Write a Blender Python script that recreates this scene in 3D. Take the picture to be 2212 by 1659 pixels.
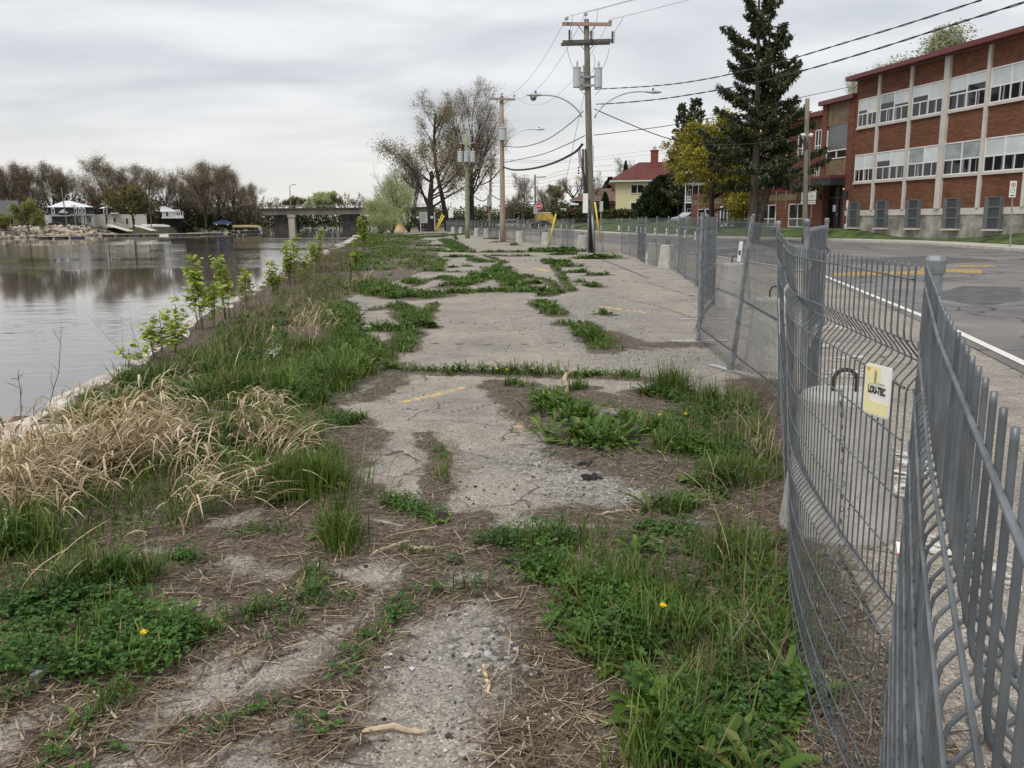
import bpy, math, random
import numpy as np
from mathutils import Vector, Matrix

for o in list(bpy.data.objects):
    bpy.data.objects.remove(o)
scene = bpy.context.scene
COL = scene.collection
rng = np.random.default_rng(7)
random.seed(7)

# ------------------------------------------------------------------ camera
F, CW, CH = 1850.0, 2212.0, 1659.0          # focal length and frame in reference pixels
CAM_H = 1.75
PITCH = math.atan((CH / 2 - 475.0) / F)
ROLL = -0.010
cam = bpy.data.cameras.new('camera')
camo = bpy.data.objects.new('camera', cam)
COL.objects.link(camo)
cam.sensor_fit = 'HORIZONTAL'
cam.sensor_width = 36.0
cam.lens = 36.0 * F / CW
cam.clip_start = 0.05
cam.clip_end = 6000
RM = Matrix.Rotation(math.pi / 2 - PITCH, 3, 'X') @ Matrix.Rotation(ROLL, 3, 'Z')
camo.matrix_world = Matrix.Translation((0, 0, CAM_H)) @ RM.to_4x4()
scene.camera = camo
scene.render.engine = 'CYCLES'

# ------------------------------------------------------------------ light
SUN_EL, SUN_AZ = math.radians(58), math.radians(215)     # azimuth clockwise from +Y
world = bpy.data.worlds.new("World")
scene.world = world
world.use_nodes = True
wt = world.node_tree
for n in list(wt.nodes):
    wt.nodes.remove(n)
wo = wt.nodes.new('ShaderNodeOutputWorld')
bg = wt.nodes.new('ShaderNodeBackground')
bg.inputs[1].default_value = 0.10
sky = wt.nodes.new('ShaderNodeTexSky')
sky.sky_type = 'NISHITA'
sky.sun_disc = False
sky.sun_elevation = SUN_EL
sky.sun_rotation = SUN_AZ
sky.air_density = 1.0
sky.dust_density = 4.0
tc = wt.nodes.new('ShaderNodeTexCoord')
sep = wt.nodes.new('ShaderNodeSeparateXYZ')
wt.links.new(tc.outputs['Generated'], sep.inputs[0])
def wmath(op, a, b=None):
    n = wt.nodes.new('ShaderNodeMath'); n.operation = op
    for i, v in enumerate((a, b)):
        if v is None: continue
        if isinstance(v, (int, float)): n.inputs[i].default_value = v
        else: wt.links.new(v, n.inputs[i])
    return n.outputs[0]
zc = wmath('ADD', wmath('MAXIMUM', sep.outputs[2], 0.0), 0.16)
cx = wmath('DIVIDE', sep.outputs[0], zc)
cy = wmath('DIVIDE', sep.outputs[1], zc)
comb = wt.nodes.new('ShaderNodeCombineXYZ')
wt.links.new(wmath('MULTIPLY', cx, 0.62), comb.inputs[0])
wt.links.new(wmath('MULTIPLY', cy, 1.0), comb.inputs[1])
ns1 = wt.nodes.new('ShaderNodeTexNoise')
ns1.inputs['Scale'].default_value = 1.5
ns1.inputs['Detail'].default_value = 7
ns1.inputs['Roughness'].default_value = 0.52
ns1.inputs['Distortion'].default_value = 0.35
wt.links.new(comb.outputs[0], ns1.inputs['Vector'])
cr = wt.nodes.new('ShaderNodeValToRGB')
el = cr.color_ramp.elements
el[0].position, el[0].color = 0.33, (3.80, 4.02, 4.34, 1)
el[1].position, el[1].color = 0.63, (5.70, 5.76, 5.88, 1)
e = el.new(0.50); e.color = (4.80, 4.95, 5.18, 1)
wt.links.new(ns1.outputs['Fac'], cr.inputs[0])
# pale warm band low over the horizon
hz = wt.nodes.new('ShaderNodeMapRange')
hz.inputs['From Min'].default_value = 0.0
hz.inputs['From Max'].default_value = 0.17
hz.inputs['To Min'].default_value = 0.8
hz.inputs['To Max'].default_value = 0.0
hz.interpolation_type = 'SMOOTHSTEP'
wt.links.new(sep.outputs[2], hz.inputs['Value'])
mixh = wt.nodes.new('ShaderNodeMix'); mixh.data_type = 'RGBA'
wt.links.new(hz.outputs[0], mixh.inputs['Factor'])
wt.links.new(cr.outputs[0], mixh.inputs['A'])
mixh.inputs['B'].default_value = (5.65, 5.52, 5.2, 1)
mixs = wt.nodes.new('ShaderNodeMix'); mixs.data_type = 'RGBA'
mixs.inputs['Factor'].default_value = 0.95
wt.links.new(sky.outputs[0], mixs.inputs['A'])
wt.links.new(mixh.outputs['Result'], mixs.inputs['B'])
wt.links.new(mixs.outputs['Result'], bg.inputs[0])
wt.links.new(bg.outputs[0], wo.inputs[0])

sun = bpy.data.lights.new('sun', 'SUN')
sun.energy = 1.5
sun.angle = math.radians(28)
sun.color = (1.0, 0.965, 0.91)
suno = bpy.data.objects.new('sun', sun)
COL.objects.link(suno)
sd = Vector((math.sin(SUN_AZ) * math.cos(SUN_EL), math.cos(SUN_AZ) * math.cos(SUN_EL), math.sin(SUN_EL)))
suno.rotation_euler = sd.to_track_quat('Z', 'Y').to_euler()

scene.view_settings.view_transform = 'Standard'
scene.view_settings.look = 'None'
scene.view_settings.exposure = 0.70
scene.view_settings.gamma = 1.0

# ------------------------------------------------------------------ pixel -> world helpers (for laying things out at their real distance)
RN = np.array(RM)
def ray(px, py):
    d = np.array([(px - CW / 2) / F, (CH / 2 - py) / F, -1.0])
    return RN @ d
def G(px, py, z=0.0):
    d = ray(px, py)
    t = (z - CAM_H) / d[2]
    return np.array([d[0] * t, d[1] * t, z])
def P(px, py, Y):
    d = ray(px, py)
    t = Y / d[1]
    return np.array([d[0] * t, Y, CAM_H + d[2] * t])
def z8(zx, zy):
    return (548.6 + .3472 * zx, 466.3 + .3472 * zy)

# ------------------------------------------------------------------ mesh helpers
class MB:
    def __init__(s):
        s.v = []; s.l = []; s.c = []; s.m = []; s.n = 0; s.attr = None
    def add(s, V, faces, mi=0):
        V = np.asarray(V, dtype=np.float64).reshape(-1, 3)
        for f in faces:
            s.l.append(np.asarray(f, dtype=np.int64) + s.n); s.c.append(np.array([len(f)])); s.m.append(np.array([mi]))
        s.v.append(V); s.n += len(V)
    def addk(s, V, Fa, mi=0):                 # Fa: (m,k) array of faces of k corners
        V = np.asarray(V, dtype=np.float64).reshape(-1, 3)
        Fa = np.asarray(Fa, dtype=np.int64)
        s.l.append((Fa + s.n).ravel()); s.c.append(np.full(len(Fa), Fa.shape[1])); s.m.append(np.full(len(Fa), mi))
        s.v.append(V); s.n += len(V)
    def box(s, c, sz, rz=0.0, mi=0, taper=1.0, R=None):
        x, y, z = np.array(sz) / 2.0
        V = np.array([(-x, -y, -z), (x, -y, -z), (x, y, -z), (-x, y, -z),
                      (-x * taper, -y * taper, z), (x * taper, -y * taper, z), (x * taper, y * taper, z), (-x * taper, y * taper, z)])
        if R is not None: V = V @ np.asarray(R).T
        elif rz:
            ca, sa = math.cos(rz), math.sin(rz)
            V = V @ np.array([[ca, sa, 0], [-sa, ca, 0], [0, 0, 1]])
        V = V + np.asarray(c)
        s.addk(V, [(3, 2, 1, 0), (4, 5, 6, 7), (0, 1, 5, 4), (1, 2, 6, 5), (2, 3, 7, 6), (3, 0, 4, 7)], mi)
    def bar(s, a, b, w, h, mi=0):
        a, b = Vector(a), Vector(b)
        d = b - a
        q = d.to_track_quat('X', 'Z').to_matrix()
        s.box((a + b) / 2, (d.length, w, h), R=q, mi=mi)
    def tube(s, pts, r, n=6, caps=True, mi=0):
        P_ = np.asarray(pts, dtype=float)
        k = len(P_)
        r = np.full(k, r) if np.isscalar(r) else np.asarray(r, dtype=float)
        T = np.gradient(P_, axis=0)
        T /= np.maximum(np.linalg.norm(T, axis=1, keepdims=True), 1e-9)
        up = np.array([0, 0, 1.0]) if abs(T[0][2]) < .9 else np.array([1.0, 0, 0])
        U = np.cross(T[0], up); U /= np.linalg.norm(U)
        Us = []
        for i in range(k):
            U = U - T[i] * np.dot(U, T[i]); U /= max(np.linalg.norm(U), 1e-9)
            Us.append(U)
        Us = np.array(Us); Vs = np.cross(T, Us)
        a = np.arange(n) * 2 * math.pi / n
        ring = P_[:, None, :] + r[:, None, None] * (np.cos(a)[None, :, None] * Us[:, None, :] + np.sin(a)[None, :, None] * Vs[:, None, :])
        i = np.arange(k - 1)[:, None] * n; j = np.arange(n)[None, :]; j2 = (j + 1) % n
        Fa = np.stack([i + j, i + j2, i + n + j2, i + n + j], -1).reshape(-1, 4)
        s.addk(ring, Fa, mi)
        if caps and n > 2:
            b = s.n - k * n
            s.l.append(np.arange(n)[::-1] + b); s.c.append(np.array([n])); s.m.append(np.array([mi]))
            s.l.append(np.arange(n) + b + (k - 1) * n); s.c.append(np.array([n])); s.m.append(np.array([mi]))
    def frusta(s, p0, p1, r0, r1, n, mi=0):   # many open tapered tubes at once
        p0 = np.asarray(p0, float); p1 = np.asarray(p1, float)
        if len(p0) == 0: return
        r0 = np.asarray(r0, float); r1 = np.asarray(r1, float)
        T = p1 - p0; T /= np.maximum(np.linalg.norm(T, axis=1, keepdims=True), 1e-9)
        up = np.where(np.abs(T[:, 2:3]) < .9, np.array([[0, 0, 1.0]]), np.array([[1.0, 0, 0]]))
        U = np.cross(T, up); U /= np.maximum(np.linalg.norm(U, axis=1, keepdims=True), 1e-9)
        W = np.cross(T, U)
        a = np.arange(n) * 2 * math.pi / n
        d = np.cos(a)[None, :, None] * U[:, None, :] + np.sin(a)[None, :, None] * W[:, None, :]
        A = p0[:, None, :] + d * r0[:, None, None]; B = p1[:, None, :] + d * r1[:, None, None]
        V = np.concatenate([A, B], 1)
        j = np.arange(n); j2 = (j + 1) % n
        f = np.stack([j, j2, n + j2, n + j], -1)
        Fa = (np.arange(len(p0))[:, None, None] * 2 * n + f[None]).reshape(-1, 4)
        s.addk(V, Fa, mi)
    def lathe(s, prof, n=16, c=(0, 0, 0), mi=0):    # prof: [(r,z)...]
        a = np.arange(n) * 2 * math.pi / n
        V = np.array([[(r * math.cos(t), r * math.sin(t), z) for t in a] for r, z in prof]) + np.asarray(c)
        k = len(prof)
        i = np.arange(k - 1)[:, None] * n; j = np.arange(n)[None, :]; j2 = (j + 1) % n
        s.addk(V, np.stack([i + j, i + j2, i + n + j2, i + n + j], -1).reshape(-1, 4), mi)
        b = s.n - k * n
        s.l.append(np.arange(n)[::-1] + b); s.c.append(np.array([n])); s.m.append(np.array([mi]))
        s.l.append(np.arange(n) + b + (k - 1) * n); s.c.append(np.array([n])); s.m.append(np.array([mi]))
    def prism(s, poly, thick, frame, mi=0):         # poly: 2D outline; frame: (origin, xdir, ydir); extruded along -normal
        o, ux, uy = [np.asarray(q, float) for q in frame]
        nn = np.cross(ux, uy)
        A = np.array([o + ux * p[0] + uy * p[1] for p in poly]); B = A - nn * thick
        k = len(poly)
        V = np.concatenate([A, B])
        fs = [list(range(k)), [k + i for i in range(k)][::-1]]
        for i in range(k):
            j = (i + 1) % k
            fs.append([i, k + i, k + j, j])
        s.add(V, fs, mi)
    def grid(s, V, nr, nc, mi=0):
        i = np.arange(nr - 1)[:, None] * nc; j = np.arange(nc - 1)[None, :]
        Fa = np.stack([i + j, i + j + 1, i + nc + j + 1, i + nc + j], -1).reshape(-1, 4)
        s.addk(V, Fa, mi)
    def build(s, name, mats, parent=None, smooth=False, attrs=None):
        me = bpy.data.meshes.new(name)
        V = np.concatenate(s.v).astype(np.float32)
        L = np.concatenate(s.l).astype(np.int32)
        C = np.concatenate(s.c).astype(np.int32)
        me.vertices.add(len(V)); me.vertices.foreach_set('co', V.ravel())
        me.loops.add(len(L)); me.loops.foreach_set('vertex_index', L)
        me.polygons.add(len(C))
        st = np.zeros(len(C), np.int32); st[1:] = np.cumsum(C)[:-1]
        me.polygons.foreach_set('loop_start', st)
        if not isinstance(mats, (list, tuple)): mats = [mats]
        for m in mats: me.materials.append(m)
        if len(mats) > 1: me.polygons.foreach_set('material_index', np.concatenate(s.m).astype(np.int32))
        me.polygons.foreach_set('use_smooth', np.full(len(C), bool(smooth)))
        if attrs:
            for k, a in attrs.items():
                at = me.attributes.new(k, 'FLOAT', 'POINT'); at.data.foreach_set('value', np.asarray(a, np.float32))
        me.update(calc_edges=True); me.validate()
        o = bpy.data.objects.new(name, me)
        COL.objects.link(o)
        if parent is not None: o.parent = parent
        return o

def tag(o, label=None, cat=None, group=None, kind=None):
    if label: o['label'] = label
    if cat: o['category'] = cat
    if group: o['group'] = group
    if kind: o['kind'] = kind
    return o
def empty(name, loc=(0, 0, 0), rz=0.0, label=None, cat=None, group=None):
    o = bpy.data.objects.new(name, None); COL.objects.link(o)
    o.location = tuple(loc); o.rotation_euler = (0, 0, rz); o.empty_display_size = .1
    return tag(o, label, cat, group)
def kids(o):
    return [c for c in bpy.data.objects if c.parent == o]
def copy_tree(o, parent=None):
    c = o.copy(); COL.objects.link(c); c.parent = parent
    for ch in kids(o): copy_tree(ch, c)
    return c

# ------------------------------------------------------------------ material helpers
def newmat(name):
    m = bpy.data.materials.new(name); m.use_nodes = True
    nt = m.node_tree
    b = nt.nodes['Principled BSDF']
    return m, nt, b
def N(nt, t, **kw):
    n = nt.nodes.new(t)
    for k, v in kw.items():
        if k.startswith('_'): setattr(n, k[1:], v)
        else: n.inputs[k.replace('__', ' ')].default_value = v
    return n
def ramp(nt, src, stops):
    r = nt.nodes.new('ShaderNodeValToRGB')
    e = r.color_ramp.elements
    e[0].position, e[0].color = stops[0][0], (*stops[0][1], 1)
    e[1].position, e[1].color = stops[-1][0], (*stops[-1][1], 1)
    for p_, c_ in stops[1:-1]:
        q = e.new(p_); q.color = (*c_, 1)
    nt.links.new(src, r.inputs[0])
    return r.outputs[0]
def mixc(nt, fac, a, b, mode='MIX'):
    m = nt.nodes.new('ShaderNodeMix'); m.data_type = 'RGBA'; m.blend_type = mode
    for s_, v in (('Factor', fac), ('A', a), ('B', b)):
        if isinstance(v, (int, float)): m.inputs[s_].default_value = v if s_ == 'Factor' else (v, v, v, 1)
        elif isinstance(v, tuple): m.inputs[s_].default_value = (*v, 1)
        else: nt.links.new(v, m.inputs[s_])
    return m.outputs['Result']
def mth(nt, op, a, b=None, clamp=False):
    n = nt.nodes.new('ShaderNodeMath'); n.operation = op; n.use_clamp = clamp
    for i, v in enumerate((a, b)):
        if v is None: continue
        if isinstance(v, (int, float)): n.inputs[i].default_value = v
        else: nt.links.new(v, n.inputs[i])
    return n.outputs[0]
def pmat(name, col, var=.18, scale=3.0, rough=.7, metal=0.0, bump=0.0, bscale=None, col2=None, stretch=None, spec=None):
    m, nt, b = newmat(name)
    tcn = nt.nodes.new('ShaderNodeTexCoord')
    src = tcn.outputs['Object']
    if stretch:
        mp = nt.nodes.new('ShaderNodeMapping'); mp.inputs['Scale'].default_value = stretch
        nt.links.new(src, mp.inputs[0]); src = mp.outputs[0]
    n1 = N(nt, 'ShaderNodeTexNoise', Scale=scale, Detail=5.0, Roughness=.6)
    nt.links.new(src, n1.inputs['Vector'])
    c = np.array(col)
    lo = tuple(np.clip(c * (1 - var * 1.6), 0, 1)); hi = tuple(np.clip(c * (1 + var * 1.6), 0, 1)) if col2 is None else col2
    out = ramp(nt, n1.outputs['Fac'], [(.3, lo), (.7, hi)])
    nt.links.new(out, b.inputs['Base Color'])
    b.inputs['Roughness'].default_value = rough
    b.inputs['Metallic'].default_value = metal
    if spec is not None: b.inputs['Specular IOR Level'].default_value = spec
    if bump:
        n2 = N(nt, 'ShaderNodeTexNoise', Scale=bscale or scale * 6, Detail=4.0)
        nt.links.new(src, n2.inputs['Vector'])
        bp = N(nt, 'ShaderNodeBump', Strength=bump, Distance=.02)
        nt.links.new(n2.outputs['Fac'], bp.inputs['Height'])
        nt.links.new(bp.outputs[0], b.inputs['Normal'])
    return m
def leafmat(name, stops, rough=.55, trans=.25, noise=None):
    m, nt, b = newmat(name)
    g = nt.nodes.new('ShaderNodeNewGeometry')
    src = g.outputs['Random Per Island']
    c = ramp(nt, src, stops)
    if noise:
        tcn = nt.nodes.new('ShaderNodeTexCoord')
        n1 = N(nt, 'ShaderNodeTexNoise', Scale=noise, Detail=2.0)
        nt.links.new(tcn.outputs['Object'], n1.inputs['Vector'])
        v = nt.nodes.new('ShaderNodeMapRange')
        v.inputs['From Min'].default_value = .3; v.inputs['From Max'].default_value = .7
        v.inputs['To Min'].default_value = .7; v.inputs['To Max'].default_value = 1.3
        nt.links.new(n1.outputs['Fac'], v.inputs['Value'])
        cm = nt.nodes.new('ShaderNodeCombineXYZ')
        for i in range(3): nt.links.new(v.outputs[0], cm.inputs[i])
        c = mixc(nt, 1.0, c, cm.outputs[0], 'MULTIPLY')
    nt.links.new(c, b.inputs['Base Color'])
    b.inputs['Roughness'].default_value = rough
    b.inputs['Specular IOR Level'].default_value = .3
    if trans:
        t = nt.nodes.new('ShaderNodeBsdfTranslucent')
        nt.links.new(c, t.inputs[0])
        ms = nt.nodes.new('ShaderNodeMixShader'); ms.inputs[0].default_value = trans
        nt.links.new(b.outputs[0], ms.inputs[1]); nt.links.new(t.outputs[0], ms.inputs[2])
        nt.links.new(ms.outputs[0], nt.nodes['Material Output'].inputs[0])
    return m
# ================================================================== SETTING
def smooth(a, b, x):
    t = np.clip((x - a) / (b - a), 0, 1); return t * t * (3 - 2 * t)
def vnoise(x, y, s, seed=0):                     # cheap smooth value noise in the plane
    x = np.asarray(x, float) * s + seed * 17.31; y = np.asarray(y, float) * s - seed * 9.77
    xi = np.floor(x); yi = np.floor(y); fx = x - xi; fy = y - yi
    fx = fx * fx * (3 - 2 * fx); fy = fy * fy * (3 - 2 * fy)
    h = lambda a, b: np.mod(np.sin(a * 127.1 + b * 311.7 + seed * 3.1) * 43758.5453, 1.0)
    return (h(xi, yi) * (1 - fx) + h(xi + 1, yi) * fx) * (1 - fy) + (h(xi, yi + 1) * (1 - fx) + h(xi + 1, yi + 1) * fx) * fy
def fbm(x, y, s, seed=0, o=3):
    return sum(vnoise(x, y, s * 2 ** i, seed + i) * .5 ** i for i in range(o)) / sum(.5 ** i for i in range(o))

WATER_Z = -0.95
bank_px = [(0, 935), (100, 885), (330, 765), (480, 668), (580, 610), (650, 574), (720, 540), (780, 507), (815, 497)]
BK = np.array([G(*p) for p in bank_px])
bank_y = np.concatenate([[-30, 0], BK[:, 1], [230, 420]]); bank_x = np.concatenate([[-4.3, -4.15], BK[:, 0], [-36, -60]])
def xbank(y):
    y = np.asarray(y, float)
    return np.interp(y, bank_y, bank_x) + (fbm(y, y * 0, .55, 91) - .5) * .5 * np.clip(1 + y / 30, 1, 4) + (fbm(y, y * 0, .12, 93) - .5) * np.clip(y / 25, 0, 3)
line_px = [(2212, 820), (1970, 693), (1740, 590), (1615, 568), (1509, 550), (1386, 534), (1247, 520), (1097, 505)]
LN = np.array([G(*p) for p in line_px])
ly = np.concatenate([[-30, 0], LN[:, 1], [160]]); lx = np.concatenate([[-4.0, 3.35], LN[:, 0], [-12]])
def xline(y): return np.interp(y, ly, lx)
def xlot(y): return np.where(y < 110, xline(y) + .0, xline(y) + 6)

kerb_px = [(2212, 545), (2008, 529), (1879, 523.5), (1740, 520.5), (1620, 518), (1509, 515), (1405, 510), (1344, 507), (1283, 504), (1224, 499), (1169, 496)]
KB = [G(*p) for p in kerb_px]
KB = np.array([(27, -40, 0), (26.5, 10, 0), (25.2, 28, 0)] + KB)

def terrain(x, y):
    x = np.asarray(x, float); y = np.asarray(y, float)
    d = x - xbank(y)
    z = np.where(d > 0, -.03 * smooth(1.2, 0, d) + .0 * d, -.03 - smooth(0, 1.6, -d) * 1.7)
    rough = smooth(3.4, 1.6, d) * smooth(-.1, .5, d)
    z = z + rough * (.16 * (fbm(x, y, 1.1, 3) - .45))
    return z

# ---- crack vegetation, traced on the ground: (points, half width m, height m, mix)
# mix: weights for grass, clover, rosette
ST = []
def st(pts, hw, h, mix, dens=1.0, z=False):
    pts = [z8(*p) for p in pts] if z else pts
    Q = np.array([G(*p)[:2] for p in pts]); fr_ = float(np.clip((np.hypot(*Q.mean(0)) - 9) / 12, 0, 1))
    ST.append((Q, hw * (1 - .08 * fr_), h * (1 - .2 * fr_), mix, dens * (1 + .1 * fr_)))
g_, c_, r_ = (1, .15, .25), (.25, 1, .15), (.3, .2, 1)
st([(845, 797), (900, 803), (985, 806), (1050, 806)], .12, .15, (.3, .4, 1))
st([(1050, 806), (1150, 810), (1250, 812), (1330, 815), (1378, 818)], .13, .16, (.9, .1, .8))
st([(1095, 833), (1140, 834)], .10, .13, (.8, .2, .5))
st([(1170, 852), (1215, 880), (1245, 910)], .17, .18, r_)
st([(1262, 948), (1320, 945)], .24, .2, (.1, .1, 1), 1.4)
st([(1280, 925), (1310, 925)], .2, .2, (.2, .2, 1), 1.2)
st([(1230, 848), (1260, 838)], .09, .15, g_)
st([(1340, 907), (1390, 903)], .12, .14, r_)
st([(1380, 915), (1440, 938)], .22, .2, (.7, .3, .7))
st([(1425, 853), (1475, 850)], .12, .34, (1.6, 0, .1), 1.2)
st([(1385, 850), (1450, 862), (1520, 888)], .16, .16, (.4, .8, .5))
st([(1500, 878), (1560, 870)], .14, .25, (1.3, .1, .3))
st([(1560, 885), (1620, 860)], .16, .15, c_, .6)
st([(1440, 955), (1500, 985), (1560, 1000)], .2, .18, (.5, .5, .7))
st([(1470, 900), (1560, 900), (1620, 890)], .22, .2, (.9, .5, .3), .8)
st([(1545, 1035), (1500, 1085), (1420, 1112)], .15, .15, (.3, .5, 1))
st([(1580, 960), (1580, 1020), (1560, 1060)], .22, .18, (.7, .8, .3), .9)
st([(1380, 1155), (1440, 1150), (1510, 1165)], .12, .11, (.1, .7, .8))
st([(785, 1095), (850, 1090), (905, 1108)], .09, .13, c_)
st([(905, 1108), (960, 1135), (1005, 1128)], .1, .15, (.2, 1, .4))
st([(1040, 1170), (1110, 1180), (1180, 1185), (1235, 1170)], .15, .17, (.35, 1.2, .3), 1.1)
st([(1120, 1215), (1200, 1255)], .13, .15, (.3, 1, .2))
st([(1240, 1240), (1260, 1300)], .12, .16, (1, .5, .1))
st([(1310, 1290), (1320, 1360), (1350, 1425)], .22, .2, (1, .8, .25), 1.2)
st([(1380, 1270), (1440, 1330), (1460, 1380)], .2, .22, (1.2, .4, .2))
st([(1350, 1410), (1440, 1430)], .15, .16, (.3, 1, .5))
st([(1440, 1300), (1520, 1330)], .16, .2, (1, .3, .3), .7)
st([(1370, 1530), (1460, 1540)], .12, .2, (.5, .4, .6))
st([(1470, 1500), (1560, 1560), (1640, 1600)], .22, .14, (.4, 1, .4))
st([(1540, 1480), (1600, 1500), (1690, 1560)], .2, .14, (.3, 1, .3))
st([(1380, 1620), (1480, 1640), (1640, 1655)], .2, .2, (.9, .5, .5))
st([(1600, 1300), (1640, 1380), (1680, 1450)], .2, .18, (1, .4, .1), .5)
st([(1560, 1180), (1620, 1220), (1660, 1300)], .22, .2, (1, .5, .2), .6)
st([(710, 1110), (745, 1160), (735, 1205)], .11, .2, (1.3, .1, .1))
st([(700, 1060), (660, 1040)], .16, .22, (1.3, .1, .1), 1.1)
st([(610, 1050), (640, 1080)], .16, .22, (1.2, .1, .1))
st([(640, 1130), (610, 1125)], .09, .1, c_)
st([(655, 1285), (700, 1315)], .07, .1, (.7, .8, .2))
st([(660, 1240), (690, 1270)], .06, .1, (1, .3, 0), .6)
st([(940, 1290), (1000, 1283), (1060, 1270)], .04, .09, (.4, 1, .5))
st([(985, 1215), (930, 1240), (900, 1270)], .05, .09, (.3, 1, .6))
st([(900, 1270), (860, 1330), (800, 1390)], .055, .08, (.3, 1, .4), .9)
st([(800, 1390), (760, 1440), (705, 1510), (690, 1590)], .05, .07, (.3, .8, .5), .7)
st([(600, 1322), (500, 1350), (400, 1395)], .07, .1, (.8, .8, .1))
st([(400, 1390), (330, 1440), (270, 1490)], .1, .13, (.4, 1.2, .1))
st([(260, 1500), (200, 1570)], .07, .1, (1, .4, .1), .9)
st([(180, 1590), (120, 1650)], .09, .13, (.3, .6, .9))
st([(0, 1350), (60, 1330), (160, 1330), (260, 1370)], .2, .16, (.3, 1.3, .1), 1.1)
st([(0, 1450), (80, 1440), (180, 1440), (250, 1450)], .15, .14, (.2, 1.4, .1), 1.1)
st([(260, 1370), (350, 1390), (430, 1370)], .15, .14, (.3, 1.2, .1))
st([(170, 1280), (240, 1280), (330, 1250)], .18, .22, (1.3, .4, .1))
st([(0, 1215), (40, 1190), (90, 1180)], .25, .25, (1.2, .5, .1))
st([(380, 1230), (430, 1215)], .1, .1, c_, .8)
st([(0, 1000), (70, 985), (200, 965)], .3, .2, (.5, 1, .1))
st([(110, 925), (230, 860), (330, 830)], .35, .3, (1.3, .5, .1))
st([(300, 900), (420, 860), (520, 870), (640, 860)], .5, .25, (1, .8, .2))
st([(420, 960), (560, 960), (660, 950)], .4, .25, (1, .8, .2), .8)
st([(640, 880), (700, 840), (750, 800)], .3, .25, (1, .6, .3))
st([(700, 905), (780, 915)], .14, .16, r_)
st([(700, 800), (740, 780)], .25, .2, (.8, .5, .5))
st([(560, 560), (570, 720), (640, 790)], .22, .2, (1, .3, .4), 1, True)
st([(640, 790), (760, 880), (690, 960), (600, 1027)], .25, .22, (.8, .3, .8), 1, True)
st([(910, 560), (960, 620), (1040, 700)], .25, .16, (1, .3, .6), 1, True)
st([(970, 730), (900, 840), (870, 850)], .2, .16, (1, .3, .5), .9, True)
st([(800, 700), (870, 720), (960, 700)], .2, .16, (.8, .4, .5), .8, True)
st([(680, 440), (820, 490), (1000, 510), (1100, 500)], .6, .25, (1, .4, .5), 1, True)
st([(1100, 490), (1250, 478), (1400, 472), (1600, 466), (1810, 472)], .42, .2, (.8, .3, .9), 1, True)
st([(1490, 320), (1560, 375), (1640, 440)], .42, .2, (.8, .3, .9), 1, True)
st([(1340, 390), (1480, 368)], .35, .2, r_, 1, True)
st([(1640, 380), (1740, 382)], .25, .15, r_, 1, True)
st([(1710, 420), (1760, 425)], .25, .15, r_, 1, True)
st([(1200, 445), (1320, 422), (1390, 395)], .4, .2, r_, 1, True)
st([(1150, 390), (1200, 385), (1230, 405)], .25, .15, r_, .8, True)
st([(1760, 545), (1850, 585), (1890, 622)], .2, .17, (.8, .2, .9), 1, True)
st([(1800, 500), (1890, 478)], .2, .17, (.8, .2, .9), .8, True)
st([(1830, 475), (1990, 465)], .1, .1, (.8, .2, .9), .5, True)
st([(1900, 672), (1960, 685)], .12, .14, g_, .8, True)
st([(2040, 690), (2070, 735), (2150, 790), (2180, 840)], .2, .2, (1, .2, .6), .9, True)
st([(1830, 280), (1900, 300), (1970, 318)], .45, .2, r_, 1, True)
st([(1950, 352), (2070, 352)], .3, .2, r_, 1, True)
st([(2080, 372), (2205, 368)], .25, .2, r_, 1, True)
st([(2090, 430), (2140, 445)], .2, .2, r_, .8, True)
st([(2000, 410), (2050, 415)], .2, .12, r_, .6, True)
st([(2150, 612), (2200, 618)], .15, .14, r_, .8, True)
st([(1210, 322), (1255, 322)], .3, .15, r_, 1, True)
st([(1315, 314), (1355, 314)], .25, .15, r_, 1, True)
st([(880, 130), (1100, 130), (1340, 112)], .8, .2, r_, 1, True)
st([(1010, 187), (1200, 190), (1260, 200)], .5, .2, r_, 1, True)
st([(1140, 222), (1400, 228), (1550, 226), (1700, 228)], .42, .2, r_, 1, True)
st([(1190, 258), (1375, 258)], .4, .2, r_, 1, True)
st([(1180, 145), (1230, 170), (1300, 215)], .6, .15, r_, 1, True)
st([(1480, 165), (1630, 165)], .4, .15, r_, .9, True)
st([(1605, 182), (1645, 182)], .4, .3, r_, 1, True)
st([(1720, 220), (1775, 220)], .4, .3, r_, 1, True)
st([(1790, 222), (1880, 224), (1990, 218)], 1.3, .35, r_, 1, True)
st([(1860, 245), (1990, 238)], .4, .2, r_, 1, True)
st([(2060, 262), (2210, 265)], 1.0, .3, r_, .8, True)
st([(1385, 272), (1440, 290)], .5, .15, r_, 1, True)
st([(1430, 250), (1750, 252)], .3, .15, r_, .8, True)
st([(1050, 345), (1170, 345)], .3, .2, g_, .9, True)
st([(960, 410), (1010, 425)], .25, .25, g_, 1, True)
for a in ([(900, 513), (960, 512)], [(985, 506), (1060, 505)], [(1060, 516), (1100, 517)], [(870, 509), (960, 505)]):
    st(a, .9, .2, r_, .8)

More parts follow.
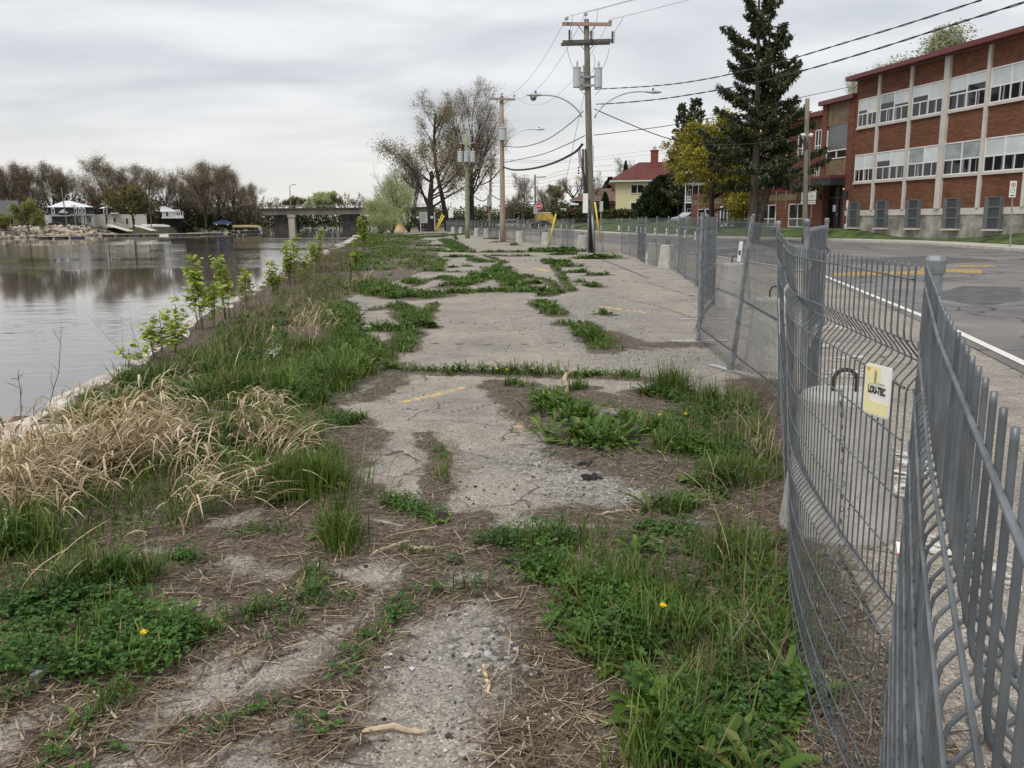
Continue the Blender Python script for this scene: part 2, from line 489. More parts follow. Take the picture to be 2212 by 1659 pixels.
st([(945, 960), (958, 1000), (952, 1050)], .035, .12, g_, .6)
for q in ([(1120, 550), (1080, 600), (1050, 680)], [(1160, 270), (1165, 340)], [(1200, 352), (1330, 350), (1480, 346)], [(1400, 398), (1600, 388)], [(1000, 440), (1080, 402), (1200, 380)], [(1860, 310), (1900, 350), (1950, 440), (1990, 470)], [(1700, 385), (1830, 402), (1900, 470)], [(1450, 252), (1560, 290), (1500, 315)], [(1250, 120), (1260, 150)], [(1040, 300), (1150, 300)], [(1000, 150), (1150, 160)], [(620, 720), (760, 720), (870, 712)], [(640, 840), (560, 860)], [(700, 590), (800, 580), (880, 560)]):
    st(q, .12, .12, (.6, .2, 1), .7, True)
for q in ([(560, 1395), (610, 1370), (650, 1330)], [(760, 1290), (720, 1320)], [(480, 1180), (560, 1150), (640, 1150)], [(860, 1195), (930, 1200)], [(0, 1530), (60, 1500), (110, 1480)], [(420, 1600), (520, 1560), (600, 1530), (690, 1530)]):
    st(q, .045, .07, (.7, .9, .4), .6)
# dark open cracks in the near asphalt
CRK = [(np.array([G(*p)[:2] for p in q]), w) for q, w in (([(255, 1640), (325, 1596), (397, 1564), (432, 1538)], .012), ([(520, 1473), (548, 1445), (575, 1425), (640, 1400)], .010), ([(330, 1640), (430, 1590), (500, 1545)], .007), ([(690, 1632), (768, 1603), (830, 1590)], .009), ([(740, 1400), (800, 1300)], .006), ([(1010, 1360), (1080, 1340)], .005),
    ([(745, 1010), (860, 1030), (930, 1000)], .006), ([(960, 960), (1100, 1000), (1250, 1010)], .007), ([(870, 880), (960, 890), (1080, 870)], .006), ([(930, 740), (1100, 745), (1280, 735)], .012), ([(920, 690), (1060, 700), (1150, 680)], .010), ([(1330, 640), (1420, 660), (1510, 690)], .018), ([(1250, 600), (1400, 610), (1500, 640)], .02), ([(980, 560), (1150, 565), (1350, 580)], .03), ([(1150, 530), (1300, 560), (1400, 600)], .04))]
# wider areas, as polygons on the ground: (outline, height, mix, density, kind)
PG = []
def pg(pts, h, mix, dens, z=False):
    pts = [z8(*p) for p in pts] if z else pts
    PG.append((np.array([G(*p)[:2] for p in pts]), h, mix, dens))
pg([(1400, 920), (1470, 890), (1560, 890), (1640, 850), (1660, 960), (1668, 1130), (1690, 1250), (1600, 1180), (1540, 1120), (1520, 1060), (1540, 1000), (1460, 985)], .16, (1, .6, .3), .45)
pg([(1250, 1190), (1320, 1150), (1500, 1170), (1690, 1260), (1740, 1500), (1790, 1690), (1450, 1690), (1350, 1560), (1290, 1430), (1250, 1330)], .15, (1, .7, .25), .42)
pg([(0, 1300), (160, 1280), (240, 1330), (430, 1345), (440, 1400), (330, 1470), (230, 1490), (100, 1475), (0, 1490), (-150, 1500), (-150, 1300)], .13, (.3, 1.2, .1), .7)
pg([(-100, 1000), (60, 940), (230, 850), (330, 800), (480, 740), (640, 690), (700, 650), (735, 700), (760, 790), (790, 800), (700, 880), (735, 940), (715, 1010), (700, 1080), (600, 1090), (450, 1130), (330, 1190), (150, 1270), (-100, 1300)], .2, (1.2, .45, .1), .48)
pg([(250, 850), (330, 790), (480, 700), (600, 625), (700, 562), (790, 508), (825, 500), (800, 560), (745, 640), (700, 700), (660, 790), (560, 790), (420, 800)], .22, (1.2, .3, .1), .5)
pg([(780, 130), (850, 105), (1000, 130), (1150, 200), (1160, 330), (1060, 345), (900, 400), (790, 440), (700, 480), (560, 520), (450, 430), (560, 330), (640, 300), (700, 220)], .16, (1, .25, .3), .36, True)

# bare soil and litter beside the weeds
SO = []
def so(pts, hw): SO.append((np.array([G(*p)[:2] for p in pts]), hw))
so([(790, 1150), (900, 1180), (1000, 1200)], .2)
so([(720, 960), (740, 1080), (790, 1110)], .1)
so([(920, 940), (955, 1000), (950, 1080)], .05)
so([(1080, 830), (1130, 860), (1200, 930), (1330, 980)], .22)
so([(1280, 975), (1400, 1000), (1460, 1030)], .3)
so([(1260, 860), (1340, 870), (1400, 880)], .25)
so([(1200, 1110), (1330, 1120), (1400, 1110)], .1)
so([(1140, 1300), (1220, 1330), (1220, 1450)], .12)
so([(1230, 1500), (1290, 1560), (1270, 1660)], .2)
so([(1130, 1590), (1150, 1680)], .05)
so([(430, 1170), (560, 1170), (660, 1190)], .16)
so([(450, 1270), (560, 1290), (640, 1270)], .14)
so([(640, 1360), (560, 1390)], .04)
so([(330, 1430), (250, 1440), (120, 1500)], .05)
so([(860, 790), (840, 830), (790, 860)], .15)
so([(700, 880), (790, 930), (760, 1000)], .12)
so([(560, 1060), (660, 1110), (780, 1060)], .15)
so([(1640, 830), (1640, 1000), (1680, 1300), (1760, 1640)], .3)
so([(1300, 720), (1360, 745), (1500, 745)], .25)
# loose gravel
GRV = []
for pts, hw in (([(1250, 1000), (1350, 1040), (1440, 1020)], .4), ([(1250, 870), (1340, 890)], .3), ([(1240, 700), (1330, 740), (1400, 770)], .7), ([(1260, 650), (1330, 690)], .8), ([(1080, 1400), (1150, 1470)], .16), ([(1180, 980), (1270, 1060), (1360, 1090)], .25)):
    GRV.append((np.array([G(*p)[:2] for p in pts]), hw))
# what is left of old yellow paint
PN = []
for pts, hw in (([(1108, 905), (1132, 893)], .045), ([(1125, 920), (1150, 930), (1175, 934)], .045), ([(1205, 932), (1222, 930)], .03), ([(1290, 878), (1335, 884)], .05), ([(865, 868), (930, 855), (1000, 836)], .04),
                ([(1300, 662), (1345, 668), (1395, 674)], .07), ([(940, 600), (975, 598), (1000, 602)], .1), ([(1155, 578), (1180, 584)], .12), ([(1210, 562), (1240, 563)], .1), ([(1020, 545), (1050, 546)], .12)):
    PN.append((np.array([G(*p)[:2] for p in pts]), hw))

def seg_mask(X, Y, lst, grow=0.0, soft=.6):
    out = np.zeros_like(X)
    for item in lst:
        pts, hw = item[0], item[1]
        w = hw + grow
        lo = pts.min(0) - w * 2.2; hi = pts.max(0) + w * 2.2
        idx = np.where((X > lo[0]) & (X < hi[0]) & (Y > lo[1]) & (Y < hi[1]))[0]
        if len(idx) == 0: continue
        x, y = X[idx], Y[idx]; best = np.full(len(idx), 1e9)
        for a, b in zip(pts[:-1], pts[1:]):
            d = b - a; L2 = max(d @ d, 1e-9)
            t = np.clip(((x - a[0]) * d[0] + (y - a[1]) * d[1]) / L2, 0, 1)
            best = np.minimum(best, np.hypot(x - a[0] - t * d[0], y - a[1] - t * d[1]))
        m = 1 - smooth(w * (1 - soft), w * (1 + soft), best)
        out[idx] = np.maximum(out[idx], m)
    return out
def inpoly(X, Y, poly):
    r = np.zeros(X.shape, bool); k = len(poly)
    for i in range(k):
        x0, y0 = poly[i]; x1, y1 = poly[(i + 1) % k]
        c = ((y0 > Y) != (y1 > Y)) & (X < (x1 - x0) * (Y - y0) / (y1 - y0 + 1e-12) + x0)
        r ^= c
    return r

# ---- the old asphalt lot with its soil-filled cracks
def rows_px(step):
    ys = []
    y = 1700.0
    while y > 482:
        ys.append(y); y -= step if y > 520 else max(.35, step * (y - 476) / 44)
    return ys
def build_lot():
    Yr = np.array([-6, -3, -1, .5, 1.2, 1.7, 2.0, 2.2] + [G(1106, y)[1] for y in rows_px(2.2)])
    Yr = Yr[np.argsort(Yr)]; Yr = Yr[Yr < 168]
    nc = 620
    u = np.linspace(0, 1, nc)
    xl = xbank(Yr) - 2.3; xr = xlot(Yr) + .3
    X = xl[:, None] + (xr - xl)[:, None] * u[None, :]
    Y = np.repeat(Yr[:, None], nc, 1)
    nr = len(Yr)
    X, Y = X.ravel(), Y.ravel()
    n1 = fbm(X, Y, 3.0, 1); n2 = fbm(X, Y, 14.0, 5)
    Xd = X + (n1 - .5) * .22 + (n2 - .5) * .07; Yd = Y + (fbm(X, Y, 3.0, 11) - .5) * .22 + (fbm(X, Y, 14.0, 15) - .5) * .07
    soil = np.maximum(seg_mask(Xd, Yd, ST, .055, .95), seg_mask(Xd, Yd, SO, .04, .98) * .9)
    for poly, h, mix, dens in PG:
        soil = np.maximum(soil, inpoly(Xd, Yd, poly) * np.where(Y > 9, .62, .8))
    d = X - xbank(Y)
    soil = np.maximum(soil, smooth(1.9, 1.0, d + (n1 - .5) * .8))
    # dark hairline debris in the far joints
    n4 = fbm(X, Y, 7.0, 21, 4); soil = np.clip(soil * (0.45 + 1.1 * n4), 0, 1)
    crack = seg_mask(Xd * .25 + X * .75, Yd * .25 + Y * .75, CRK, .003, .7)
    grav = seg_mask(Xd, Yd, GRV, .1, .9)
    paint = seg_mask(X, Y, PN, 0, .2) * smooth(.38, .5, fbm(X, Y, 22.0, 31))
    Z = terrain(X, Y) - .012 * crack + soil * (.012 + .02 * (n2 - .4)) - .004 * (1 - soil)
    mb = MB(); mb.grid(np.stack([X, Y, Z], 1), nr, nc)
    return mb, dict(soil=soil, grav=grav, paint=paint, crack=crack)

def lot_material():
    m, nt, b = newmat('old_asphalt')
    tcn = nt.nodes.new('ShaderNodeTexCoord'); co = tcn.outputs['Object']
    def noise(sc, det=4.0, ro=.55):
        n = N(nt, 'ShaderNodeTexNoise', Scale=sc, Detail=det, Roughness=ro); nt.links.new(co, n.inputs['Vector']); return n.outputs['Fac']
    def attr(nm):
        a = nt.nodes.new('ShaderNodeAttribute'); a.attribute_name = nm; return a.outputs['Fac']
    # stones of the surface
    vo = N(nt, 'ShaderNodeTexVoronoi', Scale=100.0); nt.links.new(co, vo.inputs['Vector'])
    stone = ramp(nt, vo.outputs['Color'], [(.12, (.10, .092, .082)), (.4, (.25, .228, .20)), (.7, (.35, .32, .285)), (.9, (.53, .50, .455))])
    vb = N(nt, 'ShaderNodeTexVoronoi', Scale=240.0); nt.links.new(co, vb.inputs['Vector'])
    fine = ramp(nt, vb.outputs['Color'], [(.1, (.19, .176, .158)), (.5, (.30, .278, .25)), (.9, (.41, .38, .34))])
    base = mixc(nt, .32, stone, fine)
    big = ramp(nt, noise(.7, 6.0), [(.3, (.74, .74, .75)), (.5, (.98, .96, .93)), (.72, (1.16, 1.12, 1.06))])
    base = mixc(nt, 1.0, base, big, 'MULTIPLY')
    med = ramp(nt, noise(5.0, 5.0), [(.3, (.82, .81, .8)), (.6, (1.05, 1.04, 1.03))])
    base = mixc(nt, 1.0, base, med, 'MULTIPLY')
    # far-away lot reads paler and smoother (worn concrete-grey), keep the same colour everywhere
    # hairline cracks
    wn = N(nt, 'ShaderNodeTexNoise', Scale=1.6, Detail=4.0); nt.links.new(co, wn.inputs['Vector'])
    wv = nt.nodes.new('ShaderNodeVectorMath'); wv.operation = 'SCALE'; wv.inputs['Scale'].default_value = .55
    nt.links.new(wn.outputs['Color'], wv.inputs[0])
    av = nt.nodes.new('ShaderNodeVectorMath'); av.operation = 'ADD'
    nt.links.new(co, av.inputs[0]); nt.links.new(wv.outputs[0], av.inputs[1])
    vc = N(nt, 'ShaderNodeTexVoronoi', Scale=.9); vc.feature = 'DISTANCE_TO_EDGE'; nt.links.new(av.outputs[0], vc.inputs['Vector'])
    crk = nt.nodes.new('ShaderNodeMapRange'); crk.inputs['From Min'].default_value = .003; crk.inputs['From Max'].default_value = .011
    crk.inputs['To Min'].default_value = 1; crk.inputs['To Max'].default_value = 0
    nt.links.new(vc.outputs['Distance'], crk.inputs['Value'])
    crm = mth(nt, 'MULTIPLY', crk.outputs[0], mth(nt, 'MULTIPLY', ramp(nt, noise(.9, 2.0), [(.45, (0, 0, 0)), (.56, (1, 1, 1))]), .8))
    base = mixc(nt, crm, base, (.045, .042, .038))
    base = mixc(nt, mth(nt, 'MULTIPLY', attr('crack'), ramp(nt, noise(30.0, 4.0, .7), [(.36, (.15, .15, .15)), (.5, (1, 1, 1))])), base, (.035, .031, .027))
    # loose gravel
    vg = N(nt, 'ShaderNodeTexVoronoi', Scale=46.0); nt.links.new(co, vg.inputs['Vector'])
    gcol = ramp(nt, vg.outputs['Color'], [(.1, (.06, .056, .052)), (.4, (.15, .14, .13)), (.7, (.27, .255, .24)), (.95, (.50, .48, .45))])
    gm = mth(nt, 'MULTIPLY', attr('grav'), ramp(nt, noise(9.0, 5.0), [(.42, (0, 0, 0)), (.55, (1, 1, 1))]))
    base = mixc(nt, gm, base, gcol)
    # yellow paint
    base = mixc(nt, mth(nt, 'MULTIPLY', attr('paint'), .85), base, (.62, .42, .14))
    # soil and litter
    scol = ramp(nt, noise(34.0, 6.0, .7), [(.28, (.034, .027, .021)), (.45, (.085, .067, .051)), (.57, (.155, .125, .096)), (.70, (.31, .255, .195))])
    straw = N(nt, 'ShaderNodeTexNoise', Scale=1.0, Detail=3.0)
    sm = nt.nodes.new('ShaderNodeMath')
    sfac = nt.nodes.new('ShaderNodeMapRange'); sfac.interpolation_type = 'SMOOTHSTEP'
    sfac.inputs['From Min'].default_value = .44; sfac.inputs['From Max'].default_value = .64
    nt.links.new(mth(nt, 'ADD', mth(nt, 'MULTIPLY', attr('soil'), .66), mth(nt, 'MULTIPLY', noise(22.0, 7.0, .78), .48)), sfac.inputs['Value'])
    base = mixc(nt, sfac.outputs[0], base, scol)
    nt.links.new(base, b.inputs['Base Color'])
    b.inputs['Roughness'].default_value = .9
    b.inputs['Specular IOR Level'].default_value = .25
    hgt = mth(nt, 'ADD', mth(nt, 'MULTIPLY', vo.outputs['Distance'], -.6), mth(nt, 'MULTIPLY', noise(60.0, 4.0), mth(nt, 'ADD', mth(nt, 'MULTIPLY', sfac.outputs[0], 2.4), .3)))
    hgt = mth(nt, 'ADD', hgt, mth(nt, 'MULTIPLY', crm, -1.0))
    bp = N(nt, 'ShaderNodeBump', Strength=.75, Distance=.012); nt.links.new(hgt, bp.inputs['Height']); nt.links.new(bp.outputs[0], b.inputs['Normal'])
    return m
mb, at = build_lot()
lot = mb.build('old_asphalt_lot', lot_material(), smooth=True, attrs=at)
tag(lot, kind='structure')

# ---- ground sheet under everything, to the horizon; banks the river
LSH = np.array([(-104, -400), (-103, 100), (-103, 172), (-100, 227), (-97, 277), (-104, 325), (-112, 352), (-116, 420), (-110, 470)], float)
def xleft(y): return np.interp(y, LSH[:, 1], LSH[:, 0])
def gz(x, y):                                   # height of the coarse ground
    x = np.asarray(x, float); y = np.asarray(y, float)
    dl = xleft(y) - x                             # >0 on the far-left land
    dr = x - xbank(y)                             # >0 on our bank
    z = np.full(x.shape, -2.2)
    z = np.where(dl > 0, -1.3 + 2.3 * smooth(0, 4.5, dl) + .6 * smooth(6, 60, dl), z)
    z = np.where(dr > 0, -.10, z)
    z = np.where((dr > -1.8) & (dr <= 0), -2.2, z)
    # land rising beyond the street
    dk = signed_kerb(x, y)
    z = np.where((dr > 0) & (dk > 0), .06 + lawn_rise(dk, y), z)
    far = smooth(470, 520, y)
    z = np.where(y > 470, -2.2 + far * 3.2, z)
    return z
def signed_kerb(x, y):                           # >0 beyond the kerb of the street (right / far side)
    xk = np.interp(y, KB[:, 1], KB[:, 0])
    return np.where(y < 170, x - xk, np.clip((x - 1.0) * .7, -30, 40)) * .8
def lawn_rise(dk, y):
    a = .70 * smooth(2.0, 4.4, dk)
    b_ = smooth(85, 112, y) * (2.35 * smooth(4, 26, dk))
    return a + b_
gx = np.concatenate([-np.geomspace(2500, 130, 16), np.arange(-125, -84, 1.5), np.arange(-84, -46, 6.0), np.arange(-45, 60, 1.5), np.geomspace(62, 2500, 18)])
gy = np.concatenate([[-300, -100, -40], np.arange(-20, 130, 2.0), np.arange(130, 340, 5.0), np.arange(340, 560, 10.0), np.geomspace(565, 4000, 14)])
GX, GY = np.meshgrid(gx, gy)
GZ = gz(GX.ravel(), GY.ravel())
mb = MB(); mb.grid(np.stack([GX.ravel(), GY.ravel(), GZ], 1), len(gy), len(gx))
mgrass = pmat('ground_grass', (.085, .105, .035), var=.3, scale=.6, rough=.95, col2=(.14, .13, .065))
tag(mb.build('ground', mgrass, smooth=True), kind='structure')

# ---- river
def water_mat():
    m, nt, b = newmat('river_water')
    b.inputs['Base Color'].default_value = (.10, .088, .075, 1)
    b.inputs['Roughness'].default_value = .04
    b.inputs['IOR'].default_value = 1.75
    b.inputs['Specular IOR Level'].default_value = .9
    tcn = nt.nodes.new('ShaderNodeTexCoord')
    mp = nt.nodes.new('ShaderNodeMapping'); mp.inputs['Scale'].default_value = (.55, 1.5, 1)
    mp.inputs['Rotation'].default_value = (0, 0, .25)
    nt.links.new(tcn.outputs['Object'], mp.inputs[0])
    n1 = N(nt, 'ShaderNodeTexNoise', Scale=1.5, Detail=3.0, Roughness=.5); nt.links.new(mp.outputs[0], n1.inputs['Vector'])
    # patches of wind: rougher stripes far out
    mp2 = nt.nodes.new('ShaderNodeMapping'); mp2.inputs['Scale'].default_value = (.007, .034, 1)
    nt.links.new(tcn.outputs['Object'], mp2.inputs[0])
    n2 = N(nt, 'ShaderNodeTexNoise', Scale=1.0, Detail=4.0, Roughness=.6, Distortion=.3); nt.links.new(mp2.outputs[0], n2.inputs['Vector'])
    ws = nt.nodes.new('ShaderNodeMapRange'); ws.interpolation_type = 'SMOOTHSTEP'
    ws.inputs['From Min'].default_value = .46; ws.inputs['From Max'].default_value = .58
    ws.inputs['To Min'].default_value = .0025; ws.inputs['To Max'].default_value = .05
    nt.links.new(n2.outputs['Fac'], ws.inputs['Value'])
    bp = N(nt, 'ShaderNodeBump', Distance=.35); nt.links.new(n1.outputs['Fac'], bp.inputs['Height']); nt.links.new(ws.outputs[0], bp.inputs['Strength'])
    nt.links.new(bp.outputs[0], b.inputs['Normal'])
    return m
mb = MB()
mb.addk([(-125, -300, WATER_Z), (6, -300, WATER_Z), (6, 480, WATER_Z), (-125, 480, WATER_Z)], [(0, 1, 2, 3)])
tag(mb.build('river', water_mat()), kind='structure')

# ---- street, white edge line, kerb, sidewalk, lawn
def road_mat():
    m, nt, b = newmat('street_asphalt')
    tcn = nt.nodes.new('ShaderNodeTexCoord'); co = tcn.outputs['Object']
    def noise(sc, det=4.0, ro=.55):
        n = N(nt, 'ShaderNodeTexNoise', Scale=sc, Detail=det, Roughness=ro); nt.links.new(co, n.inputs['Vector']); return n.outputs['Fac']
    base = ramp(nt, noise(70.0, 5.0, .7), [(.3, (.12, .115, .112)), (.5, (.175, .168, .163)), (.7, (.25, .24, .23))])
    base = mixc(nt, 1.0, base, ramp(nt, noise(.35, 7.0, .65), [(.3, (.58, .58, .6)), (.5, (.92, .91, .9)), (.66, (1.25, 1.22, 1.17))]), 'MULTIPLY')
    wn = N(nt, 'ShaderNodeTexNoise', Scale=.5, Detail=5.0); nt.links.new(co, wn.inputs['Vector'])
    wv = nt.nodes.new('ShaderNodeVectorMath'); wv.operation = 'SCALE'; wv.inputs['Scale'].default_value = 2.2
    nt.links.new(wn.outputs['Color'], wv.inputs[0])
    av = nt.nodes.new('ShaderNodeVectorMath'); av.operation = 'ADD'
    nt.links.new(co, av.inputs[0]); nt.links.new(wv.outputs[0], av.inputs[1])
    vc = N(nt, 'ShaderNodeTexVoronoi', Scale=.22); vc.feature = 'DISTANCE_TO_EDGE'; nt.links.new(av.outputs[0], vc.inputs['Vector'])
    crk = nt.nodes.new('ShaderNodeMapRange'); crk.inputs['From Min'].default_value = .003; crk.inputs['From Max'].default_value = .013
    crk.inputs['To Min'].default_value = .85; crk.inputs['To Max'].default_value = 0
    nt.links.new(vc.outputs['Distance'], crk.inputs['Value'])
    base = mixc(nt, crk.outputs[0], base, (.04, .038, .036))
    nt.links.new(base, b.inputs['Base Color']); b.inputs['Roughness'].default_value = .85
    b.inputs['Specular IOR Level'].default_value = .3
    bp = N(nt, 'ShaderNodeBump', Strength=.5, Distance=.01); nt.links.new(noise(90.0), bp.inputs['Height']); nt.links.new(bp.outputs[0], b.inputs['Normal'])
    return m
def strip(L, R, z0, z1, n=2):
    L = np.asarray(L, float); R = np.asarray(R, float)
    t = np.linspace(0, 1, n)
    V = L[:, None, :2] * (1 - t)[None, :, None] + R[:, None, :2] * t[None, :, None]
    Z = np.full((len(L), n), 0.0) + z0 * (1 - t)[None] + z1 * t[None]
    return np.concatenate([V, Z[..., None]], -1).reshape(-1, 3), len(L), n
ys = np.concatenate([[-20, -8], np.arange(0, 166, 2.0)])
kx = np.interp(ys, KB[:, 1], KB[:, 0])
V, a, n = strip(np.stack([xlot(ys) + .12, ys], 1), np.stack([kx + .3, ys], 1), .006, .006, 6)
mb = MB(); mb.grid(V, a, n); mb.v[0] = V
mroad = road_mat()
# cross street and the road going on to the left of the far corner
mb.addk([(-13, 163, .006), (40, 163, .006), (40, 172, .006), (-13, 172, .006)], [(0, 1, 2, 3)])
tag(mb.build('street', mroad, smooth=True), kind='structure')

def worn_paint(name, col, wear=.45):
    m, nt, b = newmat(name)
    tcn = nt.nodes.new('ShaderNodeTexCoord')
    n1 = N(nt, 'ShaderNodeTexNoise', Scale=9.0, Detail=7.0, Roughness=.75); nt.links.new(tcn.outputs['Object'], n1.inputs['Vector'])
    f = ramp(nt, n1.outputs['Fac'], [(wear - .04, (0, 0, 0)), (wear + .04, (1, 1, 1))])
    b.inputs['Base Color'].default_value = (*col, 1); b.inputs['Roughness'].default_value = .8
    tr = nt.nodes.new('ShaderNodeBsdfTransparent'); ms = nt.nodes.new('ShaderNodeMixShader')
    nt.links.new(f, ms.inputs[0]); nt.links.new(tr.outputs[0], ms.inputs[1]); nt.links.new(b.outputs[0], ms.inputs[2])
    nt.links.new(ms.outputs[0], nt.nodes['Material Output'].inputs[0])
    return m
mwhite = worn_paint('worn_white_paint', (.62, .60, .56), .36)
mwhite2 = worn_paint('very_worn_white_paint', (.55, .53, .49), .52)
myel = worn_paint('worn_yellow_paint', (.60, .38, .07), .5)
ys2 = np.concatenate([np.arange(-2, 60, 1.0), np.arange(60, 128, 2.0)])
V, a, n = strip(np.stack([xline(ys2) + .28, ys2], 1), np.stack([xline(ys2) + .41, ys2], 1), .0145, .0145)
mb = MB(); mb.grid(V, a, n)
# yellow centre line and arrow remains
def quad_on(mb, pts, z): mb.addk([(*G(*p)[:2], z) for p in pts], [(0, 1, 2, 3)])
tag(mb.build('white_edge_line', mwhite), kind='structure')
mb = MB()
def patch(pts):
    Q = [G(*p) for p in pts]; k = len(Q); o = []
    for i in range(k):
        a, b = Q[i], Q[(i + 1) % k]
        for f in (0, .33, .66): o.append(a + (b - a) * f + rng.normal(0, .05, 3))
    o = np.array(o); o[:, 2] = .0102; mb.add(o, [list(range(len(o)))])
patch([(1800, 562), (2005, 553), (2160, 562), (1960, 576)]); patch([(1500, 545), (1560, 549), (1650, 541), (1590, 536)]); patch([(1990, 640), (2120, 662), (2212, 650), (2212, 622), (2080, 618)])
tag(mb.build('street_patch', pmat('tar_patch', (.085, .082, .08), var=.3, scale=3.0, rough=.9, bump=.4)), kind='structure')
mb = MB()
quad_on(mb, [(1800, 597), (2040, 592), (2045, 585), (1800, 590)], .0145)
quad_on(mb, [(1990, 586), (2120, 592), (2122, 584), (1990, 580)], .0145)
quad_on(mb, [(2060, 577), (2150, 577), (2150, 574), (2060, 574)], .0145)
tag(mb.build('yellow_road_marking', myel), kind='structure')
mb = MB()
for q in ([(1745, 745), (1820, 742), (1815, 752), (1745, 754)], [(1760, 775), (1870, 768), (1868, 778), (1762, 783)], [(1775, 800), (1880, 800), (1890, 815), (1775, 818)],
          [(1740, 700), (1850, 708), (1850, 716), (1742, 708)], [(1900, 960), (2060, 1010), (2080, 1060), (1900, 990)], [(1990, 1150), (2200, 1230), (2210, 1290), (1990, 1190)], [(1895, 1000), (1960, 1010), (1960, 1080), (1890, 1060)]):
    quad_on(mb, q, .012)
tag(mb.build('crosswalk_remains', mwhite2), kind='structure')

mconc = pmat('kerb_concrete', (.40, .375, .335), var=.14, scale=2.0, rough=.9, bump=.3)
ksel = KB
def off(Pn, d):
    Q = np.asarray(Pn, float)[:, :2]; T = np.gradient(Q, axis=0); T /= np.linalg.norm(T, axis=1, keepdims=True)
    return Q + np.stack([T[:, 1], -T[:, 0]], 1) * d
kd = []
for a_, b_ in zip(KB[:-1], KB[1:]):
    k = max(2, int(np.linalg.norm(b_ - a_) / 3)); kd += [a_ + (b_ - a_) * t for t in np.arange(k) / k]
kd = np.array(kd + [KB[-1]])[:, :2]
for _ in range(3):
    kd[1:-1] = (kd[:-2] + 2 * kd[1:-1] + kd[2:]) / 4
KD = kd
k0, k1, k2 = off(kd, 0), off(kd, .16), off(kd, 2.3)
mb = MB()
prof = [(k0, -.05), (off(kd, .02), .14), (k1, .15), (k1, -.05)]
V = np.stack([np.concatenate([q, np.full((len(q), 1), z)], 1) for q, z in prof], 1).reshape(-1, 3)
mb.grid(V, len(kd), 4)
tag(mb.build('kerb', mconc), kind='structure')
mb = MB()
V, a, n = strip(off(kd, .163), k2, .148, .17); mb.grid(V, a, n)
V, a, n = strip(off(kd, .163), off(kd, .1631), -.05, .148)
tag(mb.build('sidewalk', pmat('sidewalk_concrete', (.44, .40, .345), var=.12, scale=1.5, rough=.9)), kind='structure')
# lawn sheet beyond the sidewalk, rising to the buildings
nn = 26; tt = np.linspace(0, 1, nn) ** 1.5 * 60
V = []
for t in tt:
    q = off(kd, 2.3) + (off(kd, 3.3) - off(kd, 2.3)) * 0 + np.array([t, 0]) * np.array([1, 0])
    # follow the kerb direction sideways: push outwards along +X and, at the far end, along +Y
    dk = 2.3 + t
    z = .165 + lawn_rise(np.full(len(q), dk), q[:, 1])
    V.append(np.concatenate([q, z[:, None]], 1))
V = np.stack(V, 1).reshape(-1, 3)
V[:, 2] += (fbm(V[:, 0], V[:, 1], .4, 8) - .5) * .08 * (V[:, 2] > .2)
mb = MB(); mb.grid(V, len(kd), nn)
mlawn = pmat('lawn_grass', (.055, .085, .018), var=.5, scale=.9, rough=.95, bump=.6, bscale=30)
tag(mb.build('lawn', mlawn, smooth=True), kind='structure')
# ================================================================== FENCE
mGalv = pmat('galvanised_wire', (.135, .148, .16), var=.28, scale=11.0, rough=.45, metal=.35)
mPost = pmat('galvanised_post', (.24, .255, .265), var=.3, scale=9.0, rough=.5, metal=.45)
mSteel = pmat('zinc_plate', (.46, .47, .475), var=.15, scale=10.0, rough=.5, metal=.4)
mTag = pmat('white_plastic', (.78, .77, .73), var=.04, scale=8.0, rough=.45)
mTagY = pmat('pale_yellow_plastic', (.80, .73, .40), var=.05, scale=8.0, rough=.45)
mBlack = pmat('black_print', (.015, .015, .016), var=.1, rough=.6)
mRust = pmat('rusty_steel', (.10, .05, .03), var=.4, scale=6.0, rough=.85)
mOrange = pmat('orange_print', (.72, .34, .05), var=.05, rough=.5)

def text_mesh(txt, name, mat_, size, M, parent, ext=.0006, bold=0.0, sx=1.0):
    cu = bpy.data.curves.new(name, 'FONT'); cu.body = txt; cu.size = size; cu.extrude = ext; cu.align_x = 'CENTER'; cu.align_y = 'CENTER'
    cu.offset = bold; cu.resolution_u = 3
    ob = bpy.data.objects.new(name, cu)
    me = bpy.data.meshes.new_from_object(ob)
    bpy.data.objects.remove(ob); me.name = name
    me.materials.clear(); me.materials.append(mat_)
    me.transform(M @ Matrix.Diagonal((sx, 1, 1, 1)))
    o = bpy.data.objects.new(name, me); COL.objects.link(o); o.parent = parent
    return o
def frame_m(o, x, y):
    o, x, y = Vector(o), Vector(x).normalized(), Vector(y).normalized(); z = x.cross(y).normalized(); y = z.cross(x)
    return Matrix(((x.x, y.x, z.x, o.x), (x.y, y.y, z.y, o.y), (x.z, y.z, z.z, o.z), (0, 0, 0, 1)))

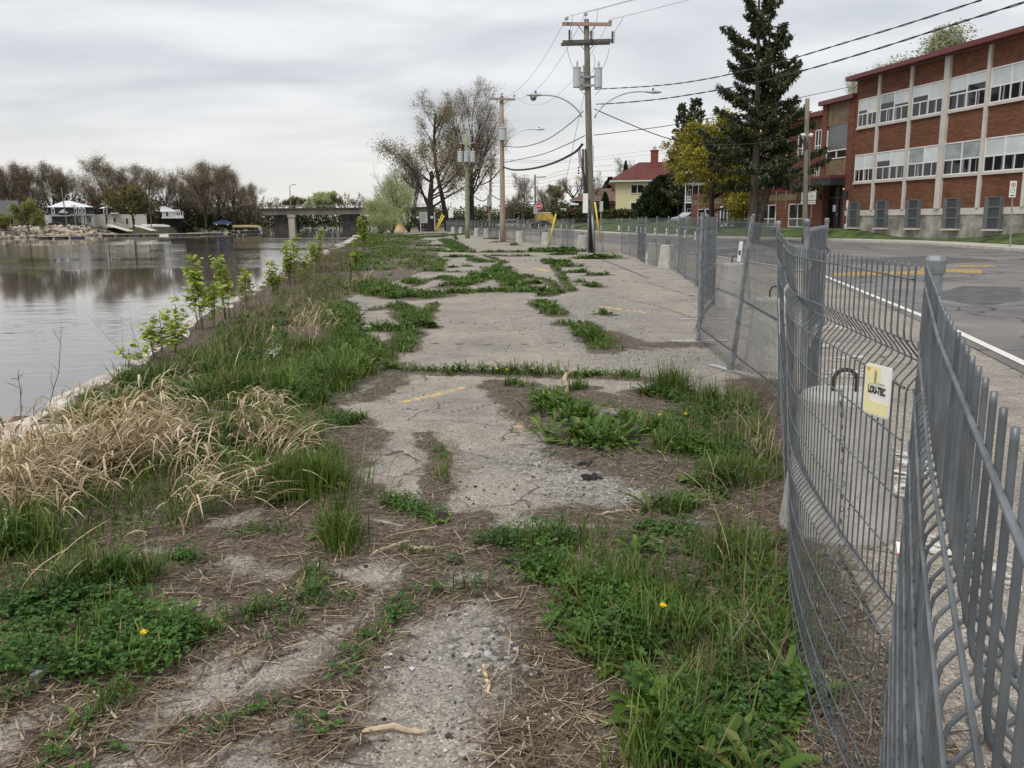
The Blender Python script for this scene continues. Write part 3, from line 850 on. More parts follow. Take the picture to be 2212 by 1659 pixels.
FR = np.array([0, .09, .125, .16, .24, .33, .42, .50, .53, .565, .65, .735, .82, .885, .915, .945, 1.0])
PANEL_H = 1.66
def arc(pts, n):
    pts = np.asarray(pts, float); seg = np.linalg.norm(np.diff(pts[:, :2], axis=0), axis=1); cum = np.concatenate([[0], np.cumsum(seg)])
    t = np.linspace(0, cum[-1], n)
    return np.stack([np.interp(t, cum, pts[:, i]) for i in range(pts.shape[1])], 1), cum[-1]
def smooth_poly(pts, it=2):
    p = np.asarray(pts, float)
    for _ in range(it):
        q = [p[0]]
        for a, b in zip(p[:-1], p[1:]): q += [a * .75 + b * .25, a * .25 + b * .75]
        q.append(p[-1]); p = np.array(q)
    return p
def panel(parent, bot, top, z0=.03, h=PANEL_H, r=.0022, n=5, bend=.045, rough_end=0.0, sgn=1.0, posts=(1, 1), post_r=.019, post_h=None, sp=.05, fine=True, pz=None, poff=(0, 0)):
    """welded mesh panel whose foot follows plan line bot and whose head follows plan line top"""
    b_, L = arc(bot, max(3, int(arc(bot, 3)[1] / sp) + 1)); nv = len(b_)
    t_, _ = arc(top, nv)
    prj = .036
    zt = z0 + h
    T = np.gradient(b_, axis=0); T /= np.linalg.norm(T, axis=1, keepdims=True)
    Nn = np.stack([-T[:, 1], T[:, 0]], 1) * sgn
    def pt(i, fr, o):
        k = 1 - fr
        xy = b_[i] + (t_[i] - b_[i]) * k + Nn[i] * o
        return np.array([xy[0], xy[1], z0 + h * k])
    bm_ = np.zeros(len(FR)); bm_[[2, 8, 14]] = bend
    mb = MB()
    allp = np.stack([np.stack([pt(i, f, o) for f, o in zip(FR, bm_)]) for i in range(nv)])     # nv, levels, 3
    # horizontals
    for j in range(len(FR)):
        mb.tube(allp[:, j] + np.concatenate([Nn * sgn * .0042, np.zeros((nv, 1))], 1), r, n, caps=False)
    # verticals, with rounded kinks and prongs at the head
    for i in range(nv):
        c = [allp[i, 0] + np.array([0, 0, prj])]
        for j in range(len(FR)):
            c.append(allp[i, j])
            if fine and j in (1, 3, 7, 9, 13, 15):
                k = j + 1 if j in (1, 7, 13) else j - 1
                pass
        c = np.array(c)
        if fine:
            # subdivide + relax bends
            kn = []
            for j in range(len(c) - 1):
                L_ = np.linalg.norm(c[j + 1] - c[j])
                kn += [c[j] + (c[j + 1] - c[j]) * f for f in ((0, .1, .22, .78, .9) if L_ > .1 else (0, .2, .4, .6, .8))]
            cc = np.array(kn + [c[-1]])
            cc[1:-1] = (cc[:-2] + 2 * cc[1:-1] + cc[2:]) / 4
            c = cc
        mb.tube(c, r, n, caps=True)
    mesh = mb.build('wire_mesh', mGalv, parent, smooth=True)
    for e, i in ((0, 0), (1, nv - 1)):
        if posts[e]:
            mp_ = MB()
            d = (b_[1] - b_[0]) if e == 0 else (b_[-2] - b_[-1])
            d = d / np.linalg.norm(d) * -.022 + np.array(poff)
            ph = post_h or (z0 + h + .07)
            a0 = np.array([*(b_[i] + d), 0.0]); a1 = np.array([*(b_[i] + (t_[i] - b_[i]) * (ph / (z0 + h)) + d), ph])
            if pz: a1 = a1
            mp_.tube([a0, a0 + (a1 - a0) * .5, a1], post_r, 10)
            mp_.lathe([(post_r * 1.12, -.012), (post_r * 1.2, .0), (post_r * 1.2, .018), (post_r * .9, .028)], 12, c=a1)
            mp_.build('post', mPost, parent, smooth=False)
    return allp, Nn, mesh

def on_panel(allp, u, fr):
    """point, along-panel direction and up direction at fraction u along and fr from the head"""
    i = u * (len(allp) - 1); i0 = int(min(max(i, 0), len(allp) - 2)); f = i - i0
    col = allp[i0] * (1 - f) + allp[i0 + 1] * f
    p = np.array([np.interp(fr, FR, col[:, k]) for k in range(3)])
    a = allp[i0 + 1][8] - allp[i0][8]; up = col[0] - col[-1]
    return p, a / np.linalg.norm(a), up / np.linalg.norm(up)

def sign_plate(parent, p, ax, up, w, h, big=False):
    """small rental sign clipped to the mesh; ax runs left to right as read"""
    ax = np.asarray(ax); up = np.asarray(up); nn = np.cross(ax, up)
    mb = MB()
    k = 8; poly = []
    rr = w * .09
    for cx_, cy_, a0 in ((w / 2 - rr, h / 2 - rr, 0), (-w / 2 + rr, h / 2 - rr, 90), (-w / 2 + rr, -h / 2 + rr, 180), (w / 2 - rr, -h / 2 + rr, 270)):
        for a in np.radians(np.linspace(a0, a0 + 90, 4)): poly.append((cx_ + rr * math.cos(a), cy_ + rr * math.sin(a)))
    mb.prism(poly, .003, (p + nn * .008, ax, up))
    s = mb.build('sign', mTag, parent)
    if big:
        mb = MB(); mb.prism([(-w * .46, h * .12), (w * .10, h * .12), (w * .10, h * .46), (-w * .46, h * .46)], .0006, (p + nn * .0091, ax, up))
        mb.prism([(-w * .46, -h * .47), (w * .46, -h * .47), (w * .46, -h * .22), (-w * .46, -h * .22)], .0006, (p + nn * .0091, ax, up))
        mb.prism([(-w * .46, -h * .218), (-w * .28, -h * .218), (-w * .28, h * .118), (-w * .46, h * .118)], .0006, (p + nn * .0091, ax, up))
        mb.build('yellow_field', mTagY, s)
        mb = MB(); mb.prism([(-w * .42, h * .36), (-w * .30, h * .36), (-w * .30, h * .43), (-w * .42, h * .43)], .0006, (p + nn * .0094, ax, up))
        mb.build('orange_square', mOrange, s)
        mb = MB(); mb.prism([(-w * .13, h * .13), (-w * .03, h * .13), (-w * .01, h * .36), (-w * .09, h * .41), (-w * .12, h * .34)], .0006, (p + nn * .0094, ax, up))
        mb.build('emblem', pmat('grey_green_print', (.30, .29, .14), rough=.6), s)
        M = frame_m(p + nn * .0093 + up * h * .0, ax, up)
        text_mesh('LOU-TEC', 'lettering', mBlack, h * .20, M, s, ext=.0004, bold=.0022 * h / .3, sx=.62)
        mb = MB(); mb.prism([(.0, h * .13), (w * .28, h * .13), (w * .28, h * .155), (.0, h * .155)], .0006, (p + nn * .0093, ax, up))
        mb.build('small_print', pmat('grey_print', (.35, .33, .22), rough=.6), s)
    else:
        mb = MB(); mb.prism([(-w * .32, -h * .17), (w * .32, -h * .17), (w * .32, h * .06), (-w * .32, h * .06)], .0006, (p + nn * .009, ax, up))
        mb.build('lettering', mBlack, s)
    return s

FG = 'temporary mesh fence panels along the road edge'
def fence_thing(label, loc=(0, 0, 0)):
    return empty('mesh_fence', loc, 0, label, 'mesh fence', FG)

# nearest panel, right beside the camera
B0, B1 = (.10, .06), (.93, 1.97)
t = fence_thing('nearest grey mesh panel, filling the right edge with its tall close bars')
ap, nn_, _ = panel(t, [B0, (.515, 1.015), B1], [B0, (.515, 1.015), (.95, 1.97)], z0=.01, h=1.595, r=.0024, n=8, bend=.05, sgn=-1, posts=(0, 1), post_r=.019, post_h=1.63, poff=(.03, .02))
# second panel, bowed, with the yellow rental sign
A_b = smooth_poly([(.935, 1.99), (1.0, 2.6), (1.15, 3.25), (1.27, 3.7), (1.62, 4.75)])
A_t = smooth_poly([(.935, 1.99), (1.01, 2.6), (1.06, 3.15), (1.13, 3.5), (1.50, 4.75)])
t = fence_thing('bowed grey mesh panel carrying the yellow and white rental sign')
apA, nnA, _ = panel(t, A_b, A_t, z0=.01, h=1.595, r=.0023, n=6, bend=.045, sgn=-1, posts=(0, 0), post_r=.02)
p_, ax_, up_ = on_panel(apA, .03, .175)
qa = -ax_ * math.cos(.45) + np.cross(-ax_, up_) * math.sin(.0) + np.array([.0, -.0, 0])
qa = np.array(Matrix.Rotation(.35, 3, 'Z') @ Vector(-ax_))
sign_plate(t, p_ + np.cross(-ax_, up_) * .035, qa, up_, .098, .128, big=True)
# third: almost end-on
E_b = [(1.60, 4.78), (2.0, 6.1), (2.43, 7.55)]; E_t = [(1.50, 4.78), (1.87, 6.1), (2.33, 7.55)]
t = fence_thing('end-on grey mesh panel just behind the bowed one, its bars closed up')
apE, nnE, _ = panel(t, E_b, E_t, z0=.02, h=1.60, r=.0022, n=5, sgn=-1, posts=(0, 1))
p_, ax_, up_ = on_panel(apE, .35, .33); sign_plate(t, p_, -ax_, up_, .18, .24)
# folded one on the street side
t = fence_thing('spare grey mesh panel folded back on the street side of the fence')
panel(t, [(2.02, 5.75), (2.45, 6.9), (2.95, 8.15)], [(1.96, 5.75), (2.42, 6.9), (2.96, 8.15)], z0=.02, h=1.62, n=4, sgn=-1, posts=(1, 1), fine=False)
J3 = (2.55, 9.84); J4 = (2.70, 12.28)
t = fence_thing('grey mesh panel right of the leaning post, nearest of the two facing the lot')
panel(t, [(2.46, 7.6), J3], [(2.36, 7.6), (2.72, 9.84)], z0=.02, h=1.64, n=4, sgn=-1, posts=(0, 1))
t = fence_thing('grey mesh panel with a white sign, left of the leaning post')
apC, nnC, _ = panel(t, [(2.58, 9.88), J4], [(2.74, 9.88), (2.75, 12.28)], z0=.02, h=1.67, n=4, sgn=-1, posts=(1, 1))
p_, ax_, up_ = on_panel(apC, .14, .20); sign_plate(t, p_, -ax_, up_, .17, .24)

# standard far panel, copied along the row
FOOTG = 'steel feet under the fence posts'
def make_far_panel(L=2.5):
    t = empty('mesh_fence'); mb = MB()
    n = int(L / .05)
    xs = np.linspace(0, L, n); z0, h = .04, 1.70
    lev = z0 + h * (1 - FR); bo = np.zeros(len(FR)); bo[[2, 8, 14]] = .045
    for z, o in zip(lev, bo):
        mb.tube([(0, o + .004, z), (L / 2, o + .004, z), (L, o + .004, z)], .0022, 4, caps=False)
    for x in xs:
        mb.tube(np.array([(x, 0, z0 + h + .03)] + [(x, o, z) for z, o in zip(lev, bo)]), .0022, 3, caps=False)
    mb.build('wire_mesh', mGalv, t)
    for x in (.0, L):
        mp_ = MB(); mp_.tube([(x, 0, 0), (x, 0, z0 + h + .06)], .021, 8); mp_.lathe([(.026, z0 + h + .05), (.026, z0 + h + .085)], 8, c=(x, 0, 0)); mp_.build('post', mPost, t)
    mb = MB(); mb.box((.32, .02, z0 + h * .74), (.17, .006, .22)); s = mb.build('sign', mTag, t)
    mb = MB(); mb.box((.32, .0235, z0 + h * .735), (.11, .003, .05)); mb.box((.32, .0165, z0 + h * .735), (.11, .003, .05)); mb.build('lettering', mBlack, s)
    return t
far_panel = make_far_panel()
chain_px = [(1508, 737), (1518, 690), (1542, 659), (1524, 637), (1503, 619), (1480, 603), (1464, 590), (1442, 579), (1417, 575), (1394, 572), (1377, 559), (1360, 553), (1342, 548), (1302, 545.5), (1279, 543), (1238, 539), (1215, 533.5), (1197, 530), (1167, 527), (1147, 525), (1133, 523), (1109, 520.5), (1096, 519), (1080, 517), (1059, 514), (1020, 509.5), (964, 500.5)]
chain = [G(*p)[:2] for p in chain_px]
FARP = []
for a, b in zip(chain[:-1], chain[1:]):
    L = np.linalg.norm(b - a); k = max(1, int(round(L / 2.55)))
    for i in range(k):
        FARP.append((a + (b - a) * i / k, a + (b - a) * (i + 1) / k))
ORD = ['first', 'second', 'third', 'fourth', 'fifth', 'sixth', 'seventh', 'eighth', 'ninth', 'tenth', 'eleventh', 'twelfth', 'thirteenth', 'fourteenth', 'fifteenth', 'sixteenth', 'seventeenth', 'eighteenth', 'nineteenth', 'twentieth']
for i, (a, b) in enumerate(FARP):
    o = far_panel if i == 0 else copy_tree(far_panel)
    d = b - a; L = np.linalg.norm(d)
    o.location = (a[0], a[1], 0); o.rotation_euler = (0, 0, math.atan2(d[1], d[0])); o.scale = (L / 2.5, 1, 1)
    if i < 18: lab = 'grey mesh fence panel, %s one beyond the white-signed panel left of the leaning post' % ORD[i]
    else: lab = 'small distant grey mesh fence panel in the long row running to the far trees'
    tag(o, lab, 'mesh fence', FG)

def make_foot():
    t = empty('steel_base'); mb = MB(); mb.box((0, 0, .006), (.10, .86, .010)); mb.box((0, .41, .02), (.10, .012, .03)); mb.build('plate', mSteel, t)
    mb = MB(); mb.lathe([(.028, .011), (.028, .11), (.022, .112)], 10); mb.box((0, 0, .03), (.06, .075, .02)); mb.build('socket', mPost, t)
    return t
foot = make_foot(); first = True
fi = 0
spots = [(J3, .35, 'zinc steel foot plate at the base of the leaning fence post'), (J4, math.pi / 2, 'zinc steel foot plate under the post left of the leaning one')]
for i, (a, b) in enumerate(FARP[:16]):
    spots.append((tuple(b), math.pi / 2 - .1, 'zinc steel foot plate, %s one beyond the two nearest plates' % ORD[i]))
for (x, y), rz, lab in spots:
    o = foot if first else copy_tree(foot); first = False
    o.location = (x, y, 0); o.rotation_euler = (0, 0, rz); tag(o, lab, 'steel base', FOOTG)

# ---- concrete ballast blocks with lifting hooks behind the fence
mBlock = pmat('cast_concrete', (.40, .385, .35), var=.16, scale=3.5, rough=.9, bump=.35, bscale=40)
mHook = pmat('hook_iron', (.035, .028, .024), var=.3, rough=.8)
BG = 'tapered concrete ballast blocks behind the fence'
def make_block():
    t = empty('concrete_block'); mb = MB()
    prof = [(.315, 0), (.315, .02), (.295, .2), (.262, .5), (.235, .76), (.222, .785), (.20, .795), (.0001, .80)]
    mb.lathe(prof, 28); mb.build('block', mBlock, t, smooth=False)
    mb = MB(); a = np.linspace(0, math.pi, 11)
    mb.tube(np.concatenate([[(-.06, 0, .77)], np.stack([-.06 * np.cos(a), 0 * a, .86 + .06 * np.sin(a)], 1), [(.06, 0, .77)]]), .012, 6); mb.build('lifting_hook', mHook, t, smooth=True)
    return t
blk = make_block(); first = True
blocks = [((1806, 1140), 1.0, 'nearest tapered concrete block, right behind the bowed fence panel', None), ((1668, 795), 1.05, 'concrete block behind the mesh panel right of the leaning post', None), ((1584, 664), 1.1, 'concrete block in front of the white edge line behind the white-signed panel', None),
          ((1441, 580), 1.05, 'front one of two overlapping concrete blocks left of the end-on panels', None), ((1411, 572), 1.05, 'rear one of two overlapping concrete blocks left of the end-on panels', None), ((1258, 543), 1.1, 'concrete block directly left of the crossarm utility pole', None),
          ((1179, 530), 1.1, 'concrete block behind the yellow guy guard left of the utility pole', None), ((1123, 523.5), 1.1, 'concrete block with its hook showing, right of the tan wooden pole', None), ((1086, 520), 1.1, 'concrete block at the foot of the tan wooden pole', None),
          ((1051, 513.5), 1.15, 'concrete block just left of the tan wooden pole', None), ((1030, 511), 1.15, 'concrete block below the three-transformer pole', None), ((1012, 509), 1.1, 'pale concrete block left of the three-transformer pole', None), ((996, 506), 1.1, 'low pale concrete block second from the far end of the fence', None), ((979, 503.5), 1.1, 'pale concrete block at the far end of the fence', None)]
for px, s, lab, _ in blocks:
    o = blk if first else copy_tree(blk); first = False
    p = G(*px); o.location = tuple(p); o.scale = (s, s, s); o.rotation_euler = (0, 0, random.uniform(-.6, .6)); tag(o, lab, 'concrete block', BG)
t = empty('concrete_block', tuple(G(866, 499.5)), .3, 'yellow-painted concrete block standing alone by the river bank', 'concrete block')
mb = MB(); mb.lathe([(.95, 0), (.93, .1), (.72, 1.15), (.62, 1.5), (.5, 1.6), (.001, 1.62)], 20); mb.build('block', pmat('faded_yellow_paint', (.58, .42, .18), var=.2, scale=2.0, rough=.8), t)

# ---- chain hanging over the near block, red and white stake
mb = MB()
pa = G(1806, 1140); A0 = np.array([pa[0] - .02, pa[1], .80]); 
cpts = np.array([A0, A0 + (-.1, -.27, -.02), A0 + (-.1, -.36, -.45), A0 + (-.12, -.42, -.78), A0 + (-.2, -.9, -.785), A0 + (-.35, -1.6, -.785), A0 + (-.45, -2.3, -.785)])
cs, _ = arc(cpts, 190)
for i in range(0, len(cs) - 1):
    c = cs[i]; d = cs[i + 1] - c; d = d / np.linalg.norm(d)
    up = np.array([0, 0, 1.0]) if abs(d[2]) < .8 else np.array([1.0, 0, 0])
    s1 = np.cross(d, up); s1 /= np.linalg.norm(s1); s2 = np.cross(d, s1)
    w = s1 if i % 2 else s2
    a = np.linspace(0, 2 * math.pi, 9)
    mb.tube(c[None] + np.outer(np.cos(a), d) * .015 + np.outer(np.sin(a), w) * .0085, .0028, 4, caps=False)
tag(mb.build('chain', pmat('dull_chain', (.16, .15, .14), var=.3, scale=20, rough=.55, metal=.6), smooth=True), 'steel chain hanging from the nearest concrete block behind the mesh', 'chain')
t = empty('marker_stake', (0, 0, 0), 0, 'broken marker stake with red and white face lying behind the near fence', 'stake')
q0 = np.array([1.36, 2.55, .02]); q1 = np.array([1.62, 3.35, .42])
mb = MB(); mb.bar(q0, q0 + (q1 - q0) * .6, .07, .012); mb.build('plain_end', pmat('grey_board', (.14, .125, .11), rough=.8), t)
mb = MB(); mb.bar(q0 + (q1 - q0) * .602, q0 + (q1 - q0) * .93, .072, .013); mb.build('red_face', pmat('red_reflector', (.42, .05, .05), var=.1, rough=.5), t)
mb = MB(); mb.bar(q0 + (q1 - q0) * .932, q1, .072, .013); mb.build('white_face', mTag, t)
# ================================================================== POLES, WIRES, SIGNS
mPoleGreen = pmat('weathered_green_pole_wood', (.17, .16, .115), var=.3, scale=3.0, rough=.9, stretch=(9, 9, .6), bump=.5)
mPoleTan = pmat('tan_pole_wood', (.34, .26, .205), var=.2, scale=3.0, rough=.9, stretch=(9, 9, .6), bump=.4)
mPoleGrey = pmat('grey_pole_wood', (.20, .175, .14), var=.28, scale=3.0, rough=.9, stretch=(9, 9, .6), bump=.4)
mPoleDark = pmat('dark_pole_wood', (.06, .045, .038), var=.3, scale=3.0, rough=.9, stretch=(9, 9, .6))
mArmTan = pmat('crossarm_wood', (.32, .22, .17), var=.2, scale=4.0, rough=.85, stretch=(1, 8, 8))
mArmGrey = pmat('old_crossarm_wood', (.10, .095, .085), var=.25, scale=4.0, rough=.85, stretch=(1, 8, 8))
mTrans = pmat('transformer_grey', (.42, .45, .455), var=.06, scale=3.0, rough=.5)
mInsul = pmat('porcelain', (.45, .40, .40), var=.1, rough=.25)
mInsD = pmat('brown_porcelain', (.06, .045, .06), var=.2, rough=.3)
mAlu = pmat('lamp_aluminium', (.52, .53, .53), var=.08, scale=4.0, rough=.4, metal=.5)
mLens = pmat('lamp_lens', (.16, .15, .14), var=.1, rough=.25)
mCable = pmat('black_cable', (.022, .022, .024), var=.2, rough=.6)
mWire = pmat('grey_conductor', (.14, .145, .15), var=.1, rough=.5, metal=.3)
mYel = pmat('yellow_plastic_guard', (.66, .49, .07), var=.1, scale=5.0, rough=.5)
WG = 'overhead wires along the street'
def wire(label, pts, r, sag=0.0, mat_=None, n=24, twist=0.0, name='overhead_wire', cat='wire'):
    pts = [np.asarray(p, float) for p in pts]
    if len(pts) == 2:
        s = np.linspace(0, 1, n); C = pts[0][None] * (1 - s)[:, None] + pts[1][None] * s[:, None]; C[:, 2] -= 4 * sag * s * (1 - s)
    else:
        # smooth spline through the points
        k = len(pts); q = np.array(pts); tt = np.linspace(0, k - 1, n); C = []
        for u in tt:
            i = min(int(u), k - 2); f = u - i
            p0 = q[max(i - 1, 0)]; p1 = q[i]; p2 = q[i + 1]; p3 = q[min(i + 2, k - 1)]
            C.append(.5 * ((2 * p1) + (-p0 + p2) * f + (2 * p0 - 5 * p1 + 4 * p2 - p3) * f ** 2 + (-p0 + 3 * p1 - 3 * p2 + p3) * f ** 3))
        C = np.array(C)
    mb = MB()
    if twist:
        m = max(n * 6, 120); s = np.linspace(0, len(C) - 1, m); CC = np.stack([np.interp(s, np.arange(len(C)), C[:, i]) for i in range(3)], 1)
        Ln = np.concatenate([[0], np.cumsum(np.linalg.norm(np.diff(CC, axis=0), axis=1))])
        for ph in (0, math.pi):
            a = Ln / twist * 2 * math.pi + ph
            D = CC.copy(); D[:, 2] += np.cos(a) * r; D[:, 0] += np.sin(a) * r * .7; D[:, 1] -= np.sin(a) * r * .7
            mb.tube(D, r * .85, 4, caps=False)
    else:
        mb.tube(C, r, 5, caps=False)
    return tag(mb.build(name, mat_ or mWire, smooth=True), label, cat, WG)

def pole_shaft(parent, base, top, r0, r1, mat_):
    mb = MB(); b_, t_ = np.asarray(base, float), np.asarray(top, float)
    mb.tube([b_ + (t_ - b_) * f for f in np.linspace(0, 1, 7)], np.linspace(r0, r1, 7), 14)
    return mb.build('shaft', mat_, parent, smooth=True)
def transformer(parent, c, r=.2, h=.9):
    c = np.asarray(c, float); mb = MB()
    mb.lathe([(r * .96, 0), (r, .02), (r, h - .03), (r * 1.08, h - .02), (r * 1.08, h + .015), (r * .9, h + .05), (.02, h + .06)], 20, c=c)
    t = mb.build('transformer', mTrans, parent, smooth=False)
    mb = MB(); mb.lathe([(.05, h + .05), (.06, h + .12), (.045, h + .16), (.06, h + .2), (.045, h + .24), (.05, h + .28), (.02, h + .36)], 10, c=c + (0.02, 0, 0)); mb.build('bushing', mInsul, t)
    return t
def insulator(parent, c):
    mb = MB(); c = np.asarray(c, float)
    mb.lathe([(.015, -.22), (.015, 0), (.11, .0), (.12, .03), (.07, .06), (.09, .09), (.06, .12), (.02, .13)], 12, c=c); return mb.build('insulator', mInsul, parent)
def lamp_arm(parent, p0, reach, rise, side, L=.75, dark=False):
    """curved bracket and cobra-head; side = unit XY direction"""
    p0 = np.asarray(p0, float); sx, sy = side
    s = np.linspace(0, 1, 16)
    hx = reach * (s ** 1.25); hz = rise * np.sin(np.minimum(s * 1.12, 1) * math.pi / 2) ** .85
    pts = np.stack([p0[0] + sx * hx, p0[1] + sy * hx, p0[2] + hz], 1)
    mb = MB(); mb.tube(pts, .038, 8); a = mb.build('lamp_arm', mAlu, parent, smooth=True)
    e = pts[-1]; d = np.array([sx, sy, .0])
    q = np.array([-sy, sx, 0.0]); up = np.array([0, 0, 1.0])
    prof = [(-.05, .05, .04, .05), (.12, .10, .07, .07), (.36, .15, .09, .09), (.62, .13, .07, .07), (.78, .04, .03, .03)]
    V = []
    for x, w, zt, zb in prof:
        for ang in np.linspace(0, 2 * math.pi, 10, endpoint=False):
            V.append(e + d * x * L / .75 + q * w * math.cos(ang) + up * ((zt if math.sin(ang) > 0 else zb) * math.sin(ang)))
    mb = MB(); mb.grid(np.array(V), len(prof), 10)
    k = np.arange(len(prof) - 1)
    mb.addk(np.array(V), [(i * 10 + 9, i * 10, i * 10 + 10, i * 10 + 19) for i in k])
    h = mb.build('lamp_head', mAlu, a, smooth=True)
    if dark:
        mb = MB(); mb.lathe([(.02, -.30), (.10, -.27), (.16, -.18), (.17, -.06)], 14, c=e + d * .42 * L / .75); mb.build('lens', mLens, a, smooth=True)
    mb = MB(); mb.lathe([(.05, .07), (.05, .17), (.03, .19)], 10, c=e + d * .3 * L / .75); mb.build('photocell', mPoleDark, a)
    return e

# ---- the tall crossarm pole beside the fence
yb = 46.0
base = np.array([*P(1278, 545, yb)[:2], 0]); top = P(1266.5, 42, yb)
tp = empty('utility_pole', tuple(base), 0, 'tall grey-green utility pole with two crossarms and two street lamps beside the fence', 'utility pole')
def rel(p): return np.asarray(p, float) - base
pole_shaft(tp, (0, 0, -.1), rel(top), .205, .135, mPoleGreen)
ax = np.array([.985, -.17, 0.0])                       # crossarm direction
def at_pole(py): 
    f = (py - 545) / (42 - 545); return base + (top - base) * f
def crossarm(py, half, mat_, yoff=-.2, tilt=0.0, w=.14):
    c = rel(at_pole(py)) + np.array([0, yoff, 0]); d = ax + np.array([0, 0, tilt]); mb = MB(); mb.bar(c - d * half, c + d * half, .11, w); return mb.build('crossarm', mat_, tp), c, d
def brace(c, d, k, drop):
    mb = MB()
    for s in (-1, 1): mb.bar(c + d * k * s + np.array([0, .03, -.05]), c + np.array([0, .12, -drop]), .03, .03)
    mb.build('brace', mArmGrey, tp)
a1, c1, d1 = crossarm(53.5, 1.25, mArmTan, tilt=-.055, w=.16); brace(c1, d1, .45, .55)
a2, c2, d2 = crossarm(89, 1.25, mArmGrey, tilt=-.012, w=.17); brace(c2, d2, .45, .5)
mb = MB(); mb.bar(c2 - d2 * 1.3 + np.array([0, .42, -.03]), c2 + d2 * 1.2 + np.array([0, .42, -.03]), .10, .15); mb.build('crossarm', mArmGrey, tp)
INS = []
for px in ((1224, 41), (1318, 47)):
    p = P(px[0], px[1] + 1, yb - .2); insulator(tp, rel(p)); INS.append(p + (0, 0, .12))
pt_ = P(1265, 33, yb - .1); insulator(tp, rel(pt_)); INS.insert(1, pt_ + (0, 0, .12))
for px in ((1230, 76), (1277, 78), (1323, 79)):         # cut-out fuses on the lower arm
    c = rel(P(px[0], px[1], yb - .35)); mb = MB(); mb.lathe([(.05, -.32), (.06, -.25), (.04, -.2), (.055, -.12), (.04, -.05), (.055, .05), (.05, .22), (.03, .26)], 10, c=c); mb.bar(c + (.08, 0, -.3), c + (.10, 0, .22), .03, .03)
    mb.build('fuse_cutout', mInsD, tp)
for px, py in ((1246, 182), (1292, 183)):
    transformer(tp, rel(P(px, py + 7, yb - .28)), .2, .95)
transformer(tp, rel(P(1260, 194, yb + .45)), .2, .85)
mb = MB()
for py in (163, 181):
    c = rel(at_pole(py)); mb.bar(c + ax * -.48 + (0, -.22, 0), c + ax * .48 + (0, -.22, 0), .05, .10); mb.lathe([(.19, -.05), (.19, .05)], 14, c=c)
mb.build('transformer_bracket', pmat('bracket_steel', (.25, .26, .265), rough=.5, metal=.4), tp)
lamp_arm(tp, rel(P(1258, 254, yb)) + (-.05, -.1, 0), 2.15, 1.05, (-.97, -.24), dark=True)
lamp_arm(tp, rel(P(1282, 255, yb)) + (.05, -.1, 0), 2.9, 1.35, (.97, .24))
# drop leads on the pole
mb = MB()
for a, b, c in (((1225, 102), (1228, 130), (1246, 160)), ((1316, 104), (1312, 135), (1293, 160)), ((1280, 116), (1291, 130), (1278, 158)), ((1265, 205), (1247, 192), (1242, 172)), ((1285, 205), (1305, 190), (1299, 172)), ((1237, 31), (1238, 48), (1228, 72)), ((1290, 20), (1292, 50), (1278, 72)), ((1346, 38), (1335, 60), (1322, 74))):
    A_, B_, C_ = [rel(P(q[0], q[1], yb - .3)) for q in (a, b, c)]
    s = np.linspace(0, 1, 12)[:, None]; mb.tube(A_ * (1 - s) ** 2 + 2 * B_ * s * (1 - s) * 1.0 + C_ * s ** 2, .011, 4, caps=False)
mb.build('jumper_leads', mWire, tp)
# risers and boxes on the lower shaft
mb = MB(); f = [rel(P(x_, y_, yb - .22)) for x_, y_ in ((1259, 322), (1262, 400), (1268, 460), (1276, 545))]; mb.tube(f, .055, 8); mb.tube([p + (.12, .0, 0) for p in f], .045, 8); mb.build('black_riser', mCable, tp, smooth=True)
mb = MB(); f = [rel(P(x_, y_, yb - .28)) for x_, y_ in ((1279, 465), (1284, 543))]; mb.tube(f, .07, 8); f = [rel(P(x_, y_, yb - .3)) for x_, y_ in ((1271, 440), (1271, 543))]; mb.tube(f, .04, 8); mb.build('steel_conduit', mPost, tp, smooth=True)
mb = MB(); mb.bar(rel(P(1280, 355, yb)), rel(P(1280, 314, yb)), .22, .10); mb.build('grey_box', mTrans, tp)
mb = MB(); mb.bar(rel(P(1264, 460, yb - .45)), rel(P(1265, 418, yb - .45)), .16, .26); mb.build('white_cover', mTag, tp)

# ---- the street's other poles
def simple_pole(label, pxb, pxt, Y, mat_, r0=.16, r1=.11, zb=0.0):
    b_ = P(pxb[0], pxb[1], Y); b_[2] = zb; t_ = P(pxt[0], pxt[1], Y)
    t = empty('utility_pole', tuple(b_), 0, label, 'utility pole', 'wooden utility poles along the street')
    pole_shaft(t, (0, 0, -.2), t_ - b_, r0, r1, mat_); return t, b_
Y2 = 72.0
t2, b2 = simple_pole('tan wooden pole with one crossarm and one transformer', (1086, 519), (1083.5, 207), Y2, mPoleTan, .24, .16)
r2 = lambda x_, y_, dy=0: P(x_, y_, Y2 + dy) - b2
mb = MB(); mb.bar(r2(1055, 213, -.25), r2(1113, 215, -.25), .12, .17); mb.build('crossarm', mArmTan, t2)
mb = MB(); mb.bar(r2(1068, 214, -.2), r2(1084, 225, -.15), .04, .04); mb.bar(r2(1101, 215, -.2), r2(1086, 225, -.15), .04, .04); mb.build('brace', mArmGrey, t2)
INS2 = []
for q in ((1055, 208), (1084, 204), (1111, 208)):
    insulator(t2, r2(q[0], q[1], -.25)); INS2.append(P(q[0], q[1] - 2, Y2 - .25))
transformer(t2, r2(1086, 303, -.5), .33, .92)
lamp_arm(t2, r2(1090, 317), 2.5, 1.35, (1, .05))
Y3 = 86.0
t3, b3 = simple_pole('pale green pole carrying three transformers side by side', (1010, 505), (1008, 289), Y3, pmat('green_treated_wood', (.22, .25, .15), var=.2, scale=3, rough=.9, stretch=(9, 9, .6)), .25, .17)
r3 = lambda x_, y_, dy=0: P(x_, y_, Y3 + dy) - b3
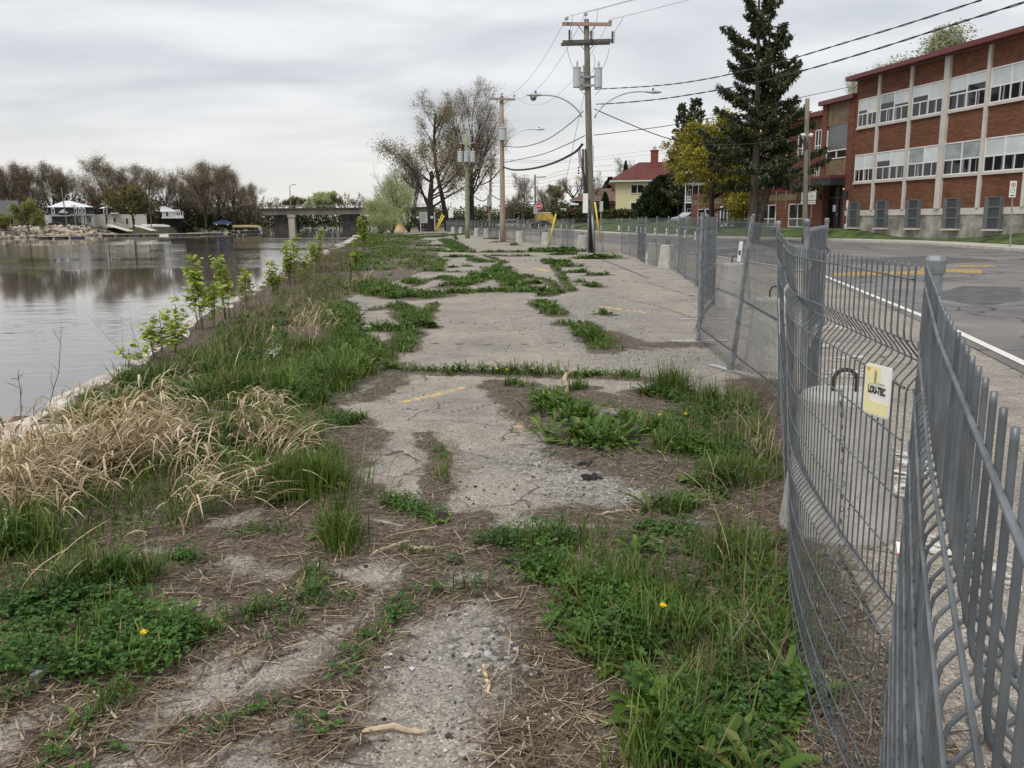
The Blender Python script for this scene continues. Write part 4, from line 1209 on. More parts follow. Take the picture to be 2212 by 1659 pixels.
for x_ in (994.5, 1008, 1021): transformer(t3, r3(x_, 350, -.45), .255, .95)
mb = MB()
for y_ in (292, 309):
    mb.bar(r3(993, y_ - 1), r3(1007, y_ + 3), .05, .07); mb.bar(r3(1009, y_ + 3), r3(1023, y_ - 1), .05, .07)
mb.build('insulator_arm', mInsul, t3)
Y4 = 122.0
t4, b4 = simple_pole('leaning brown pole with two short crossarms far behind the tan pole', (1057, 487), (1061, 342), Y4, pmat('brown_pole_wood', (.20, .13, .10), var=.25, rough=.9, stretch=(9, 9, .6)), .22, .15, .3)
r4 = lambda x_, y_, dy=0: P(x_, y_, Y4 + dy) - b4
mb = MB(); mb.bar(r4(1051, 344, -.2), r4(1069, 344, -.2), .1, .14); mb.bar(r4(1044, 360, -.2), r4(1072, 361, -.2), .1, .14); mb.build('crossarm', mArmGrey, t4)
mb = MB(); mb.box(r4(1057, 432, -.4), (.75, .45, 1.6), taper=.6); mb.build('equipment_bag', pmat('grey_canvas', (.30, .30, .30), rough=.9), t4)
Y5 = 155.0
t5, b5 = simple_pole('far slim grey pole with a one-sided crossarm near the stop sign', (1157, 493), (1155.5, 377), Y5, mPoleGrey, .2, .14, .3)
mb = MB(); mb.bar(P(1155, 383, Y5 - .2) - b5, P(1179, 382, Y5 - .2) - b5, .1, .15); mb.build('crossarm', mArmGrey, t5)
mb = MB(); mb.bar(P(1157, 462, Y5 - .3) - b5, P(1157, 445, Y5 - .3) - b5, .05, .75); mb.build('sign_back', mTrans, t5)
Y6 = 118.0
t6, b6 = simple_pole('old leaning pole with a dark sleeve right behind the crossarm pole', (1282, 500), (1251, 323), Y6, mPoleDark, .24, .16, .6)
mb = MB(); mb.tube([P(1254.5, 360, Y6 - .05) - b6, P(1251, 322, Y6 - .05) - b6], .21, 10); mb.build('bare_top', pmat('bare_wood', (.45, .40, .36), rough=.9), t6)
mb = MB()
for y_ in (363, 369, 375): mb.lathe([(.03, -.1), (.12, 0), (.12, .1), (.03, .16)], 8, c=P(1250, y_, Y6 - .2) - b6)
mb.build('spool_insulators', mInsD, t6)
Y7 = 57.0
t7, b7 = simple_pole('bare grey wooden pole standing before the school entrance', (1738.5, 515), (1744, 213), Y7, mPoleGrey, .18, .135, .12)
r7 = lambda x_, y_, dy=0: P(x_, y_, Y7 + dy) - b7
mb = MB(); mb.tube([r7(1749, 300), r7(1749, 400)], .03, 6); mb.build('conduit', mPost, t7)
mb = MB()
for x_ in (1735, 1752): mb.tube([r7(1743, 294, -.1), r7(x_, 290, -.1)], .03, 6); mb.lathe([(.02, .10), (.13, .06), (.15, -.02), (.10, -.12), (.02, -.16)], 12, c=r7(x_, 291, -.1))
mb.build('floodlights', mTag, t7)
mb = MB(); mb.bar(r7(1742, 322, -.15), r7(1737, 300, -.15), .05, .3); mb.build('meter_box', mPoleDark, t7)

# ---- wires, attached to the insulators
far_r = [np.array([27.0, 14.0, 12.6]), np.array([28.4, 13.6, 12.95]), np.array([29.8, 13.2, 12.6])]
for i, nm in enumerate(('left', 'middle', 'right')):
    wire('bare primary wire from the %s insulator of the crossarm pole to the upper frame edge' % nm, [INS[i], far_r[i]], .009, .45)
    wire('bare primary wire between the %s insulators of the crossarm and tan poles' % nm, [INS[i], INS2[i]], .009, 1.5 + .3 * i)
    wire('bare wire from the %s insulator of the tan pole on to the transformer pole' % nm, [INS2[i], P((993, 1008, 1022)[i], (291, 288, 291)[i], Y3)], .009, .6)
def W(label, pts, r, **k): return wire(label, [P(*p) for p in pts], r, **k)
W('upper thick twisted cable rising from the crossarm pole across the spruce to the right', [(1284, 193, 45.8), (1426, 184.5, 40), (1530, 170, 36), (1620, 150, 33), (1710, 127, 30), (1810, 97, 27), (1949, 55, 24), (2120, 0, 21)], .015, twist=2.0, mat_=mCable, n=30)
W('lower thick twisted cable rising from the crossarm pole across the spruce to the right', [(1288, 225, 45.8), (1330, 223, 43), (1426, 214, 40), (1530, 198, 36), (1640, 177, 32), (1755, 147, 28.5), (1900, 104, 25), (2053, 55, 22), (2212, 5, 19)], .016, twist=2.2, mat_=mCable, n=34)
W('thin service wire from the crossarm pole to the school roof corner', [(1283, 292, 45.9), (1440, 272, 50), (1560, 250, 54), (1700, 217, 59), (1834, 188, 65)], .02, mat_=mCable)
W('sagging service cable from the crossarm pole to the bare grey pole', [(1285, 236, 45.9), (1350, 264, 47), (1440, 298, 49), (1525, 312.5, 51), (1645, 309, 54), (1738, 295, Y7)], .026, mat_=mCable, n=30)
W('thick black cable bundle sagging between the crossarm pole and the tan pole', [(1258, 312, 45.9), (1240, 330, 48), (1195, 352, 54), (1150, 364, 61), (1110, 367, 67), (1087, 361, Y2)], .07, mat_=mCable, n=26)
W('thin telephone cable between the crossarm pole and the tan pole', [(1263, 293, 45.9), (1220, 314, 51), (1165, 335, 60), (1088, 351, Y2)], .025, mat_=mCable)
W('twisted street cable between the crossarm pole and the tan pole', [(1260, 240, 45.9), (1230, 268, 50), (1180, 302, 57), (1130, 317, 64), (1090, 316, Y2)], .02, twist=1.6, mat_=mCable)
W('black cable sagging between the tan pole and the transformer pole', [(1083, 364, Y2), (1060, 389, 76), (1035, 400, 81), (1011, 400, Y3)], .055, mat_=mCable)
W('lower black cable sagging from the transformer pole to the leaning brown pole', [(1011, 404, Y3), (1025, 425, 95), (1043, 434, 108), (1057, 424, Y4)], .05, mat_=mCable)
W('black cable sagging between the leaning brown pole and the slim far pole', [(1059, 420, Y4), (1085, 434, 130), (1120, 441, 142), (1156, 434, Y5)], .06, mat_=mCable)
W('black cable running from the slim far pole down to the far street corner', [(1157, 434, Y5), (1180, 448, 165), (1215, 452, 178), (1245, 446, 190)], .06, mat_=mCable)
W('thin guy wire slanting from the crossarm pole down toward the yellow guard', [(1263, 200, 45.8), (1243, 290, 48.0), (1228, 365, 49.6), (1207, 448, 51.4)], .011)
for k_, (ya, yb_, yc) in enumerate(((344, 346, 333), (347, 351, 342), (376, 387, 362), (389, 391, 372), (395, 397, 384), (403, 404, 400))):
    W('faint wire crossing the far street at tree height, %s from the top' % ORD[k_], [(1064, ya, Y4), (1160, yb_, 150), (1255, yc if k_ > 1 else yb_ - 2, 118 if k_ in (2, 3, 4) else 170), (1440, (320, 330, 352, 366, 380, 402)[k_], 190)], .02)
W('thin wire from the transformer pole to the leaning brown pole top', [(1010, 330, Y3), (1040, 325, 100), (1052, 345, Y4)], .012)
W('thin slanting wire from the tan pole shoulder down to the transformer pole', [(1082, 280, Y2), (1050, 325, 78), (1010, 372, Y3)], .02, mat_=mCable)

# ---- yellow guy-wire guards
def guard(label, a, b, Y, r=.05, Ya=None):
    t = empty('guy_guard', tuple(P(*a, Y)), 0, label, 'guy guard', 'yellow plastic guards on guy wires'); o = P(*a, Y)
    mb = MB(); A_ = P(*a, Y) - o; B_ = P(*b, Ya or Y) - o; mb.tube([A_, (A_ + B_) / 2, B_], r, 10); mb.build('sleeve', mYel, t, smooth=True)
    mb = MB(); mb.tube([A_ - (B_ - A_) * .08, A_ + (B_ - A_) * 1.04], .012, 5); mb.build('cable', mWire, t)
guard('scuffed yellow guy guard standing slanted left of the crossarm pole', (1182, 541), (1201, 462), 49.0, .045)
guard('yellow guy guard hanging steeply right of the crossarm pole', (1296, 518), (1285, 436), 45.0, .045)
W('guy wire running from the crossarm pole down into the right yellow guard', [(1272, 300, 45.9), (1279, 380, 45.4), (1285, 437, 45)], .011)
guard('longer of the two yellow guards leaning by the big bare trees', (940, 500), (955.5, 463), 138, .115)
guard('shorter of the two yellow guards leaning by the big bare trees', (942, 500), (959.5, 466), 137, .115)

# ---- traffic and other signs
mSignPost = pmat('sign_post_steel', (.30, .30, .29), var=.15, rough=.6, metal=.3)
mRed = pmat('sign_red', (.50, .025, .04), var=.04, rough=.4)
def sign_post(label, pxb, pxt, Y, zb, cat='sign', name='sign_post'):
    b_ = P(pxb[0], pxb[1], Y); b_[2] = zb
    t = empty(name, tuple(b_), 0, label, cat); mb = MB(); mb.bar((0, 0, -.1), P(pxt[0], pxt[1], Y) - b_, .06, .06); mb.build('post', mSignPost, t); return t, b_
Ys = 148
t, b_ = sign_post('red octagonal stop sign on a post at the far street corner', (1164, 494), (1164, 441), Ys, .25); 
c = P(1164, 445, Ys - .1) - b_; R_ = .62
mb = MB(); mb.prism([(R_ * math.cos(a), R_ * math.sin(a)) for a in np.arange(8) * math.pi / 4 + math.pi / 8], .03, (c, (1, 0, 0), (0, 0, 1))); s = mb.build('stop_plate', mTag, t)
mb = MB(); R_ = .56; mb.prism([(R_ * math.cos(a), R_ * math.sin(a)) for a in np.arange(8) * math.pi / 4 + math.pi / 8], .01, (c + (0, -.008, 0), (1, 0, 0), (0, 0, 1))); mb.build('red_field', mRed, s)
text_mesh('ARRÊT', 'lettering', mTag, .36, frame_m(c + np.array((0, -.022, .0)), (1, 0, 0), (0, 0, 1)), s, ext=.002, bold=.008, sx=.85)
Ys = 140
t, b_ = sign_post('white maximum 30 speed sign on a post at the far lawn', (1217, 492), (1217, 452), Ys, .5); c = P(1217, 458, Ys - .1) - b_
mb = MB(); mb.box(c, (.9, .03, 1.1)); s = mb.build('speed_plate', mTag, t)
text_mesh('30', 'lettering', mBlack, .72, frame_m(c + np.array((0, -.02, -.16)), (1, 0, 0), (0, 0, 1)), s, ext=.002, bold=.012)
text_mesh('MAXIMUM', 'small_lettering', mBlack, .17, frame_m(c + np.array((0, -.02, .38)), (1, 0, 0), (0, 0, 1)), s, ext=.002, bold=.003)
Ys = 150
t, b_ = sign_post('narrow red stop sign seen edge-on under white street name blades', (1241.5, 482), (1241.5, 438), Ys, 1.2); c = P(1241.5, 455, Ys - .1) - b_
mb = MB(); mb.prism([(.24 * math.cos(a), .55 * math.sin(a)) for a in np.arange(8) * math.pi / 4 + math.pi / 8], .04, (c, (1, 0, 0), (0, 0, 1))); s = mb.build('stop_plate', mRed, t)
mb = MB(); mb.box(c + (0, -.02, 0), (.34, .02, .16)); mb.build('lettering', mTag, s)
mb = MB(); mb.box(P(1241, 441, Ys - .1) - b_, (1.35, .04, .26)); mb.box(P(1237, 439, Ys + .1) - b_, (.8, .04, .2)); mb.build('street_name_blade', mTag, t)
Ys = 62
t, b_ = sign_post('back of a tall narrow grey sign right of the crossarm pole', (1298, 512), (1298, 436), Ys, .0); mb = MB(); mb.box(P(1299, 446, Ys - .06) - b_, (.24, .03, .72)); mb.build('sign_back', mTrans, t)
Ys = 44.0
t, b_ = sign_post('white parking sign with red ring and green ring at the right kerb lawn', (2183.5, 515), (2188.5, 396), Ys, .2); c = P(2188, 408.5, Ys - .06) - b_
mb = MB(); mb.box(c, (.33, .02, .80)); s = mb.build('parking_plate', mTag, t)
def ring(par, c, r, w, mat_, nm):
    mb = MB(); a = np.linspace(0, 2 * math.pi, 25); mb.tube(np.stack([c[0] + r * np.cos(a), np.full(25, c[1]), c[2] + r * np.sin(a)], 1), w, 4, caps=False); mb.build(nm, mat_, par)
ring(s, c + np.array((0, -.012, .21)), .10, .014, mRed, 'red_ring')
text_mesh('P', 'lettering', mBlack, .15, frame_m(c + np.array((0, -.014, .21)), (1, 0, 0), (0, 0, 1)), s, ext=.002)
mb = MB(); mb.bar(c + np.array((-.07, -.018, .28)), c + np.array((.07, -.018, .14)), .012, .02); mb.build('red_slash', mRed, s)
ring(s, c + np.array((0, -.012, -.08)), .10, .014, pmat('sign_green', (.10, .28, .22), rough=.5), 'green_ring')
mb = MB(); mb.box(c + np.array((0, -.014, -.31)), (.2, .012, .04)); mb.build('arrow_bar', mBlack, s)
# notice board and stakes at the far end of the lot
Ys = 140
t, b_ = sign_post('white notice board before the pile of dark beams at the lot end', (915, 500), (915, 466), Ys, 0); c = P(914.8, 470, Ys - .12) - b_
mb = MB(); mb.box(c, (1.2, .04, 1.75)); s = mb.build('notice_plate', pmat('notice_white', (.62, .63, .62), var=.05, rough=.5), t)
mb = MB()
for k in range(9): mb.box(c + np.array((0, -.024, .68 - k * .16)), (.85 * (.7 + .3 * ((k * 7) % 3) / 2), .012, .05))
mb.build('lettering', pmat('grey_lettering', (.25, .26, .27), rough=.7), s)
for x_, lab in ((878.5, 'slim white stake nearest the bare bush at the lot end'), (909.5, 'slim white stake in front of the pile of dark beams'), (940, 'slim white stake beside the leaning yellow guards')):
    b_ = G(x_, 500.5); t = empty('stake', tuple(b_), 0, lab, 'stake', 'white stakes at the end of the lot'); mb = MB(); mb.tube([(0, 0, 0), (-.05, 0, 3.1 if x_ > 900 else 2.9)], .085, 6); mb.build('stake_shaft', pmat('white_stake', (.58, .57, .55), rough=.7), t)
    mb = MB(); mb.box((-.45, -.1, 2.3), (.42, .04, .36)); mb.build('plate', mTag, t)
t = empty('box_sign', tuple(P(974, 462, 95)), 0, 'small white box hung by wires left of the three-transformer pole', 'box'); mb = MB(); mb.box((0, 0, 0), (.5, .12, .8)); mb.build('front', mTag, t); mb = MB(); mb.tube([(0, 0, .38), (1.8, -9 + 0, .5)], .015, 4); mb.tube([(0, 0, -.3), (1.8, -9, -.2)], .015, 4); mb.build('support_wire', mWire, t)
# ================================================================== BUILDINGS
def brick_mat(name, c1, c2, mortar, sc=1.0, soot=.25, R=None):
    m, nt, b = newmat(name)
    tcn = nt.nodes.new('ShaderNodeTexCoord'); src = tcn.outputs['Object']
    mp = nt.nodes.new('ShaderNodeMapping'); mp.inputs['Rotation'].default_value = (math.pi / 2, 0, 0)
    nt.links.new(src, mp.inputs[0])
    br = nt.nodes.new('ShaderNodeTexBrick')
    br.inputs['Scale'].default_value = 1.0 / sc
    br.inputs['Brick Width'].default_value = .30; br.inputs['Row Height'].default_value = .105
    br.inputs['Mortar Size'].default_value = .009; br.inputs['Bias'].default_value = 0.0
    br.inputs['Color1'].default_value = (*c1, 1); br.inputs['Color2'].default_value = (*c2, 1); br.inputs['Mortar'].default_value = (*mortar, 1)
    nt.links.new(mp.outputs[0], br.inputs['Vector'])
    mp2 = nt.nodes.new('ShaderNodeMapping'); mp2.inputs['Scale'].default_value = (.8, .8, 5.5); nt.links.new(src, mp2.inputs[0])
    n1 = N(nt, 'ShaderNodeTexNoise', Scale=.9, Detail=5.0, Roughness=.7); nt.links.new(mp2.outputs[0], n1.inputs['Vector'])
    v = ramp(nt, n1.outputs['Fac'], [(.3, (.68, .64, .62)), (.5, (1, 1, 1)), (.7, (1.28, 1.35, 1.3))])
    c = mixc(nt, 1.0, br.outputs['Color'], v, 'MULTIPLY')
    n2 = N(nt, 'ShaderNodeTexNoise', Scale=.35, Detail=4.0); nt.links.new(src, n2.inputs['Vector'])
    c = mixc(nt, 1.0, c, ramp(nt, n2.outputs['Fac'], [(.3, (.8, .8, .8)), (.7, (1.15, 1.15, 1.15))]), 'MULTIPLY')
    nt.links.new(c, b.inputs['Base Color']); b.inputs['Roughness'].default_value = .9; b.inputs['Specular IOR Level'].default_value = .2
    return m
mBrick = brick_mat('red_brown_brick', (.122, .045, .025), (.182, .072, .037), (.17, .11, .08))
mBrick2 = brick_mat('darker_red_brick', (.135, .042, .027), (.175, .058, .036), (.17, .12, .10))
mStoneW = pmat('precast_stone', (.52, .49, .44), var=.07, scale=1.2, rough=.85)
mFound = pmat('patched_foundation_concrete', (.23, .215, .18), var=.45, scale=.9, rough=.95, col2=(.42, .40, .35))
mFascia = pmat('red_metal_fascia', (.135, .03, .026), var=.06, scale=1.0, rough=.45)
mFrame = pmat('white_window_frame', (.72, .71, .69), var=.03, rough=.5)
mGuard = pmat('grey_metal_grille', (.14, .145, .15), var=.12, scale=3.0, rough=.6, metal=.2)
mGuardD = pmat('dark_grille_mesh', (.045, .05, .055), var=.2, scale=40.0, rough=.6)
mBrownSt = pmat('brown_stone_panel', (.17, .12, .07), var=.2, scale=2.0, rough=.9)
mDarkMetal = pmat('dark_canopy_metal', (.022, .022, .024), var=.2, rough=.5)
mDoorG = pmat('dark_door_glass', (.012, .011, .010), var=.3, rough=.12)
def glass(name, col, rough=.06):
    m, nt, b = newmat(name); b.inputs['Base Color'].default_value = (*col, 1); b.inputs['Roughness'].default_value = rough
    b.inputs['IOR'].default_value = 1.5; return m
mGlassD = glass('dark_window_glass', (.018, .018, .02))
mGlassG = glass('grey_window_glass', (.10, .11, .115), .1)
mBlind = pmat('white_blind_behind_glass', (.56, .60, .60), var=.09, scale=.7, rough=.12)
mBlindB = pmat('grey_blind_behind_glass', (.30, .33, .34), var=.25, scale=.9, rough=.12)
mCurt = pmat('pale_curtain_behind_glass', (.22, .22, .22), var=.6, scale=2.0, rough=.15, stretch=(3, 3, .3))
mGravelRoof = pmat('flat_roof', (.18, .17, .16), rough=.95)

# local frame of the school: u along the facade towards the viewer, v out of it, w up
SU = np.array([.181, -.983, 0.0]); SU /= np.linalg.norm(SU); SV = np.array([-SU[1] * -1, SU[0] * -1, 0]); SV = np.array([SU[1], -SU[0], 0.0])
S0 = P(1836, 470, 66.0); S0[2] = .80
school = empty('school_building', tuple(S0), math.atan2(SU[1], SU[0]), 'long two-storey red brick school with white piers and red roof edge', 'school')
# in the local frame x=u and y = left of u; outward normal SV
sgn_v = 1.0 if (np.array([-SU[1], SU[0], 0]) @ np.array([-1, 0, 0])) > 0 else -1.0
def L3(u, v, w): return (u, v * sgn_v, w)
def upx(px, v=0.0):                                # facade coordinate seen at picture column px near the horizon
    d = ray(px, 470); d = d / d[1]
    # S0 + u*SU + v*n = t*d (xy)
    n = SV if SV[0] < 0 else -SV
    A = np.array([[SU[0], -d[0]], [SU[1], -d[1]]]); b_ = -(S0[:2] + n[:2] * v)
    return np.linalg.solve(A, b_)[0]
def bx(mb, u0, u1, v0, v1, w0, w1, mi=0):
    mb.box(((u0 + u1) / 2, (v0 + v1) / 2 * sgn_v, (w0 + w1) / 2), (abs(u1 - u0), abs(v1 - v0), abs(w1 - w0)), mi=mi)
def part(name, mat_, boxes, parent=None):
    mb = MB()
    for q in boxes: bx(mb, *q)
    return mb.build(name, mat_, parent if parent is not None else school)
UE = upx(2400) + 9                                 # the wing goes on past the frame
pil = [upx(x) for x in (1883.5, 1949.5, 2024.7, 2111.6, 2208.6)]
bay = (pil[-1] - pil[0]) / 4
pils = [pil[0] + bay * k for k in range(0, 9)]
u_l = upx(1838)
WB = 10.7
# main block
part('wall', mBrick, [(u_l - .25, UE, -14, 0, 1.40, WB)])
part('foundation', mFound, [(u_l - .75, UE, -14, .03, -.6, 1.0)])
part('stone_band', mStoneW, [(u_l - .75, UE, -.5, .07, 1.003, 1.40)])
part('roof', mGravelRoof, [(u_l - .3, UE, -14, .1, WB + .003, WB + .1)])
part('red_roof_edge', mFascia, [(u_l - .65, UE, -.3, .75, WB + .06, WB + .36), (u_l - .65, u_l - .4, -14, -.303, WB + .06, WB + .36)])
for i, u in enumerate(pils):
    big = (i % 3 == 2); w = .24 if big else .13
    part('big_pier' if big else 'pier', mStoneW, [(u - w, u + w, -.2, .20 if big else .14, 1.403, WB + .0)])
edges = [u_l] + pils
rw = random.Random(4)
def classroom_window(u0, u1, w0, w1):
    f = []
    t = .07; wm = w0 + (w1 - w0) * .46; um = (u0 + u1) / 2
    f += [(u0, u1, -.1, .05, w0, w0 + t), (u0, u1, -.1, .05, w1 - t, w1), (u0, u0 + t, -.1, .053, w0 + t, w1 - t), (u1 - t, u1, -.1, .053, w0 + t, w1 - t),
          (u0 + t, u1 - t, -.1, .047, wm - .04, wm + .04), (um - .045, um + .045, -.1, .056, w0 + t, w1 - t)]
    for k in (.25, .75):
        uu = u0 + (u1 - u0) * k; f.append((uu - .025, uu + .025, -.08, .044, w0 + t, wm - .04))
    fr = part('window', mFrame, f)
    part('sill', mStoneW, [(u0 - .02, u1 + .02, -.1, .12, w0 - .16, w0 - .003)], fr)
    uq = [u0 + t, um - .045, um + .045, u1 - t]
    for a, b_ in ((uq[0], uq[1]), (uq[2], uq[3])):
        full = rw.random() < .7
        drop = 0 if full else rw.uniform(.15, .45)
        hb = (w1 - t) - (wm + .04)
        part('blind', mBlind if rw.random() < .78 else mBlindB, [(a, b_, -.09, .018, wm + .04 + hb * drop, w1 - t)], fr)
        if drop: part('upper_pane', mGlassD, [(a, b_, -.09, .014, wm + .04, wm + .04 + hb * drop)], fr)
    part('lower_pane', mGlassD, [(uq[0], uq[3], -.09, .014, w0 + t, wm - .04)], fr)
    for k in range(rw.randint(2, 4)):
        c0 = u0 + t + (u1 - u0 - 2 * t) * rw.choice([.02, .20, .30, .43, .53, .70, .80, .9]); part('curtain', mCurt, [(c0, min(c0 + rw.uniform(.06, .2), u1 - t), -.08, .018 + .0015 * k, w0 + t, wm - .04)], fr)
for (a, b_) in zip(edges[:-1], edges[1:]):
    for w0, w1 in ((3.46, 5.42), (7.38, 9.36)):
        classroom_window(a + .16, b_ - .16, w0, w1)
# basement window cages
cage_px = [(1817 + 39, 1856 + 24), (1911, 1951), (1992, 2038), (2092, 2146), (2189, 2250)]
cage_px = [(1838, 1858.5), (1896, 1919.5), (1963, 1990), (2044, 2075), (2133, 2168)]
cage_u = [(upx(a), upx(b_)) for a, b_ in cage_px]
cage_u += [(cage_u[-1][0] + bay * k, cage_u[-1][1] + bay * k) for k in (1, 2, 3)]
for a, b_ in cage_u:
    a, b_ = min(a, b_), max(a, b_); w0, w1 = .14, 2.02; t = .06
    c_ = part('window_cage', mGuard, [(a, a + t, .0, .30, w0, w1), (b_ - t, b_, .0, .30, w0, w1), (a + t, b_ - t, .0, .303, w1 - t, w1), (a + t, b_ - t, .0, .303, w0, w0 + t), (a + t, b_ - t, .2, .297, w0 + .62, w0 + .70), (a + t, b_ - t, .2, .297, w0 + 1.24, w0 + 1.32), (a + t, a + t + .28, .2, .294, w0 + t, w1 - t)])
    part('mesh', mGuardD, [(a + t + .283, b_ - t, .2, .26, w0 + t, w1 - t)], c_)
    part('sill', mStoneW, [(a - .02, b_ + .05, .03, .34, .04, .135)], c_)
# brick corner and recessed entrance bay
u_e0, u_e1 = upx(1766), u_l - .26
ec = 9.55
part('entrance_wall', mBrick2, [(u_e0, u_e0 + .7, -6, .05, -.3, ec), (u_e1 - .85, u_e1, -6, .05, -.3, ec), (u_e0 + .7, u_e1 - .85, -6, -.25, 8.9, ec)])
part('stone_panel', mBrownSt, [(u_e0 + .7, u_e1 - .85, -5, -.05, 7.9, ec - .003), (u_e0 + .7, u_e1 - .85, -5, -.05, 3.95, 5.35)])
part('red_entrance_roof_edge', mFascia, [(u_e0 - .25, u_e1 + .02, -6, .35, ec + .003, ec + .33)])
# arched window
ua, ub = u_e0 + .72, u_e1 - .87; um = (ua + ub) / 2; hw = (ub - ua) / 2
mb = MB(); out = []; k = 14
for i in range(k + 1):
    a = math.pi * i / k; out.append((um + hw * math.cos(a), 7.55 + .95 * math.sin(a)))
poly = [(ua, 6.0), (ub, 6.0)] + out
o_ = np.array(L3(0, -.08, 0)); mb.prism(poly if sgn_v > 0 else poly, .05, (o_, np.array((1, 0, 0)), np.array((0, 0, 1))))
aw = mb.build('arched_window', mGlassG, school)
part('arch_infill', mBrownSt, [(ua, ub, -.3, -.14, 7.4, 8.6)])
fr = part('frame', mFrame, [(ua, ua + .07, -.1, .0, 5.38, 7.6), (ua, ub, -.1, .01, 5.95, 6.03), (um - .04, um + .04, -.1, .0, 5.38, 5.95), (ua + .07, ub, -.1, .0, 5.36, 5.43)], aw)
part('lower_pane', mGlassD, [(ua + .07, ub, -.12, -.06, 5.43, 5.95)], aw)
part('canopy', mDarkMetal, [(u_e0 - 3.0, u_e1 - .75, .055, 1.3, 3.3, 3.85)])
part('canopy_red_edge', mFascia, [(u_e0 - 3.05, u_e1 - .75, .05, 1.34, 3.853, 4.05)])
d_ = part('entrance_door', mDoorG, [(u_e0 + .71, u_e1 - .86, -.9, -.5, 0, 3.3)])
part('door_frame', mDarkMetal, [(u_e0 + .71, u_e0 + .8, -.6, -.42, 0, 3.3), (u_e1 - .95, u_e1 - .86, -.6, -.42, 0, 3.3), (um - .09, um + .09, -.6, -.42, 0, 3.3), (u_e0 + .8, um - .09, -.6, -.423, 2.35, 2.47), (um + .09, u_e1 - .95, -.6, -.423, 2.35, 2.47)], d_)
part('handle', mSteel, [(um + .02, um + .07, -.41, -.36, 1.0, 1.3)], d_)
part('notice', mTag, [(um - .75, um - .35, -.49, -.45, 1.35, 1.85)], d_)
m_l, nt_, b_l = newmat('lit_entrance_lamp'); b_l.inputs['Emission Color'].default_value = (1, .78, .38, 1); b_l.inputs['Emission Strength'].default_value = 1.3; b_l.inputs['Base Color'].default_value = (.8, .7, .4, 1)
part('entrance_lamp', m_l, [(u_e1 - 1.5, u_e1 - .95, -.41, -.30, 3.0, 3.10)])
part('wall_notice', mTag, [(u_e1 - .32, u_e1 - .10, .053, .09, 1.55, 2.15)])
part('alarm_box', mDarkMetal, [(u_e1 - .55, u_e1 - .2, .053, .2, 2.45, 2.85), (u_e0 + .1, u_e0 + .5, .053, .2, 2.35, 2.75)])
mb = MB(); mb.tube([L3(u_l - .15, .22, .35), L3(u_l - .15, .22, 1.2), L3(u_l - .1, .22, 1.7)], .06, 8); mb.lathe([(.16, .0), (.17, .3), (.07, .42)], 12, c=L3(u_l - .15, .24, 0)); mb.build('vent_pipe', mTrans, school)
# left wing: ground floor flush, upper floor set back, terrace between
u_w0, u_w1 = upx(1493), u_e0
part('wing_wall', mBrick2, [(u_w0, u_w1, -12, 0, -.4, 2.35)])
part('wing_band', mBrownSt, [(u_w0, u_w1, -12, .02, 2.353, 3.05)])
part('wing_red_edge', mFascia, [(u_w0 - .1, u_w1 - .3, -12, .10, 3.053, 3.5)])
u_up = upx(1590)
part('upper_wall', mBrick2, [(u_up, u_w1 + .5, -14, -2.3, 5.3, 9.3)])
part('grey_siding', pmat('purple_grey_siding', (.16, .12, .12), var=.12, scale=1.0, rough=.8), [(u_up, u_w1 + .5, -14, -2.36, 3.5, 5.297)])
part('upper_red_edge', mFascia, [(u_up - .2, u_w1 + .3, -14, -1.95, 9.303, 9.7)])
part('chimney', mBrick2, [(u_w1 - 3.4, u_w1 - 1.7, -7, -5.6, 9.703, 11.3), (u_w1 - 3.55, u_w1 - 1.55, -7.1, -5.5, 11.303, 11.55)])
def plain_window(u0, u1, w0, w1, v, split=True, lower=0.0, pane=None, upper=False):
    t = .07; um = (u0 + u1) / 2
    f = [(u0, u1, v - .05, v + .06, w0, w0 + t), (u0, u1, v - .05, v + .06, w1 - t, w1), (u0, u0 + t, v - .05, v + .063, w0 + t, w1 - t), (u1 - t, u1, v - .05, v + .063, w0 + t, w1 - t)]
    if split: f.append((um - .05, um + .05, v - .05, v + .057, w0 + t, w1 - t))
    if lower: f.append((u0 + t, u1 - t, v - .05, v + .053, w0 + lower - .04, w0 + lower + .04))
    fr = part('window', mFrame, f)
    if lower:
        part('lower_panel', mGuardG, [(u0 + t, u1 - t, v - .04, v + .012, w0 + t, w0 + lower - .04)], fr); part('pane', pane or mGlassD, [(u0 + t, u1 - t, v - .04, v + .012, w0 + lower + .04, w1 - t)], fr)
    else: part('pane', pane or mGlassD, [(u0 + t, u1 - t, v - .04, v + .012, w0 + t, w1 - t)], fr)
    return fr
mGuardG = pmat('grey_infill_panel', (.10, .10, .095), var=.1, rough=.6)
for a, b_ in ((1645, 1676), (1704, 1743), (1608, 1626), (1576, 1592)):
    ua, ub = sorted((upx(a), upx(b_))); plain_window(ua, ub, .1, 2.05, 0, lower=.72)
ua, ub = sorted((upx(1508), upx(1541))); plain_window(ua, ub, 1.0, 1.9, 0)
ua, ub = sorted((upx(1556), upx(1573)))
dd = part('side_door', mFrame, [(ua, ub, -.05, .06, 0, 2.1)]); part('door_pane', mGlassD, [(ua + .3, (ua + ub) / 2 - .12, -.04, .07, .45, 1.75), ((ua + ub) / 2 + .12, ub - .3, -.04, .07, .45, 1.75)], dd)
for a, b_ in ((1650, 1694), (1717, 1736.5), (1753, 1766)):
    ua, ub = sorted((upx(a, -2.3), upx(b_, -2.3))); plain_window(ua, ub, 6.2, 8.2, -2.3, lower=.7)
for a, b_ in ((1648, 1690), (1712, 1734), (1755, 1765)):
    ua, ub = sorted((upx(a, -2.36), upx(b_, -2.36))); plain_window(ua, ub, 3.55, 5.1, -2.36)
rl = []
uu = u_w0 + .5
